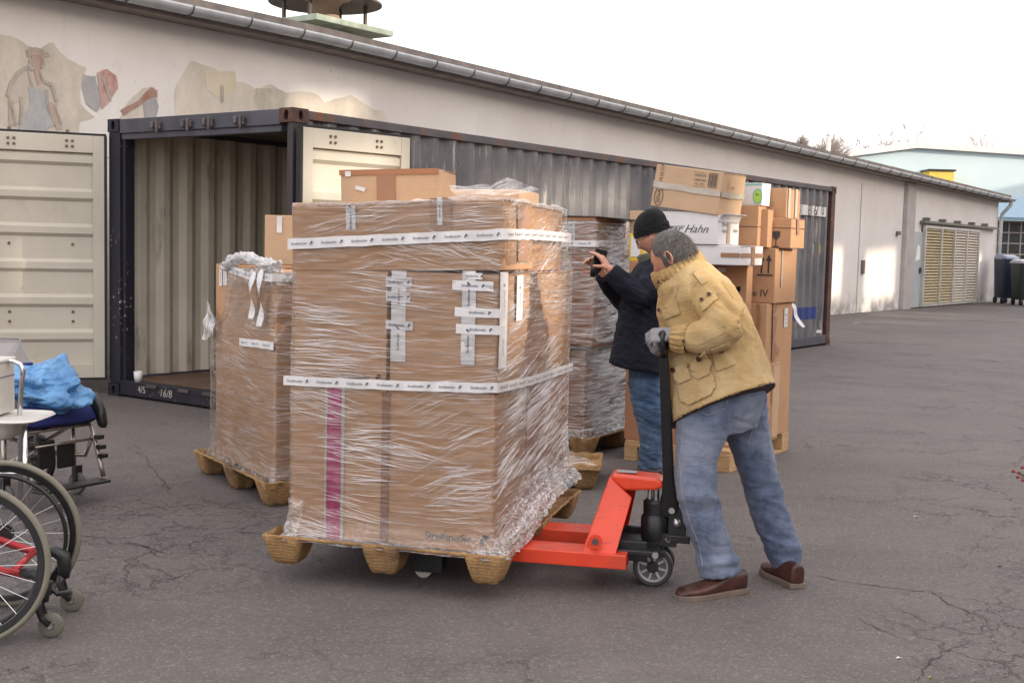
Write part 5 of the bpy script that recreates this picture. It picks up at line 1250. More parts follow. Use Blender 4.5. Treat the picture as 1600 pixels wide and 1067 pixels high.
# flat yellow and white box on the big box
Ym, zy, _ = kbox(.05, 983, 1034, 366, 409, .09, 'yellow and white flat box standing behind the man with the phone', simple('box_yellow', (.72, .50, .04), .5), z0=zLb + .003)
Ym.strip('F', -Ym.w / 2 + .018, Ym.w / 2 - .05, .03, Ym.h - .02, mat=CWH, name='white_panel'); Ym.strip('F', -Ym.w / 2 + .09, Ym.w / 2 - .03, .04, Ym.h - .05, mat=simple('box_yellow', ()), name='yellow_panel'); Ym.strip('F', -Ym.w / 2 + .12, Ym.w / 2 - .04, .065, Ym.h - .085, mat=CWH, name='white_panel')
Y2, _, _ = kbox(.16, 983, 1080, 330, 409, .30, 'plain brown box hidden behind the yellow one and the man with the phone', CB, z0=zLb + .003)
for b in (Cc,): 
    pass

# ================================================================ red pallet jack
t_ = NT('jack_red'); c_ = t_.mix(t_.rng(t_.noise(4, 5), .4, .7), (.78, .062, .018), (.68, .05, .02)); c_ = t_.mix(t_.rng(t_.noise(18, 6, .7, sc=(.4, 1, 3)), .60, .68, 0, .7), c_, (.20, .045, .03)); c_ = t_.mix(t_.rng(t_.noise(30, 6, .75), .68, .71), c_, (.05, .03, .03)); c_ = t_.mix(t_.rng(t_.noise(3, 5, .7), .55, .75, 0, .4), c_, (.30, .09, .06))
t_.pr(Base_Color=c_, Roughness=t_.rng(t_.noise(9, 4), .3, .7, .28, .5), Coat_Weight=.25, Normal=t_.bump(t_.noise(6, 4), .06, .01)); JRED = t_.mat
JBLK = simple('jack_black', (.014, .014, .016), .38, 0, .3, 12, .1, 60); CHR = simple('chrome', (.62, .62, .64), .12, 1, .05, 10); STL = simple('bolt_steel', (.50, .50, .49), .35, .9)
GRYW = simple('wheel_grey', (.42, .42, .41), .45, .15, .1, 12); RUB = simple('rubber_tread', (.03, .03, .032), .6)
ja = math.atan2(.20, -.98)
jack = thing('pallet_jack', 'orange-red hand pallet jack with black pump and upright black handle under the largest load', 'pallet jack', (.668, 5.372, 0), ja)
# local: x towards the fork tips, y: -y is the far side, +y... (near side is +y after the turn)
for sy in (-1, 1):
    m_ = MB(); y0, y1 = sorted((sy * .115, sy * .272))
    n = 10; prof = [(.10, .118), (1.05, .118), (1.16, .128), (1.22, .145), (1.22, .155), (1.15, .182), (.10, .182)]
    m_.add([(x, y0, z) for x, z in prof] + [(x, y1, z) for x, z in prof], [tuple(range(7)), tuple(range(13, 6, -1))] + [(i, 7 + i, 7 + (i + 1) % 7, (i + 1) % 7) for i in range(7)])
    m_.build('fork', JRED, jack, bevel=.008, seg=3)
    m_ = MB(); m_.cyl((1.02, sy * .193 - .035, .04), (1.02, sy * .193 + .035, .04), .04, n=20); m_.build('load_roller', simple('roller_pale', (.45, .42, .36), .5), jack, auto=40)
    m_ = MB(); m_.cyl((1.02, sy * .193 - .05, .04), (1.02, sy * .193 + .05, .04), .012, n=8)
    for q in (-.048, .042): m_.box(.93, 1.06, sy * .193 + q, sy * .193 + q + .006, .03, .13)
    m_.build('roller_bracket', JBLK, jack)
    m_ = MB(); m_.cyl((.12, sy * .15, .13), (.96, sy * .193, .105), .012, n=8); m_.build('push_rod', JBLK, jack)
# slanted red bulkhead
def slab(pts_xz, y0, y1, name, mat=JRED, bv=.006):
    m_ = MB(); k = len(pts_xz); m_.add([(x, y0, z) for x, z in pts_xz] + [(x, y1, z) for x, z in pts_xz], [tuple(range(k)), tuple(range(2 * k - 1, k - 1, -1))] + [(i, k + i, k + (i + 1) % k, (i + 1) % k) for i in range(k)])
    return m_.build(name, mat, jack, bevel=bv)
zt_ = .485
m_ = MB()
def leg(sy):      # side plates lean in towards the pump at the top
    b0 = [(.30, sy * .272, .183), (.155, sy * .272, .12), (.155, sy * .262, .12), (.30, sy * .262, .183)]
    vs = [(.29, sy * .270, .178), (.155, sy * .270, .150), (.10, sy * .10, zt_ - .085), (.20, sy * .10, zt_), (.29, sy * .258, .178), (.155, sy * .258, .150), (.10, sy * .088, zt_ - .085), (.20, sy * .088, zt_)]
    m = MB(); m.add(vs, [(0, 1, 2, 3), (7, 6, 5, 4), (0, 4, 5, 1), (1, 5, 6, 2), (2, 6, 7, 3), (3, 7, 4, 0)]); return m.build('side_plate', JRED, jack, bevel=.004)
for sy in (-1, 1): leg(sy)
m_ = MB(); m_.add([(.295, -.27, .18), (.295, .27, .18), (.205, .10, zt_), (.205, -.10, zt_), (.283, -.27, .18), (.283, .27, .18), (.193, .10, zt_), (.193, -.10, zt_)], [(0, 1, 2, 3), (7, 6, 5, 4), (0, 4, 5, 1), (1, 5, 6, 2), (2, 6, 7, 3), (3, 7, 4, 0)])
m_.build('front_plate', JRED, jack, bevel=.004)
slab([(.215, zt_ - .02), (.19, zt_ + .012), (.0, zt_ + .004), (-.03, zt_ - .008), (-.035, zt_ - .035), (.0, zt_ - .05), (.14, zt_ - .06)], -.075, .075, 'top_cap', bv=.012)
m_ = MB(); m_.box(.10, .18, .20, .268, .118, .15); m_.build('fork_end_plate', JRED, jack, bevel=.005)
for sy in (-1, 1):
    m_ = MB(); m_.cyl((.235, sy * .268, .235), (.235, sy * .278, .235), .030, n=24, m=0); m_.cyl((.235, sy * .278, .235), (.235, sy * .284, .235), .014, n=12, m=1); m_.build('pivot_boss', [JRED, simple('worn_steel', ())], jack)
m_ = MB(); m_.add([(.18, -.03, zt_ + .0145), (.09, -.03, zt_ + .0145), (.09, .03, zt_ + .0145), (.18, .03, zt_ + .0145)], [(0, 1, 2, 3)]); m_.build('maker_sticker', simple('sticker_grey', (.35, .35, .35), .4), jack)
# black torsion frame, pump, ram
m_ = MB(); m_.box(-.03, .24, -.20, .20, .165, .19); m_.box(.02, .22, .13, .155, .13, .22); m_.box(.02, .22, -.155, -.13, .13, .22); m_.build('rocker_frame', JBLK, jack, bevel=.006)
m_ = MB(); m_.lathe([(.0, .20), (.062, .20), (.066, .22), (.066, .30), (.056, .315), (.058, .37), (.046, .385), (.0, .385)], (-.0, 0, 0), n=28); m_.box(-.10, .03, -.055, .055, .18, .24); m_.build('pump', JBLK, jack, auto=35)
m_ = MB(); m_.cyl((0, 0, .38), (0, 0, zt_ - .04), .0165, n=20); m_.build('ram', CHR, jack, auto=40)
m_ = MB(); m_.cyl((.028, .012, .38), (.028, .012, zt_ - .05), .011, n=14); m_.build('spring_rod', STL, jack, auto=40)
m_ = MB(); m_.box(-.14, -.06, -.045, .045, .205, .36); m_.box(-.165, -.11, -.03, .03, .30, .345); m_.box(-.16, -.05, -.06, .06, .20, .235); m_.build('handle_bracket', JBLK, jack, bevel=.005)
m_ = MB()
for x, z in ((-.075, .345), (-.065, .215), (-.12, .375), (-.15, .31)): m_.cyl((x, .06, z), (x, .048, z), .014, n=10)
m_.cyl((-.02, .215, .178), (-.02, .198, .178), .014, n=12); m_.build('bolts', STL, jack); jack.children[-1]['kind'] = 'stuff'
m_ = MB(); m_.ball((-.10, .05, .29), .022, 10); m_.cyl((-.12, .045, .27), (-.09, .06, .31), .008, n=8); m_.build('release_valve', STL, jack, smooth=True)
m_ = MB(); m_.box(-.05, .10, -.10, -.07, .14, .17); m_.box(-.05, .10, .07, .10, .14, .17); m_.cyl((0, -.03, .10), (0, -.03, .2), .03, n=16); m_.box(-.04, .04, -.03, .03, .09, .2); m_.build('steer_yoke', JBLK, jack, bevel=.004)
for y in (-.055, .055):
    m_ = MB(); prof = [(.066, -.024), (.082, -.026), (.0885, -.02), (.0885, .02), (.082, .026), (.066, .024), (.066, -.024)]
    m_.lathe(prof, (0, y, .0890), (0, 1, 0), 48); w_o = m_.build('steer_wheel', RUB, jack, auto=40)
    m_ = MB(); m_.lathe([(.071, -.022), (.0665, -.027), (.060, -.020), (.060, .020), (.0665, .027), (.071, .022)], (0, y, .0890), (0, 1, 0), 48)
    for k in range(8):
        a = 2 * math.pi * (k + .3) / 8; ca, sa = math.cos(a), math.sin(a); w2 = .0055
        p = [(x * ca - q * sa, y + h, .089 + x * sa + q * ca) for h in (-.012, .012) for x, q in ((.022, -w2), (.063, -w2 * .8), (.063, w2 * .8), (.022, w2))]
        m_.add(p, [(3, 2, 1, 0), (4, 5, 6, 7), (0, 1, 5, 4), (1, 2, 6, 5), (2, 3, 7, 6), (3, 0, 4, 7)])
        b0 = (k % 2) * .5
    m_.build('spoked_rim', GRYW, w_o, auto=35); m_ = MB(); m_.cyl((0, y - .004, .089), (0, y + .004, .089), .063, n=32); m_.build('spoke_gap_disc', simple('spoke_gap_shade', (.10, .10, .10), .5), w_o, auto=35)  # dark disc paints the shade in the hollows between spokes
    m_ = MB(); m_.cyl((0, y - .029, .089), (0, y + .029, .089), .026, n=20); m_.build('hub', JBLK, w_o, auto=40, bevel=.004)
# the long handle: from the bracket up to the loop in the man's glove
Ji = jack.matrix_basis.copy(); Ji = Matrix.Translation((.668, 5.372, 0)) @ Matrix.Rotation(ja, 4, 'Z'); Jinv = Ji.inverted()
hb = Jinv @ W(1047, 805, 5.345); ht = Jinv @ W(1037, 548, 5.20)
dirh = (ht - hb).normalized(); sideh = V((0, 1, 0)); nrm = dirh.cross(sideh).normalized()
m_ = MB()
def hsec(t, a, b): p = hb.lerp(ht, t); return (p, nrm * a, sideh * b)
m_.sections([hsec(0, .040, .030), hsec(.07, .046, .03), hsec(.15, .032, .026), hsec(.24, .0255, .022), (hsec(.6, .0235, .02)), hsec(.93, .021, .02), hsec(1, .018, .02)], 20, e=5)
ho = m_.build('handle_shaft', JBLK, jack, auto=30)
m_ = MB(); tp = ht
loop = [tp + sideh * .0 - dirh * .0]
wl = .052
pts = [tp - dirh * .02 + sideh * .01, tp + sideh * .05 + dirh * .015, tp + sideh * wl + dirh * .03, tp + sideh * wl * .95 + dirh * .06, tp + sideh * .05 + dirh * .078, tp - sideh * .05 + dirh * .078, tp - sideh * wl * .95 + dirh * .06, tp - sideh * wl + dirh * .03, tp - sideh * .05 + dirh * .015, tp - dirh * .02 - sideh * .01]
m_.tube(pts, .0155, 12); o = m_.build('grip_loop', JBLK, ho, smooth=True)
m_ = MB(); m_.box(-.006, .006, -.03, .03, 0, .06); o = m_.build('release_lever', STL, ho, M=Matrix.Translation(tp + dirh * .01) @ Matrix.Rotation(-.1, 4, 'Y'), bevel=.003)

# ================================================================ wheelchairs and commode
ALU = simple('brushed_frame', (.42, .38, .33), .3, .85, .1, 8); CRED = simple('candy_red', (.50, .012, .02), .22, .3, .15, 6); GT = simple('grey_beige_tyre', (.20, .185, .145), .75, 0, .12, 14)
BPL = simple('black_plastic', (.016, .016, .017), .35, 0, .3, 14, .06, 40); NAVY = simple('navy_fabric', (.018, .028, .16), .85, 0, .25, 30, .5, 160)
CLR = NT('clear_wheel'); CLR.pr(Base_Color=(.30, .29, .24, 1), Roughness=.25, Transmission_Weight=.5, IOR=1.3); CLRM = CLR.mat
t_ = NT('spoke_guard'); tr = t_.n('BsdfTransparent', 0, Color=(.95, .96, .97, 1)); gl = t_.n('BsdfAnisotropic', 0, Roughness=.12); mxs = t_.n('MixShader', 0, i0=t_.math('ADD', t_.n('Fresnel', 0, IOR=1.35), .05), i1=tr, i2=gl)
t_.t.nodes.remove(t_.b); t_.t.links.new(mxs, t_.out.inputs['Surface']); GUARD = t_.mat
def big_wheel(par, c, axis, r, tyre, guard=False, spokes=24, rimw=.012):
    c = V(c); m_ = MB(); m_.lathe([(r - .012 + .0125 * math.cos(a), .0135 * math.sin(a)) for a in [2 * math.pi * k / 12 for k in range(13)]], c, axis, 96)
    o = m_.build('drive_wheel', tyre, par, smooth=True)
    m_ = MB(); m_.lathe([(r - .024, -rimw), (r - .022, rimw), (r - .044, rimw * .9), (r - .048, 0), (r - .044, -rimw * .9), (r - .024, -rimw)], c, axis, 96); m_.build('rim', BPL, o, auto=40)
    q = V(axis).to_track_quat('Z', 'Y'); ax = V(axis).normalized()
    m_ = MB(); m_.lathe([(r - .052 + .0085 * math.cos(a), -.042 + .0085 * math.sin(a)) for a in [2 * math.pi * k / 10 for k in range(11)]], c, axis, 72); m_.build('push_rim', BPL, o, smooth=True)
    m_ = MB(); m_.cyl(c - ax * .035, c + ax * .03, .024, n=16); m_.cyl(c - ax * .03, c - ax * .02, .036, n=16); m_.cyl(c + ax * .01, c + ax * .02, .036, n=16); m_.build('hub', simple('dark_metal', ()), o, auto=40)
    m_ = MB()
    for k in range(spokes):
        a = 2 * math.pi * k / spokes; a2 = a + (.35 if k % 2 else -.35); s = -.025 if k % 4 < 2 else .015
        m_.cyl(c + q @ V((.034 * math.cos(a2), .034 * math.sin(a2), s)), c + q @ V(((r - .045) * math.cos(a), (r - .045) * math.sin(a), 0)), .0013, n=4, caps=False)
    m_.build('spokes', simple('spoke_steel', (.70, .70, .70), .25, .9), o)
    if guard: m_ = MB(); m_.lathe([(.06, -.016), (r - .05, -.012)], c, axis, 64); m_.build('spoke_guard', GUARD, o, smooth=True)
    return o
# red active wheelchair at the picture's edge: local x = forward
wc = V((-2.0, 4.56, 0)); wa = math.atan2(.12, .99)
red = thing('wheelchair', 'red framed active wheelchair with grey tyres and clear front casters', 'wheelchair', wc, wa, 'wheelchairs beside the loads')
big_wheel(red, (-.0, -.262, .302), (0, -1, .05), .302, GT, True); big_wheel(red, (-.0, .215, .302), (0, 1, .05), .302, GT, False)
fr_ = MB()
for sy in (-.17, .15):
    fr_.tube([(-.10, sy, .40), (-.02, sy, .30), (.10, sy, .255), (.20, sy, .235)], .016, 12)
    fr_.tube([(-.10, sy, .40), (.1, sy, .44), (.22, sy, .36), (.26, sy, .24)], .012, 10) if False else None
fr_.tube([(-.02, -.22, .302), (-.02, .20, .302)], .018, 12); fr_.tube([(.14, -.17, .25), (.14, .15, .25)], .014, 10)
fr_.build('frame', CRED, red, smooth=True)
for sy in (-.17, .15):
    m_ = MB(); m_.tube([(.17, sy, .245), (.215, sy, .245), (.245, sy, .225), (.25, sy, .18), (.245, sy, .14)], [.018, .024, .029, .028, .024], 12); f_o = m_.build('caster_housing', BPL, red, smooth=True)
    for s2 in (-.02, .02):
        m_ = MB(); m_.tube([(.245, sy, .16), (.235, sy + s2, .12), (.25, sy + s2, .075), (.275, sy + s2, .05)], [.020, .014, .012, .010], 10); m_.build('fork', BPL, f_o, smooth=True)
    m_ = MB(); m_.lathe([(.016, -.012), (.040, -.013), (.047, -.006), (.047, .006), (.040, .013), (.016, .012)], (.278, sy, .047), (0, 1, 0), 32); m_.build('caster', CLRM, f_o, smooth=True)
    m_ = MB(); m_.cyl((.278, sy - .026, .047), (.278, sy + .026, .047), .010, n=10); m_.build('axle', STL, f_o)
m_ = MB(); m_.tube([(.20, -.12, .17), (.25, -.12, .19), (.29, -.12, .15), (.34, -.12, .155)], .011, 8); m_.box(.22, .27, -.135, -.105, .15, .2); m_.build('wheel_lock', BPL, red, smooth=False, bevel=.002)
m_ = MB(); m_.box(-.38, .02, -.17, .15, .42, .47); m_.build('seat', NAVY, red, bevel=.02, seg=3)
m_ = MB()
for sy in (-.17, .15): m_.tube([(-.10, sy, .40), (-.36, sy, .43), (-.40, sy, .60), (-.46, sy, .92)], .012, 10)
m_.build('back_tube', CRED, red, smooth=True); m_ = MB(); m_.box(-.46, -.42, -.17, .15, .60, .9); m_.build('backrest', BPL, red, bevel=.015)
# folding transport wheelchair with a blue seat cushion
ta = math.atan2(-.50, .86); tcn = V((-2.73, 6.80, 0))
tr_ = thing('wheelchair', 'aluminium wheelchair with blue cushion carrying a blue plastic bag', 'wheelchair', tcn, ta, 'wheelchairs beside the loads')
m_ = MB()
for sy in (-.235, .235):
    m_.tube([(-.25, sy, .38), (.20, sy, .43), (.23, sy, .41), (.31, sy, .19), (.33, sy, .13)], .0135, 10)
    m_.tube([(-.25, sy, .20), (.18, sy, .24), (.24, sy, .36)], .012, 10); m_.tube([(-.25, sy, .12), (-.25, sy, .62)], .0135, 10); m_.tube([(.08, sy, .10), (.08, sy, .43)], .0135, 10)
m_.tube([(.2, -.23, .42), (.2, .23, .42)], .011, 10); m_.tube([(.24, -.23, .34), (.24, .23, .34)], .008, 8); m_.tube([(.05, -.22, .22), (.05, .22, .39)], .011, 8); m_.tube([(.07, .22, .22), (.07, -.22, .39)], .011, 8)
m_.build('frame', ALU, tr_, smooth=True)
m_ = MB(); vs = []; nn_ = 18
for i in range(nn_ + 1):
    for j in range(nn_ + 1):
        x, y = -.24 + .47 * i / nn_, -.24 + .48 * j / nn_; e = min(i, nn_ - i, j, nn_ - j) / nn_; vs.append((x, y, .44 + .075 * min(1, (e * 6)) ** .4 + .012 * noise.noise(V((x * 5, y * 5, 0))) - .02 * math.exp(-((y) ** 2 + x * x) / .02)))
m_.add(vs, [(i * (nn_ + 1) + j, (i + 1) * (nn_ + 1) + j, (i + 1) * (nn_ + 1) + j + 1, i * (nn_ + 1) + j + 1) for i in range(nn_) for j in range(nn_)]); o = m_.build('seat_cushion', NAVY, tr_, smooth=True, raw=True); s_ = o.modifiers.new('t', 'SOLIDIFY'); s_.thickness = .05; s_.offset = 1
for sy in (-.27, .27):
    m_ = MB(); m_.sections([((.12 + .03, sy, .585), (.0, .022, 0), (.02, 0, .02)), ((.20, sy, .575), (0, .030, 0), (.03, 0, .035)), ((.26, sy, .50), (0, .032, 0), (.035, 0, .012)), ((.285, sy, .42), (0, .028, 0), (.026, 0, .008)), ((.29, sy, .405), (0, .015, 0), (.015, 0, .0))], 18); m_.build('knee_pad', BPL, tr_, smooth=True)
    m_ = MB(); m_.box(-.30, -.02, sy - .022, sy + .022, .64, .67); m_.build('armrest', NAVY if sy > 0 else BPL, tr_, bevel=.012, seg=3)
    m_ = MB(); m_.lathe([(.028, -.014), (.06, -.014), (.066, 0), (.06, .014), (.028, .014)], (.10, sy * .9, .066), (0, 1, 0), 28); m_.build('caster', simple('caster_grey', (.12, .11, .11), .6), tr_, auto=40)
    m_ = MB(); m_.box(.085, .115, sy * .9 - .025, sy * .9 + .025, .06, .17); m_.build('caster_fork', BPL, tr_, bevel=.004)
    big_wheel(tr_, (-.30, sy * 1.05, .155), (0, 1, 0), .155, simple('rubber_black', ()), False, 12)
    for z in (.355, .30, .25): m_ = MB(); m_.box(.26 + (.4 - z) * .3, .30 + (.4 - z) * .3, sy * .87 - .022, sy * .87 + .022, z - .012, z + .012); m_.build('clamp', BPL, tr_, bevel=.003)
m_ = MB(); m_.box(.18, .20, -.10, .01, .20, .36); m_.box(.19, .21, .02, .14, .19, .33); m_.build('calf_pad', BPL, tr_, bevel=.01)
m_ = MB(); m_.box(.29, .40, -.23, .23, .105, .122); m_.build('footplate', BPL, tr_, bevel=.006)
m_ = MB(); m_.box(-.27, -.245, -.22, .22, .55, 1.0 - .25); m_.build('backrest', NAVY, tr_, bevel=.01)
# blue plastic bag on the cushion
def crumpled(name, c, rad, mat, seed, amp=.25, n=64, label='', cat='', tuft=None, fold=1):
    mb = MB(); vs = []
    for i in range(n // 2 + 1):
        th = math.pi * i / (n // 2)
        for j in range(n):
            ph = 2 * math.pi * j / n; d = V((math.sin(th) * math.cos(ph), math.sin(th) * math.sin(ph), -math.cos(th)))
            q = d * 1.6 + V((seed, 0, 0)); r = 1 + amp * noise.noise(q * 1.3) - amp * .55 * abs(noise.noise(q * 3.1)) - amp * .30 * abs(noise.noise(q * 7)) - amp * .12 * abs(noise.noise(q * 16))
            p = V((d.x * rad[0] * r, d.y * rad[1] * r, d.z * rad[2] * r))
            if tuft:
                for tp_, k_, h_ in tuft:
                    a = max(0, d.dot(V(tp_).normalized())); p += V(tp_).normalized() * h_ * a ** k_
            if p.z < -rad[2] * .7: p.z = -rad[2] * .7 + (p.z + rad[2] * .7) * .1
            vs.append(V(c) + p)
    mb.add(vs, [(i * n + j, i * n + (j + 1) % n, (i + 1) * n + (j + 1) % n, (i + 1) * n + j) for i in range(n // 2) for j in range(n)])
    o = mb.build(name, mat, smooth=True); s_ = o.modifiers.new('s', 'SUBSURF'); s_.levels = 1; s_.render_levels = 1; return tag(o, label, cat)
t_ = NT('blue_bag'); nb = t_.bump(t_.math('ABSOLUTE', t_.math('SUBTRACT', t_.noise(13, 5, .6, dist=1.2), .5)), 1.0, .03)
t_.pr(Base_Color=t_.mix(t_.rng(t_.noise(6, 4), .35, .65), (.035, .19, .50), (.16, .42, .74)), Roughness=.18, Transmission_Weight=.12, Coat_Weight=.3, Normal=nb, Subsurface_Weight=.0); t_.set(t_.b, 'Sheen Weight', .1)
bgp = W(50, 608, 6.72); crumpled('plastic_bag', (bgp.x - .02, 6.72, .615), (.285, .18, .15), t_.mat, 3, .42, 96, 'crumpled light blue plastic bag lying on the blue wheelchair cushion', 'bag', [((.45, .1, .75), 26, .14), ((-.8, 0, .5), 5, .10), ((.95, -.1, -.1), 6, .05)])
# clear acrylic sheet leaning behind
ac = NT('acrylic'); tr = ac.n('BsdfTransparent', 0, Color=(.86, .86, .90, 1)); gl = ac.n('BsdfAnisotropic', 0, Roughness=.05); mxs = ac.n('MixShader', 0, i0=ac.math('ADD', ac.n('Fresnel', 0, IOR=1.45), .06), i1=tr, i2=gl); ac.t.nodes.remove(ac.b); ac.t.links.new(mxs, ac.out.inputs['Surface'])
m_ = MB(); P4 = [W(-60, 527, 7.4), W(30, 529, 7.4), W(62, 600, 7.2), W(-60, 640, 7.2)]; m_.add(P4 + [p + V((0, .008, 0)) for p in P4], [(0, 1, 2, 3), (7, 6, 5, 4), (0, 4, 5, 1), (1, 5, 6, 2), (2, 6, 7, 3), (3, 7, 4, 0)])
o = m_.build('acrylic_panel', ac.mat); tag(o, 'clear acrylic panel behind the blue bag in front of the cream door', 'panel')
m_ = MB(); m_.tube([P4[0], P4[1], P4[2]], .005, 6); m_.build('panel_edge', simple('edge_grey', (.25, .24, .26), .4), o)
# commode chair with pan
WPL = simple('cream_plastic', (.62, .60, .55), .35, 0, .06, 10, .03, 20)
cc_ = W(-6, 650, 5.95); ct = thing('commode_chair', 'cream commode chair with pan and curved steel handle in front of the blue bag', 'commode chair', (cc_.x, 5.95, 0), 0)
zt2 = W(20, 650, 5.95).z; xt = W(76, 640, 5.95).x - cc_.x; zb2 = W(20, 682, 5.95).z
m_ = MB(); m_.sections([((-.02, 0, zt2 - .015), (xt - .01, 0, 0), (0, .20, 0)), ((-.02, 0, zt2 - .004), (xt + .01, 0, 0), (0, .21, 0)), ((-.02, 0, zt2 + .006), (xt, 0, 0), (0, .20, 0)), ((-.03, 0, zt2 - .002), (xt - .03, 0, 0), (0, .17, 0))], 48, e=5); m_.build('tray', WPL, ct, auto=40)
m_ = MB(); m_.sections([((-.04, -.02, zt2 - .105), (.13, 0, 0), (0, .11, 0)), ((-.04, -.02, zt2 - .09), (.16, 0, 0), (0, .13, 0)), ((-.04, -.02, zt2 - .018), (.20, 0, 0), (0, .16, 0))], 40, e=4); m_.build('pan', WPL, ct, auto=50)
hz = W(10, 566, 5.95).z; hx = W(29, 600, 5.95).x - cc_.x
m_ = MB(); m_.tube([(-.35, .06, hz - .01), (hx - .05, .06, hz), (hx - .015, .06, hz - .015), (hx, .06, hz - .05), (hx - .01, .06, hz - .12), (hx - .02, .06, zt2 + .0), (hx - .02, .06, .06)], .012, 12); m_.tube([(-.35, -.17, hz - .01), (-.35, -.17, .06)], .012, 10)
m_.tube([(xt - .06, -.15, zt2 - .02), (xt - .05, -.15, .05)], .012, 10); m_.tube([(-.30, .06, .3), (hx - .02, .06, .3)], .010, 8); m_.build('frame', CHR, ct, smooth=True)
m_ = MB(); xb = W(17, 600, 5.9).x - cc_.x - .06; m_.box(xb - .30, xb, -.05, .14, zt2 + .01, W(10, 560, 5.9).z - .03, 0); m_.box(xb - .3, xb + .002, -.052, .142, zt2 + .19, zt2 + .196, 1); bk = m_.build('bucket', [WPL, simple('print_blue', ())], ct, bevel=.02, seg=3)
m_ = MB(); m_.box(xb - .31, xb + .008, -.06, .15, W(10, 560, 5.9).z - .028, W(10, 560, 5.9).z - .008); m_.build('lid', WPL, bk, bevel=.008, seg=3)
m_ = MB(); m_.box(-.10, .02, -.25, -.2, .30, .45); o = m_.build('carrier_bag', simple('white_plastic', ()), ct, bevel=.02)

# rose hips reaching into the picture
RH = thing('rose_hip_shrub', 'rose hip shrub with small red hips at the edge of the yard', 'shrub', (2.72, 4.9, 0))
stem = simple('rose_stem', (.07, .05, .03), .7); hip = simple('rose_hip', (.24, .03, .02), .4); tips = [(1592, 738), (1583, 736), (1597, 730), (1590, 745), (1598, 750), (1604, 742), (1612, 728), (1620, 750), (1630, 735), (1640, 715)]
m_ = MB(); hp = []
for k, (px, py) in enumerate(tips):
    p = W(px, py, 4.85) - V((2.72, 4.9, 0)); hp.append(p); a_ = k * 2.4; b0 = V((.10 * math.cos(a_), .10 * math.sin(a_), 0)); mid = p * .62 + b0 * .5 + V((.04 * math.sin(k * 1.7), .05 * math.cos(k * 2.3), .10 + .03 * (k % 4))); lo = b0 * 1.3 + V((.03 * math.cos(k), .03 * math.sin(k), p.z * .55)); m_.tube([b0, (b0 + lo) / 2 + V((.01, -.01 * (k % 3), 0)), lo, (lo + mid) / 2 + V((0, 0, .03)), mid, p], [.007, .006, .005, .004, .003, .0018], 6)
m_.build('stems', stem, RH, smooth=True)
rl = random.Random(5); m_ = MB(); m2 = MB()
for k in range(26):
    a_ = rl.uniform(-1.2, 1.9); L_ = rl.uniform(.35, .8); b0 = V((rl.uniform(-.1, .1), rl.uniform(-.1, .1), 0)); e_ = V((math.cos(a_) * L_ * .6 + .12, math.sin(a_) * L_ * .6, L_ * .85)); md = (b0 + e_) / 2 + V((rl.uniform(-.05, .05), rl.uniform(-.05, .05), .12)); m_.tube([b0, (b0 + md) / 2 + V((0, 0, .06)), md, e_], [.006, .005, .0035, .002], 5)
    for q in range(5):
        p = md.lerp(e_, rl.random()); d = V((rl.uniform(-1, 1), rl.uniform(-1, 1), rl.uniform(-.5, .5))).normalized() * .022; s_ = d.orthogonal() * .5; m2.add([p, p + d * .5 + s_, p + d, p + d * .5 - s_], [(0, 1, 2, 3)])
m_.build('twigs', stem, RH, smooth=True)['kind'] = 'stuff'; m2.build('leaves', simple('winter_leaf', (.10, .05, .025), .7), RH)['kind'] = 'stuff'
for p in hp: m_ = MB(); m_.ball((0, 0, 0), .0068, 10, sc=(1, 1, 1.15)); m_.build('hip', hip, RH, smooth=True, M=Matrix.Translation(p))
for px, py, Y_ in ((1562, 886, 0), (1503, 868, 0)):
    pass
for px, py, s_, mt, lb in ((1340, 505, .09, simple('paper', ()), 'pale paper scrap on the asphalt near the far end of the container'), (1431, 808, .014, simple('paper', ()), 'tiny white scrap on the asphalt in front of the rose hips'), (1405, 1029, .012, simple('paper', ()), 'tiny white fleck on the asphalt close to the camera'), (1562, 886, .012, simple('leaf_brown', (.10, .035, .02), .8), 'dark brown fallen leaf lying by the crack in the asphalt'), (1454, 1060, .010, simple('leaf_green', (.28, .30, .06), .7), 'tiny yellow green leaf lying on the asphalt near the camera')):
    p = G(px, py); m_ = MB(); m_.add([(-s_, 0, .004), (-s_ * .3, s_ * .5, .008), (s_, s_ * .1, .004), (s_ * .2, -s_ * .6, .010)], [(0, 1, 2, 3)]); o = m_.build('fallen_leaf', mt, M=Matrix.Translation(p)); tag(o, lb, 'leaf'); q_ = o.modifiers.new('t', 'SOLIDIFY'); q_.thickness = .0015

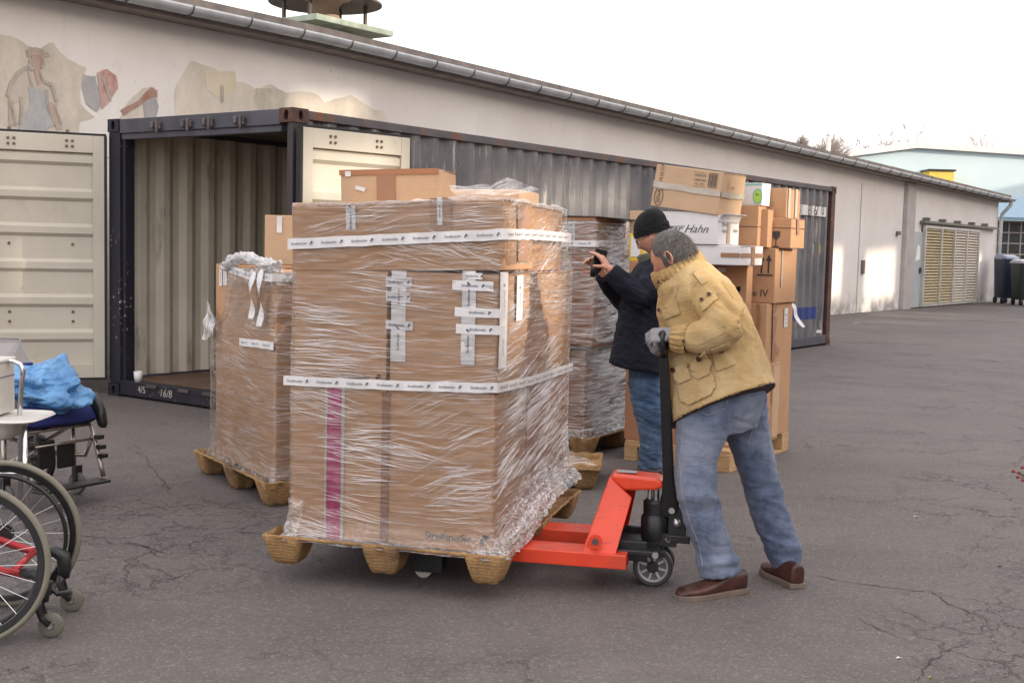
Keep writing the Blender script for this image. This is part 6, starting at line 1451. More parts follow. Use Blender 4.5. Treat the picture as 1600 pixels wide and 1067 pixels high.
# ================================================================ people
def skin_mat(name, c):
    t = NT(name); b = t.mix(t.rng(t.noise(18, 5), .35, .65), tuple(x * .86 for x in c), tuple(min(1, x * 1.1) for x in c)); b = t.mix(t.rng(t.noise(4, 3), .5, .7, 0, .35), b, (c[0] * 1.05, c[1] * .72, c[2] * .66))
    t.pr(Base_Color=b, Roughness=.5, Subsurface_Weight=.12, Subsurface_Radius=(.01, .004, .002), Subsurface_Scale=.4, Normal=t.bump(t.noise(90, 4), .15, .002)); return t.mat
SK1 = skin_mat('skin_ruddy', (.50, .25, .17)); SK2 = skin_mat('skin_pale', (.52, .27, .19))
def gs(x, c, w): return math.exp(-((x - c) / w) ** 2)
def head_geo(mb, M, n=64, L=.098, Wd=.077, H=.118):
    """sculpted head: local x forward, y left, z up, origin at its middle"""
    vs = []; k = n // 2
    for i in range(k + 1):
        th = math.pi * i / k
        for j in range(n):
            ph = 2 * math.pi * j / n; d = V((math.sin(th) * math.cos(ph), math.sin(th) * math.sin(ph), -math.cos(th)))
            x, y, z = d.x * L, d.y * Wd, d.z * H; zz = d.z; f = max(0, d.x)
            if zz < 0: x *= 1 - .16 * zz * zz if d.x > 0 else 1 - .42 * min(1, -zz * 1.2); y *= 1 - .30 * min(1, (-zz)) ** 1.3
            if zz > 0: x *= 1 + .03 * zz
            yy = abs(d.y); F = f ** 3
            x += F * (.010 * gs(zz, .16, .10) * gs(yy, .30, .30)                       # brow
                      - .012 * gs(zz, .02, .11) * gs(yy, .38, .17)                     # eye sockets
                      + .026 * gs(zz, -.27, .10) * gs(yy, 0, .10) + .014 * gs(zz, -.10, .14) * gs(yy, 0, .085)   # nose
                      + .005 * gs(zz, -.20, .14) * gs(yy, .55, .2)                     # cheek
                      + .007 * gs(zz, -.52, .045) * gs(yy, 0, .22) + .008 * gs(zz, -.64, .045) * gs(yy, 0, .20) - .006 * gs(zz, -.58, .022) * gs(yy, 0, .22)
                      + .013 * gs(zz, -.86, .11) * gs(yy, 0, .24) - .004 * gs(zz, -.73, .05) * gs(yy, 0, .3))
            vs.append(M @ V((x, y, z)))
    mb.add(vs, [(i * n + j, i * n + (j + 1) % n, (i + 1) * n + (j + 1) % n, (i + 1) * n + j) for i in range(k) for j in range(n)])
def ear_geo(mb, M, side):
    pts = [(-.004, .0, -.030), (.008, .004, -.018), (.006, .006, .006), (.012, .008, .022), (.004, .012, .032), (-.010, .014, .031), (-.018, .014, .016), (-.016, .010, -.006), (-.008, .006, -.024)]
    mb.tube([M @ V((x - .005, side * (.073 + y), z)) for x, y, z in pts], .0048, 8, closed=True)
    mb.sections([(M @ V((-.004, side * .072, 0)), M.to_3x3() @ V((.013, 0, 0)), M.to_3x3() @ V((0, 0, .026))), (M @ V((-.006, side * .080, 0)), M.to_3x3() @ V((.010, 0, 0)), M.to_3x3() @ V((0, 0, .022)))], 12)
def frame_M(o, fwd, up):
    f = V(fwd).normalized(); u = V(up); u = (u - f * u.dot(f)).normalized(); l = u.cross(f)
    return Matrix(((f.x, l.x, u.x, o[0]), (f.y, l.y, u.y, o[1]), (f.z, l.z, u.z, o[2]), (0, 0, 0, 1)))
def hand_geo(mb, M, side=1, curl=(.5, .6, .5), fat=1.0, spread=.06, thumb=(.55, .8, -.25), tcurl=.4, L=1.0):
    """local x along the hand, y towards the thumb (side=+1), z out of the back of the hand; fingers curl towards -z"""
    S = lambda x, y, z: M @ V((x * L, y * side * L, z * L)); R3 = M.to_3x3()
    mb.sections([(S(-.03, 0, 0), R3 @ V((0, .026 * fat, 0)), R3 @ V((0, 0, .019 * fat))), (S(.0, 0, 0), R3 @ V((0, .030 * fat, 0)), R3 @ V((0, 0, .018 * fat))), (S(.045, 0, 0), R3 @ V((0, .040 * fat, 0)), R3 @ V((0, 0, .0155 * fat))), (S(.085, 0, .001), R3 @ V((0, .041 * fat, 0)), R3 @ V((0, 0, .013 * fat))), (S(.096, 0, 0), R3 @ V((0, .037 * fat, 0)), R3 @ V((0, 0, .009 * fat)))], 20, e=2.6)
    for k, (y, ln, r) in enumerate(((.031, .072, .0088), (.0105, .080, .0092), (-.0105, .075, .0088), (-.031, .060, .0078))):
        p = V((.088, y, .001)); a = 0; yd = spread * (1.5 - k); pts = [V((.07, y * .95, 0)), p]; rs = [r * fat * 1.02, r * fat]
        c = curl if not isinstance(curl[0], (tuple, list)) else curl[k]
        for f_, cc in zip((.46, .30, .24), c):
            a += cc; p = p + V((math.cos(a), yd, -math.sin(a))) * ln * f_; pts.append(p); r *= .93; rs.append(r * fat)
        mb.tube([S(*q) for q in pts], [x * L for x in rs], 10); mb.ball(S(*pts[-1]), rs[-1] * L * 1.0, 8)
        for q, rr in zip(pts[1:-1], rs[1:-1]): mb.ball(S(*q), rr * 1.06 * L, 8)
    t0 = V((.018, .024, -.004)); t1 = t0 + V((.022, .022, -.008)); d = V(thumb).normalized(); t2 = t1 + d * .032; d2 = (d + V((.5, -.2, -.2)) * tcurl).normalized(); t3 = t2 + d2 * .026
    mb.tube([S(*t0), S(*t1), S(*t2), S(*t3)], [.014 * fat * L, .0125 * fat * L, .0105 * fat * L, .0085 * fat * L], 10); mb.ball(S(*t3), .0088 * fat * L, 8)
def cloth(mb, voxel, amp=.006, seed=1, dirs=None, freq=14, smooth=2):
    """one piece of clothing: fused surface with folds pressed into it"""
    me = fuse(mb, voxel, smooth); n = len(me.vertices); co = np.empty(n * 3); no = np.empty(n * 3)
    me.vertices.foreach_get('co', co); me.vertex_normals.foreach_get('vector', no); co = co.reshape(-1, 3); no = no.reshape(-1, 3); out = co.copy()
    for i in range(n):
        p = V(co[i]); a, fr_, ax = dirs(p) if dirs else (amp, freq, V((0, 0, 1)))
        if a == 0: continue
        # folds run across the axis: stretch the noise sideways
        al = p.dot(ax); q = (p - ax * al) * fr_ * .32 + ax * al * fr_ + V((seed * 5, 0, 0)); w = noise.noise(q * .18 * 5) ; q2 = q * 1.9 + V((0, 9, 0))
        h = (1 - abs(noise.noise(q + V((w, w, w)) * .8)) * 2.6) * .7 + .45 * (1 - abs(noise.noise(q2)) * 2.6)
        out[i] += no[i] * h * a
    me.vertices.foreach_set('co', out.ravel()); me.update(); return me
def fabric(name, c1, c2, scale=9, rough=.85, weave=420, bumpv=.35, fade=None, sheen=.08, folds=3.0):
    t = NT(name); b = t.mix(t.rng(t.noise(scale, 6, .65), .35, .65), c1, c2)
    if fade: b = t.mix(t.rng(t.noise(3.5, 5, .6, sc=(1, 1, .6)), .45, .65), b, fade)
    h = t.math('ADD', t.math('MULTIPLY', t.noise(weave, 2), .6), t.math('MULTIPLY', t.noise(38, 5, .65), 1.2)); fo = t.math('ABSOLUTE', t.math('SUBTRACT', t.noise(5.5, 4, .55, sc=(1, 1, 1.9), dist=.7), .5)); h = t.math('SUBTRACT', h, t.math('MULTIPLY', t.rng(fo, 0, .12, 1, 0, True), folds))
    t.pr(Base_Color=b, Roughness=rough, Normal=t.bump(h, bumpv, .004)); t.set(t.b, 'Sheen Weight', sheen); t.set(t.b, 'Specular IOR Level', .25); return t.mat
JEAN1 = fabric('worn_denim', (.07, .095, .16), (.135, .165, .245), 16, fade=(.22, .25, .32), folds=1.8); JEAN2 = fabric('blue_denim', (.028, .055, .11), (.055, .10, .18), 9, fade=(.11, .17, .26))
COAT1 = fabric('mustard_canvas', (.38, .25, .105), (.47, .335, .16), 5, fade=(.52, .395, .22), folds=1.6); COAT2 = fabric('navy_wool', (.006, .0065, .014), (.011, .012, .022), 8, sheen=.0); KNIT = fabric('mustard_knit', (.34, .22, .085), (.43, .29, .13), 30, weave=200, bumpv=.6)
LIN = simple('dark_lining', (.045, .022, .025), .8); BTN = simple('button_brown', (.09, .035, .025), .35); GLV = fabric('grey_glove', (.20, .20, .215), (.27, .265, .28), 20, weave=300, bumpv=.4); BLKG = fabric('black_knit', (.0045, .0045, .005), (.009, .009, .0095), 20, weave=260, bumpv=.5, sheen=.05)
t_ = NT('brown_leather'); t_.pr(Base_Color=t_.mix(t_.rng(t_.noise(14, 5), .35, .65), (.030, .011, .009), (.085, .028, .020)), Roughness=.42, Normal=t_.bump(t_.noise(45, 5), .3, .003)); LEA = t_.mat
SOLE = simple('sole_tan', (.16, .12, .095), .8, 0, .2, 20, .3, 90)
def surf(parent_obj_mesh):
    bm = bmesh.new(); bm.from_mesh(parent_obj_mesh); bv = BVHTree.FromBMesh(bm); bm.free(); return bv
def on_surf(bv, px, py, off=.0):
    d = ray(px, py).normalized(); h = bv.ray_cast(CAMP, d)
    if h[0] is None: return None, None
    return h[0] + h[1] * off, h[1]
def patch(bv, outline, off=.006, step=.008, name='patch', mat=None, parent=None, n=44, th=.005):
    """piece of cloth sewn on a garment, following its surface"""
    xs = [p[0] for p in outline]; ys = [p[1] for p in outline]; mb = MB(); grid = {}
    def inside(x, y):
        c = False; k = len(outline)
        for i in range(k):
            (x1, y1), (x2, y2) = outline[i], outline[(i + 1) % k]
            if (y1 > y) != (y2 > y) and x < (x2 - x1) * (y - y1) / (y2 - y1) + x1: c = not c
        return c
    for i in range(n + 1):
        for j in range(n + 1):
            x, y = min(xs) + (max(xs) - min(xs)) * i / n, min(ys) + (max(ys) - min(ys)) * j / n
            if inside(x, y):
                p, q = on_surf(bv, x, y, off)
                if p: grid[i, j] = len(mb.v); mb.v.append(tuple(p))
    for i in range(n):
        for j in range(n):
            if all(g in grid for g in ((i, j), (i + 1, j), (i + 1, j + 1), (i, j + 1))): mb.f.append((grid[i, j], grid[i, j + 1], grid[i + 1, j + 1], grid[i + 1, j])); mb.m.append(0)
    o = mb.build(name, mat, parent, smooth=True, raw=True); s = o.modifiers.new('t', 'SOLIDIFY'); s.thickness = th; s.offset = -1; return o
def seam(bv, pts, r=.0022, off=.001, name='seam', mat=None, parent=None, closed=False):
    P = []
    for (x0, y0), (x1, y1) in zip(pts, pts[1:] + ([pts[0]] if closed else [])):
        for k in range(8):
            p, n = on_surf(bv, x0 + (x1 - x0) * k / 8, y0 + (y1 - y0) * k / 8, off)
            if p and (not P or (p - P[-1]).length < .12): P.append(p)
    if len(P) < 3: return
    mb = MB(); mb.tube(P, r, 6); return mb.build(name, mat, parent, smooth=True)
def button(bv, px, py, r, parent, mat=BTN, off=.006):
    p, n = on_surf(bv, px, py, off)
    if p is None: return
    mb = MB(); mb.lathe([(0, .001), (r * .55, .0), (r * .65, .003), (r, .003), (r, -.002), (0, -.002)], p, n, 20)
    for a in (0, 1.57, 3.14, 4.71):
        q = n.to_track_quat('Z', 'Y') @ V((r * .25 * math.cos(a), r * .25 * math.sin(a), .0015)); mb.cyl(p + q - n * .001, p + q + n * .0012, r * .1, n=6)
    mb.build('button', mat, parent, auto=40)
def shoe(parent, toe, heel, h=.10, w=.052, up=0.0, lace=True, mat=None):
    toe, heel = V(toe), V(heel); d = (toe - heel); L = d.length; f = V((d.x, d.y, 0)).normalized(); tilt = d.z / L; f = d.normalized(); s = V((-f.y, f.x, 0)).normalized(); u = f.cross(s); u = u if u.z > 0 else -u
    P = lambda t, z, y=0: heel + f * (t * L) + u * z + s * y
    wd = lambda t: w * (.70 + .12 * math.sin(t * 3) + .32 * math.exp(-((t - .70) / .24) ** 2)) * (1 if t < .9 else math.sqrt(max(.02, 1 - ((t - .9) / .11) ** 2)))
    ht = lambda t: h * (1.0 if t < .25 else (1.0 - .42 * sstep((t - .25) / .35)) - .18 * sstep((t - .55) / .3)) * (1 if t < .93 else .62)
    ts = [0, .02, .08, .16, .25, .35, .45, .55, .65, .75, .84, .91, .96, .99, 1.0]
    mb = MB(); mb.sections([(P(t, .018 + ht(t) * .42), s * wd(t) * (.55 if t in (0, 1.0) else .96), u * ht(t) * (.40 if t in (0, 1.0) else .52)) for t in ts], 24, e=2.5)
    me = fuse(mb, .006, 2); o = link('shoe', me, mat or LEA, parent, smooth=True)
    mb = MB(); out = [P(t, 0, wd(t) * 1.06) for t in ts] + [P(t, 0, -wd(t) * 1.06) for t in reversed(ts)]; k = len(out); tt = ts + list(reversed(ts)); out = [p + u * (.011 * gs(t, .36, .07)) for p, t in zip(out, tt)]
    top = [p + u * (.026 - .011 * gs(t, .36, .07)) for p, t in zip(out, tt)]; mb.add(out + top, [tuple(range(k)), tuple(range(2 * k - 1, k - 1, -1))] + [(i, k + i, k + (i + 1) % k, (i + 1) % k) for i in range(k)]); mb.build('sole', SOLE, o, bevel=.004)
    if lace:
        mb = MB()
        for t in (.40, .46, .52, .58):
            z = .018 + ht(t) * .94; mb.tube([P(t, z - .012, -.028), P(t + .01, z + .006, 0), P(t, z - .012, .028)], .0028, 6)
        mb.tube([P(.40, ht(.4) + .02, 0), P(.36, ht(.4) + .035, .03), P(.42, ht(.4) + .02, .045), P(.40, ht(.4) + .022, 0), P(.36, ht(.4) + .035, -.03), P(.43, ht(.4) + .018, -.045)], .0022, 6); mb.build('lace', simple('lace', (.05, .02, .015), .8), o)
    return o
def S2(a, b, Y, r, tz=0.0, ty=0.0):     # a cross-section between two outline points of the figure
    A, B = W(a[0], a[1], Y), W(b[0], b[1], Y); return ((A + B) / 2, (B - A) / 2, V((ty, r, tz)))

# ---------------------------------------------------------------- man in the yellow jacket, pushing the handle
mx_ = G(1130, 915); man = thing('person', 'grey haired man in mustard jacket and faded jeans leaning over the jack handle', 'person', (mx_.x, 5.3, 0)); MO = V((mx_.x, 5.3, 0)); MT = Matrix.Translation(-MO)
def own(o, org, parent):    # figures are modelled where they stand; keep that place under the parent
    o.parent = parent; o.matrix_basis = Matrix.Translation(-org) @ o.matrix_basis; return o
hF = V((-.80, .46, -.42)); hU = V((-.42, .10, .90)); HM = frame_M(W(1053, 402, 5.30), hF, hU)
b = MB(); head_geo(b, HM, 72); ear_geo(b, HM, 1); ear_geo(b, HM, -1)
b.sections([(W(1062, 415, 5.31), V((.058, 0, .02)), V((0, .055, 0))), (W(1076, 440, 5.32), V((.062, 0, .02)), V((0, .062, 0))), (W(1092, 470, 5.33), V((.09, 0, .03)), V((0, .11, 0)))], 20)
b.sections([S2((1058, 470), (1120, 440), 5.33, .13), S2((1060, 540), (1150, 500), 5.34, .15), S2((1080, 600), (1175, 570), 5.34, .13), S2((1085, 650), (1185, 640), 5.34, .14)], 20)
def limb(pts, rs, mb=b, n=14): mb.tube([W(*p) for p in pts], rs, n)
limb([(1105, 460, 5.22), (1140, 495, 5.12), (1150, 515, 5.09), (1105, 527, 5.10), (1060, 530, 5.14), (1048, 522, 5.16)], [.05, .045, .042, .038, .03, .026])
limb([(1070, 470, 5.46), (1085, 535, 5.48), (1060, 535, 5.38), (1044, 526, 5.32)], [.05, .04, .035, .028])
limb([(1108, 640, 5.27), (1087, 725, 5.21), (1089, 770, 5.19), (1122, 895, 5.22)], [.07, .05, .045, .04]); limb([(1165, 640, 5.44), (1188, 770, 5.46), (1225, 885, 5.46)], [.06, .045, .04])
HA = frame_M(W(1050, 521, 5.15), V((-.80, .25, -.05)), V((-.25, -.55, .8)))
own(link('body', fuse(b, .0045, 2), SK1, smooth=True), MO, man)
e = MB()
for sy in (-1, 1): e.ball(HM @ V((.076, sy * .030, .004)), .0115, 12)
own(e.build('eyes', simple('eye_white', (.6, .58, .55), .2), smooth=True), MO, man)
# short grey hair: a close cap and many short strands
t_ = NT('grey_hair'); t_.pr(Base_Color=t_.mix(t_.rng(t_.noise(60, 4, .6), .35, .65), (.04, .034, .03), (.10, .092, .086)), Roughness=.6, Normal=t_.bump(t_.noise(220, 3, sc=(1, 1, .3)), .8, .004)); HAIR = t_.mat
hb_ = MB(); head_geo(hb_, HM @ Matrix.Diagonal((1.055, 1.075, 1.05, 1)), 96)
Hi = HM.inverted(); keep = []
def hairy(p):
    q = Hi @ V(p); d = V((q.x / .103, q.y / .083, q.z / .124)); hl_ = .36 + .25 * gs(abs(q.y), .05, .03) - .1 * abs(noise.noise(q * 30))
    if q.x > .062: return d.z > .60
    if q.x > -.002: return d.z > -.02 + q.x * 6 or (d.z > -.30 and .006 < q.x < .030)
    return d.z > -.48 - 0 * hl_
fs = [f for f in hb_.f if all(hairy(hb_.v[i]) for i in f)]; hb_.f = fs; hb_.m = [0] * len(fs)
rnd = random.Random(4); caps = [hb_.v[i] for f in fs for i in f]; st = MB()
for k in range(13000):
    f = fs[rnd.randrange(len(fs))]; a_, b_, c_ = (V(hb_.v[f[i]]) for i in (0, 1, 2)); u_, v_ = rnd.random(), rnd.random()
    p = a_ + (b_ - a_) * u_ + (c_ - b_) * v_ * u_; nrm_ = (p - HM.translation).normalized(); dn = (HM.to_3x3() @ V((-.55, 0, -.75))).normalized(); d = (nrm_ * .26 + dn + V((rnd.uniform(-1, 1), rnd.uniform(-1, 1), rnd.uniform(-1, 1))) * .22).normalized(); sd_ = d.cross(nrm_).normalized() * .0007; L_ = rnd.uniform(.014, .024)
    st.add([p - nrm_ * .002 + sd_, p - nrm_ * .002 - sd_, p + d * L_], [(0, 1, 2)])
ho_ = own(hb_.build('hair', HAIR, raw=True), MO, man); t_ = NT('hair_strand'); t_.pr(Base_Color=t_.mix(t_.rng(t_.noise(160, 2, .5), .4, .6), (.04, .034, .03), (.22, .205, .195)), Roughness=.5); s_ = st.build('hair_strands', t_.mat, raw=True); s_.parent = ho_; s_['kind'] = 'stuff'
# jeans
j = MB()
j.sections([S2((1066, 612), (1182, 570), 5.33, .155), S2((1062, 650), (1196, 612), 5.33, .155), S2((1072, 680), (1180, 668), 5.33, .12)], 28)
j.sections([S2((1060, 630), (1165, 605), 5.27, .115), S2((1056, 680), (1143, 662), 5.25, .104), S2((1056, 730), (1119, 722), 5.22, .085), S2((1060, 772), (1118, 764), 5.19, .078), S2((1069, 815), (1127, 804), 5.20, .072), S2((1082, 850), (1139, 838), 5.21, .07), S2((1091, 878), (1148, 862), 5.21, .073), S2((1095, 901), (1156, 889), 5.21, .078)], 24)
j.sections([S2((1110, 620), (1196, 600), 5.42, .115), S2((1128, 670), (1198, 652), 5.44, .10), S2((1147, 715), (1207, 700), 5.45, .09), S2((1163, 760), (1215, 744), 5.46, .078), S2((1172, 802), (1227, 785), 5.46, .073), S2((1188, 842), (1240, 824), 5.46, .07), S2((1201, 868), (1248, 856), 5.46, .071), S2((1208, 886), (1250, 882), 5.46, .075)], 24)
zk = W(1090, 770, 5.2).z
def jd(p):
    z = p.z; a = .0025 + .008 * gs(z, zk, .11) + .012 * gs(z, .15, .08) + .006 * gs(z, .8, .09); return a, 12, V((.15, 0, .99)).normalized()
jm = cloth(j, .0085, seed=3, dirs=jd); jo = own(link('jeans', jm, JEAN1, smooth=True), MO, man); bj = surf(jm)
STI = simple('pale_stitch', (.30, .30, .33), .8); DKS = simple('dark_seam', (.05, .07, .12), .8)
for pts in ([(1068, 660), (1062, 720), (1066, 770), (1078, 815), (1092, 850), (1100, 895)], [(1180, 660), (1166, 700)]): s_ = seam(bj, pts, .0018, .001, 'side_seam', STI); s_ and own(s_, MO, jo) and setattr(s_, 'matrix_basis', Matrix.Identity(4)) 
pk_ = patch(bj, [(1080, 615), (1134, 588), (1142, 612), (1132, 640), (1106, 650), (1084, 638)], .003, name='back_pocket', mat=JEAN1, th=.003); pk_.parent = jo
s_ = seam(bj, [(1084, 636), (1106, 649), (1132, 638), (1141, 612)], .0016, .005, 'pocket_stitch', STI)
if s_: s_.parent = jo
# shoes
o = shoe(None, W(1057, 938, 5.10) + V((0, 0, .0)), G(1163, 924), .095, .052); own(o, MO, man)
o = shoe(None, G(1196, 893) + V((0, .0, .0)), G(1247, 920) + V((0, 0, .0)), .10, .052, lace=True); own(o, MO, man)
# jacket
jk = MB(); Y0 = 5.32
jk.sections([S2((1030, 437), (1092, 402), Y0, .105, -.01), S2((1026, 455), (1112, 414), Y0, .14, -.01), S2((1029, 490), (1138, 437), Y0, .165, -.02), S2((1033, 540), (1166, 486), Y0 + .01, .175, -.03), S2((1039, 590), (1187, 535), Y0 + .01, .185, -.04), S2((1044, 635), (1203, 580), Y0, .215, -.05), S2((1047, 665), (1210, 606), Y0, .245, -.085)], 36, e=2.2)
jk.sections([(W(1096, 440, 5.26), V((.085, .0, .02)), V((0, .10, -.02))), (W(1112, 455, 5.20), V((.095, .0, .03)), V((.0, .085, .03))), (W(1127, 480, 5.14), V((.084, .0, .035)), V((0, .080, .03))), (W(1137, 500, 5.10), V((.070, 0, .05)), V((0, .078, .03))), (W(1134, 515, 5.08), V((.045, 0, .068)), V((0, .076, .0)))], 22)
jk.tube([W(1136, 503, 5.10), W(1122, 520, 5.09), W(1100, 526, 5.10), W(1072, 530, 5.13)], [.084, .078, .068, .056], 20)
jk.tube([W(1064, 462, 5.47), W(1078, 500, 5.54), W(1080, 530, 5.52), W(1058, 528, 5.38)], [.09, .085, .075, .055], 18)
hemA, hemB, hemC = W(1047, 665, Y0), W(1210, 606, Y0), W(1047, 665, Y0) + V((0, .245, -.085)); hn = (hemB - hemA).cross(hemC - hemA).normalized(); hn = hn if hn.z < 0 else -hn
def kd(p):
    sh_ = W(1120, 500, 5.1); dd = (p - sh_).length; a = .004 + .010 * math.exp(-(dd / .17) ** 2) + .004 * gs(p.z, 1.25, .08)
    ax = V((.75, -.1, .65)).normalized() if dd < .24 else V((.42, 0, .9)).normalized(); return a, 9, ax
km = cloth(jk, .0085, seed=7, dirs=kd, smooth=3); ko = own(link('jacket', km, [COAT1, LIN], smooth=True), MO, man); bk_ = surf(km)
for p in km.polygons:
    if p.normal.dot(hn) > .55 and abs((p.center - hemA).dot(hn)) < .022: p.material_index = 1
# collar standing round the neck, knitted
cl = MB(); rings_ = []
for k_, (a, b, r) in enumerate((((1026, 452), (1108, 416), .118), ((1020, 440), (1100, 402), .112), ((1017, 428), (1092, 390), .106), ((1021, 429), (1089, 393), .094), ((1030, 442), (1090, 408), .080))):
    rings_.append(S2(a, b, Y0, r))
vs = []; n_ = 128
for c, A, B in rings_:
    for i in range(n_):
        t = 2 * math.pi * i / n_; w_ = 1 + .016 * (1 if i % 4 < 2 else -1); vs.append(c + A * math.cos(t) * w_ + B * math.sin(t) * w_)
cl.add(vs, [(i * n_ + q, i * n_ + (q + 1) % n_, (i + 1) * n_ + (q + 1) % n_, (i + 1) * n_ + q) for i in range(4) for q in range(n_)])
o = cl.build('collar', KNIT, smooth=True); o.parent = ko; s_ = o.modifiers.new('t', 'SOLIDIFY'); s_.thickness = .008
# ribbed cuff
cf = MB(); pts = [W(1074, 530, 5.125), W(1066, 530, 5.135), W(1056, 529, 5.145), W(1050, 528, 5.15)]; q = (pts[-1] - pts[0]).to_track_quat('Z', 'Y'); vs = []
for c, r in zip(pts, (.062, .062, .058, .050)):
    for i in range(80): t = 2 * math.pi * i / 80; rr = r * (1 + .05 * math.sin(i * math.pi / 2.5)); vs.append(c + q @ V((rr * math.cos(t), rr * math.sin(t), 0)))
cf.add(vs, [(i * 80 + k, i * 80 + (k + 1) % 80, (i + 1) * 80 + (k + 1) % 80, (i + 1) * 80 + k) for i in range(3) for k in range(80)]); o = cf.build('cuff', KNIT, smooth=True); o.parent = ko
SE = simple('canvas_seam', (.40, .26, .10), .85)
def dress(o):
    if o: o.parent = ko
pocket = [(1055, 630), (1098, 605), (1104, 640), (1112, 660), (1108, 680), (1075, 697), (1060, 690)]
dress(patch(bk_, [(1056, 582), (1100, 562), (1116, 586), (1119, 606), (1112, 618), (1078, 634), (1064, 628)], .010, name='lower_pocket', mat=COAT1, th=.008))
dress(patch(bk_, [(1054, 574), (1076, 566), (1079, 580), (1083, 592), (1064, 600), (1056, 590)], .017, name='pocket_flap', mat=COAT1, th=.006))
dress(patch(bk_, [(1080, 566), (1100, 545), (1112, 566), (1110, 586), (1092, 594), (1083, 588)], .017, name='pocket_flap', mat=COAT1, th=.006))
dress(patch(bk_, [(1110, 545), (1138, 534), (1150, 570), (1118, 582)], .007, name='side_pocket', mat=COAT1, th=.005))
dress(patch(bk_, [(1034, 480), (1058, 468), (1064, 490), (1040, 500)], .009, name='chest_pocket', mat=COAT1, th=.006))
dress(patch(bk_, [(1093, 476), (1118, 456), (1124, 466), (1099, 488)], .009, name='sleeve_tab', mat=COAT1, th=.005))
dress(patch(bk_, [(1082, 428), (1090, 422), (1106, 440), (1097, 446)], .006, name='shoulder_strap', mat=COAT1, th=.004))
for pts in ([(1044, 560), (1050, 610), (1058, 655)], [(1050, 655), (1100, 632), (1150, 612), (1200, 600)], [(1128, 440), (1148, 470)], [(1048, 560), (1100, 535), (1150, 512), (1178, 505)], [(1034, 445), (1036, 490), (1042, 540)], [(1098, 430), (1082, 450), (1078, 478)], [(1062, 442), (1054, 470)]): dress(seam(bk_, pts, .0018, .0005, 'seam', SE))
for px, py, r in ((1056, 577, .0125), (1094, 559, .0125), (1125, 548, .0125), (1048, 661, .008), (1032, 441, .008), (1097, 470, .009), (1108, 461, .009), (1060, 538, .007), (1070, 533, .007), (1033, 485, .009)): 
    p, n_v = on_surf(bk_, px, py, .006)
    if p is not None: button(bk_, px, py, r, ko, off=.021 if r > .012 else .012)
# the gloved hand closed on the loop of the handle
gw = MB(); GA = frame_M(W(1051, 522, 5.16), V((-.82, .12, -.10)), V((-.25, -.55, .80)))
hand_geo(gw, GA, -1, ((.65, .9, .6), (.75, 1.0, .7), (.8, 1.0, .7), (.9, 1.0, .7)), 1.12, .055, (.75, .35, -.55), .5, .98); gw.tube([W(1062, 529, 5.14), W(1051, 523, 5.16)], [.044, .034], 14)
o = link('glove', fuse(gw, .0035, 1), GLV, smooth=True); own(o, MO, man)
gw = MB(); GB = frame_M(W(1052, 530, 5.37), V((-.80, -.35, -.1)), V((-.2, .3, .85))); hand_geo(gw, GB, 1, (.75, 1.0, .7), 1.2, .0, (.75, .35, -.55), .5, .98); gw.tube([W(1060, 530, 5.39), W(1052, 530, 5.37)], [.042, .034], 14)
o = link('glove', fuse(gw, .0035, 1), GLV, smooth=True); own(o, MO, man)

# ---------------------------------------------------------------- man with the phone
NO = V((.93, 7.85, 0)); nan = thing('person', 'man in black beanie and navy jacket holding up a black phone', 'person', NO)
hM = frame_M(W(1018, 369, 7.78), V((-.86, .12, -.48)), V((-.46, .03, .88)))
b = MB(); head_geo(b, hM, 72, .10, .078, .118); ear_geo(b, hM, 1); ear_geo(b, hM, -1)
b.sections([(W(1026, 385, 7.8), V((.055, 0, .02)), V((0, .055, 0))), (W(1024, 405, 7.82), V((.06, 0, .01)), V((0, .06, 0))), (W(1018, 425, 7.84), V((.12, 0, 0)), V((0, .15, 0)))], 18)
b.sections([S2((990, 425), (1036, 422), 7.84, .14), S2((988, 500), (1034, 498), 7.84, .13), S2((992, 580), (1032, 580), 7.84, .11)], 20)
def limb2(pts, rs): b.tube([W(*p) for p in pts], rs, 12)
limb2([(1020, 432, 7.64), (1004, 462, 7.58), (975, 445, 7.56), (951, 419, 7.56)], [.05, .045, .036, .026]); limb2([(1005, 440, 8.02), (975, 472, 7.98), (955, 445, 7.84), (940, 422, 7.72)], [.05, .04, .035, .026])
limb2([(1012, 590, 7.76), (1014, 665, 7.74), (1014, 740, 7.80)], [.08, .05, .04]); limb2([(1016, 590, 7.95), (1022, 665, 7.95), (1022, 735, 8.0)], [.08, .05, .04])
H1 = frame_M(W(952, 421, 7.56), V((-.55, .05, .80)), V((.80, -.40, .45))); hand_geo(b, H1, 1, ((.25, .35, .2), (.3, .4, .25), (.45, .5, .3), (.6, .6, .4)), 1.0, .07, (.5, .8, -.5), .4, 1.02)
H2 = frame_M(W(941, 425, 7.72), V((-.60, -.05, .62)), V((.3, .8, .4))); hand_geo(b, H2, -1, (.55, .7, .5), 1.0, .03, (.6, .7, -.4), .4, 1.0)
own(link('body', fuse(b, .0042, 2), SK2, smooth=True), NO, nan)
e = MB()
for sy in (-1, 1): e.ball(hM @ V((.083, sy * .031, .003)), .0115, 12)
own(e.build('eyes', simple('eye_white', ()), smooth=True), NO, nan); e = MB()
for sy in (-1, 1): e.ball(hM @ V((.0905, sy * .031, .001)), .0055, 10)
own(e.build('iris', simple('iris_dark', (.05, .035, .03), .2), smooth=True), NO, nan)
lp = MB(); lp.sections([(hM @ V((.103, 0, -.063)), hM.to_3x3() @ V((0, .020, 0)), hM.to_3x3() @ V((.002, 0, .006))), (hM @ V((.1065, 0, -.064)), hM.to_3x3() @ V((0, .012, 0)), hM.to_3x3() @ V((.001, 0, .004)))], 14); own(lp.build('lips', simple('lip', (.34, .13, .11), .45), smooth=True), NO, nan)
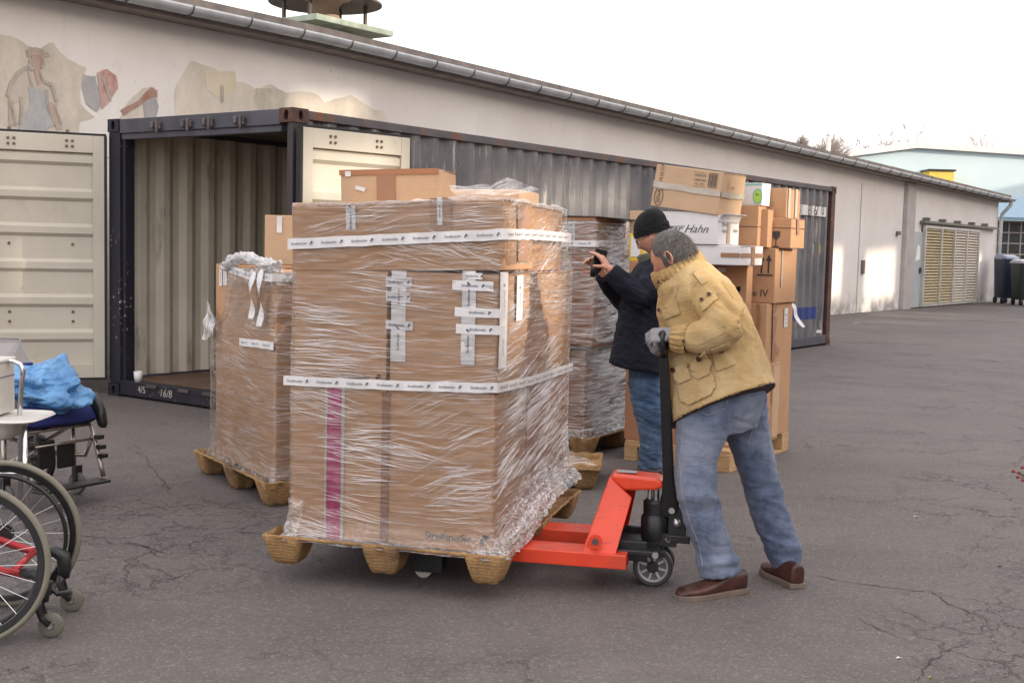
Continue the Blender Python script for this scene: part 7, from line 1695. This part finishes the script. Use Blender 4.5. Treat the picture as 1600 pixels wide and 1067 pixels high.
# glasses
gl_ = MB()
for sy in (-1, 1): gl_.tube([hM @ V((.106 - abs(math.cos(a)) * .004, sy * (.031 + .022 * math.cos(a)), .002 + .017 * math.sin(a))) for a in [2 * math.pi * k / 20 for k in range(20)]], .0016, 6, closed=True); gl_.tube([hM @ V((.102, sy * .053, .006)), hM @ V((.06, sy * .074, .010)), hM @ V((.0, sy * .082, .012))], .0015, 6)
gl_.tube([hM @ V((.106, -.009, .004)), hM @ V((.109, 0, .008)), hM @ V((.106, .009, .004))], .0015, 6); own(gl_.build('glasses', simple('dark_metal', ()), smooth=True), NO, nan)
# grey stubble at the temple and nape
sb = MB(); head_geo(sb, hM @ Matrix.Diagonal((1.03, 1.05, 1.02, 1)), 72, .10, .078, .118); Hj = hM.inverted(); sb.f = [f for f in sb.f if all((lambda q: q.x < -.0 and -.06 < q.z < .06 and not (abs(q.x) < .02 and q.z < 0))(Hj @ V(sb.v[i])) for i in f)]; sb.m = [0] * len(sb.f)
own(sb.build('hair', simple('short_grey_hair', (.16, .13, .11), .8, 0, .3, 60, .6, 200), smooth=True, raw=True), NO, nan)
# beanie
bn_ = MB(); vs = []; n_ = 96; K = 26
for i in range(K + 1):
    t = i / K; z = .012 + .155 * t; rr = (1.16 if t < .28 else 1.10) * (math.sqrt(max(0.0, 1 - (max(0, t - .25) / .75) ** 2.3)) if t > .25 else 1.0); rr = max(rr, .02)
    for jx in range(n_):
        a = 2 * math.pi * jx / n_; w_ = 1 + .014 * (1 if jx % 3 < 2 else -1) * (1 - .6 * t); off = -.012 + .004 * math.sin(a * 3) - .035 * t
        vs.append(hM @ V((off + .101 * rr * w_ * math.cos(a), .080 * rr * w_ * math.sin(a), z + .022 * math.cos(a) * (1 - t))))
bn_.add(vs, [(i * n_ + k, i * n_ + (k + 1) % n_, (i + 1) * n_ + (k + 1) % n_, (i + 1) * n_ + k) for i in range(K) for k in range(n_)] + [tuple(range(K * n_, K * n_ + n_))]); own(bn_.build('beanie', BLKG, smooth=True), NO, nan)
# jacket, jeans, shoes
jk = MB(); Y1 = 7.84
jk.sections([S2((1004, 406), (1040, 402), Y1, .10), S2((990, 420), (1050, 415), Y1, .19), S2((975, 448), (1054, 445), Y1, .22), S2((966, 495), (1052, 492), Y1, .215), S2((960, 530), (1050, 535), Y1, .22), S2((951, 567), (1047, 583), Y1, .24, -.0)], 32, e=2.3)
jk.tube([W(1026, 428, 7.68), W(1012, 455, 7.58), W(1000, 466, 7.56), W(975, 443, 7.555), W(954, 424, 7.56)], [.085, .085, .080, .066, .054], 18); jk.tube([W(1000, 438, 8.0), W(972, 470, 7.98), W(955, 448, 7.84), W(942, 430, 7.74)], [.085, .08, .065, .052], 18)
def nd(p): a = .005 + .008 * math.exp(-((p - W(995, 455, 7.6)).length / .16) ** 2) + .003 * gs(p.z, 1.0, .2); return a, 13, V((.5, 0, .86)).normalized()
nm = cloth(jk, .0095, seed=11, dirs=nd, smooth=3); no_ = own(link('jacket', nm, [COAT2, LIN], smooth=True), NO, nan); bn2 = surf(nm)
cl = MB(); vs = []; n_ = 48
for c, A, B in (S2((1000, 414), (1040, 408), Y1, .10), S2((995, 402), (1044, 396), Y1, .105), S2((999, 398), (1042, 392), Y1, .09), S2((1004, 406), (1038, 402), Y1, .08)):
    for i in range(n_): t = 2 * math.pi * i / n_; vs.append(c + A * math.cos(t) + B * math.sin(t))
cl.add(vs, [(i * n_ + q, i * n_ + (q + 1) % n_, (i + 1) * n_ + (q + 1) % n_, (i + 1) * n_ + q) for i in range(3) for q in range(n_)]); o = cl.build('collar', fabric('olive_collar', (.06, .06, .045), (.10, .095, .07)), smooth=True); o.parent = no_
for pts in ([(962, 505), (1000, 512), (1036, 512)], [(958, 556), (1000, 562), (1036, 566)], [(1000, 470), (1003, 520), (1002, 560)]):
    o = seam(bn2, pts, .003, .0, 'seam', simple('navy_seam', (.006, .006, .01), .8)); o and setattr(o, 'parent', no_)
j = MB()
j.sections([S2((984, 560), (1042, 560), 7.84, .15), S2((982, 600), (1042, 600), 7.84, .15), S2((990, 620), (1040, 620), 7.84, .12)], 24)
j.sections([S2((982, 590), (1036, 588), 7.78, .11), S2((987, 625), (1036, 622), 7.76, .095), S2((996, 660), (1036, 658), 7.74, .08), S2((1001, 695), (1036, 694), 7.76, .075), S2((1000, 722), (1036, 722), 7.79, .075), S2((998, 738), (1034, 744), 7.79, .08)], 22)
j.sections([S2((992, 590), (1048, 588), 7.93, .11), S2((1000, 650), (1044, 648), 7.94, .085), S2((1006, 700), (1042, 700), 7.97, .075), S2((1005, 728), (1042, 732), 8.0, .08)], 22)
def ne(p): return .004 + .010 * gs(p.z, .5, .14) + .012 * gs(p.z, .14, .10), 17, V((.3, 0, .95)).normalized()
jm = cloth(j, .009, seed=15, dirs=ne); jo = own(link('jeans', jm, JEAN2, smooth=True), NO, nan)
BLKL = simple('dark_leather', (.022, .014, .012), .4, 0, .2, 20)
o = shoe(None, G(980, 745), G(1030, 757) + V((0, 0, 0)), .085, .05, lace=False, mat=BLKL); own(o, NO, nan); o = shoe(None, G(1000, 735) + V((0, .05, 0)), G(1046, 744) + V((0, .05, 0)), .085, .05, lace=False, mat=LEA); own(o, NO, nan)
# phone with its hanging flip case
ph = MB(); PM = frame_M(W(937, 403, 7.60), V((-.25, .90, .1)), V((.15, .1, .95))); ph.box(-.006, .006, -.040, .040, -.060, .055, 0, PM); po = ph.build('phone', simple('phone_black', (.01, .01, .011), .2), bevel=.003); tag(po, 'black phone with hanging case held up by the man in the beanie', 'phone')
ph = MB(); ph.sections([(PM @ V((-.004, 0, -.03)), PM.to_3x3() @ V((0, .04, 0)), PM.to_3x3() @ V((.006, 0, 0))), (PM @ V((-.012, .012, -.08)), PM.to_3x3() @ V((0, .034, 0)), PM.to_3x3() @ V((.006, 0, 0))), (PM @ V((-.014, .026, -.125)), PM.to_3x3() @ V((0, .014, 0)), PM.to_3x3() @ V((.003, 0, 0)))], 12); ph.build('case', BPL, po, smooth=True)
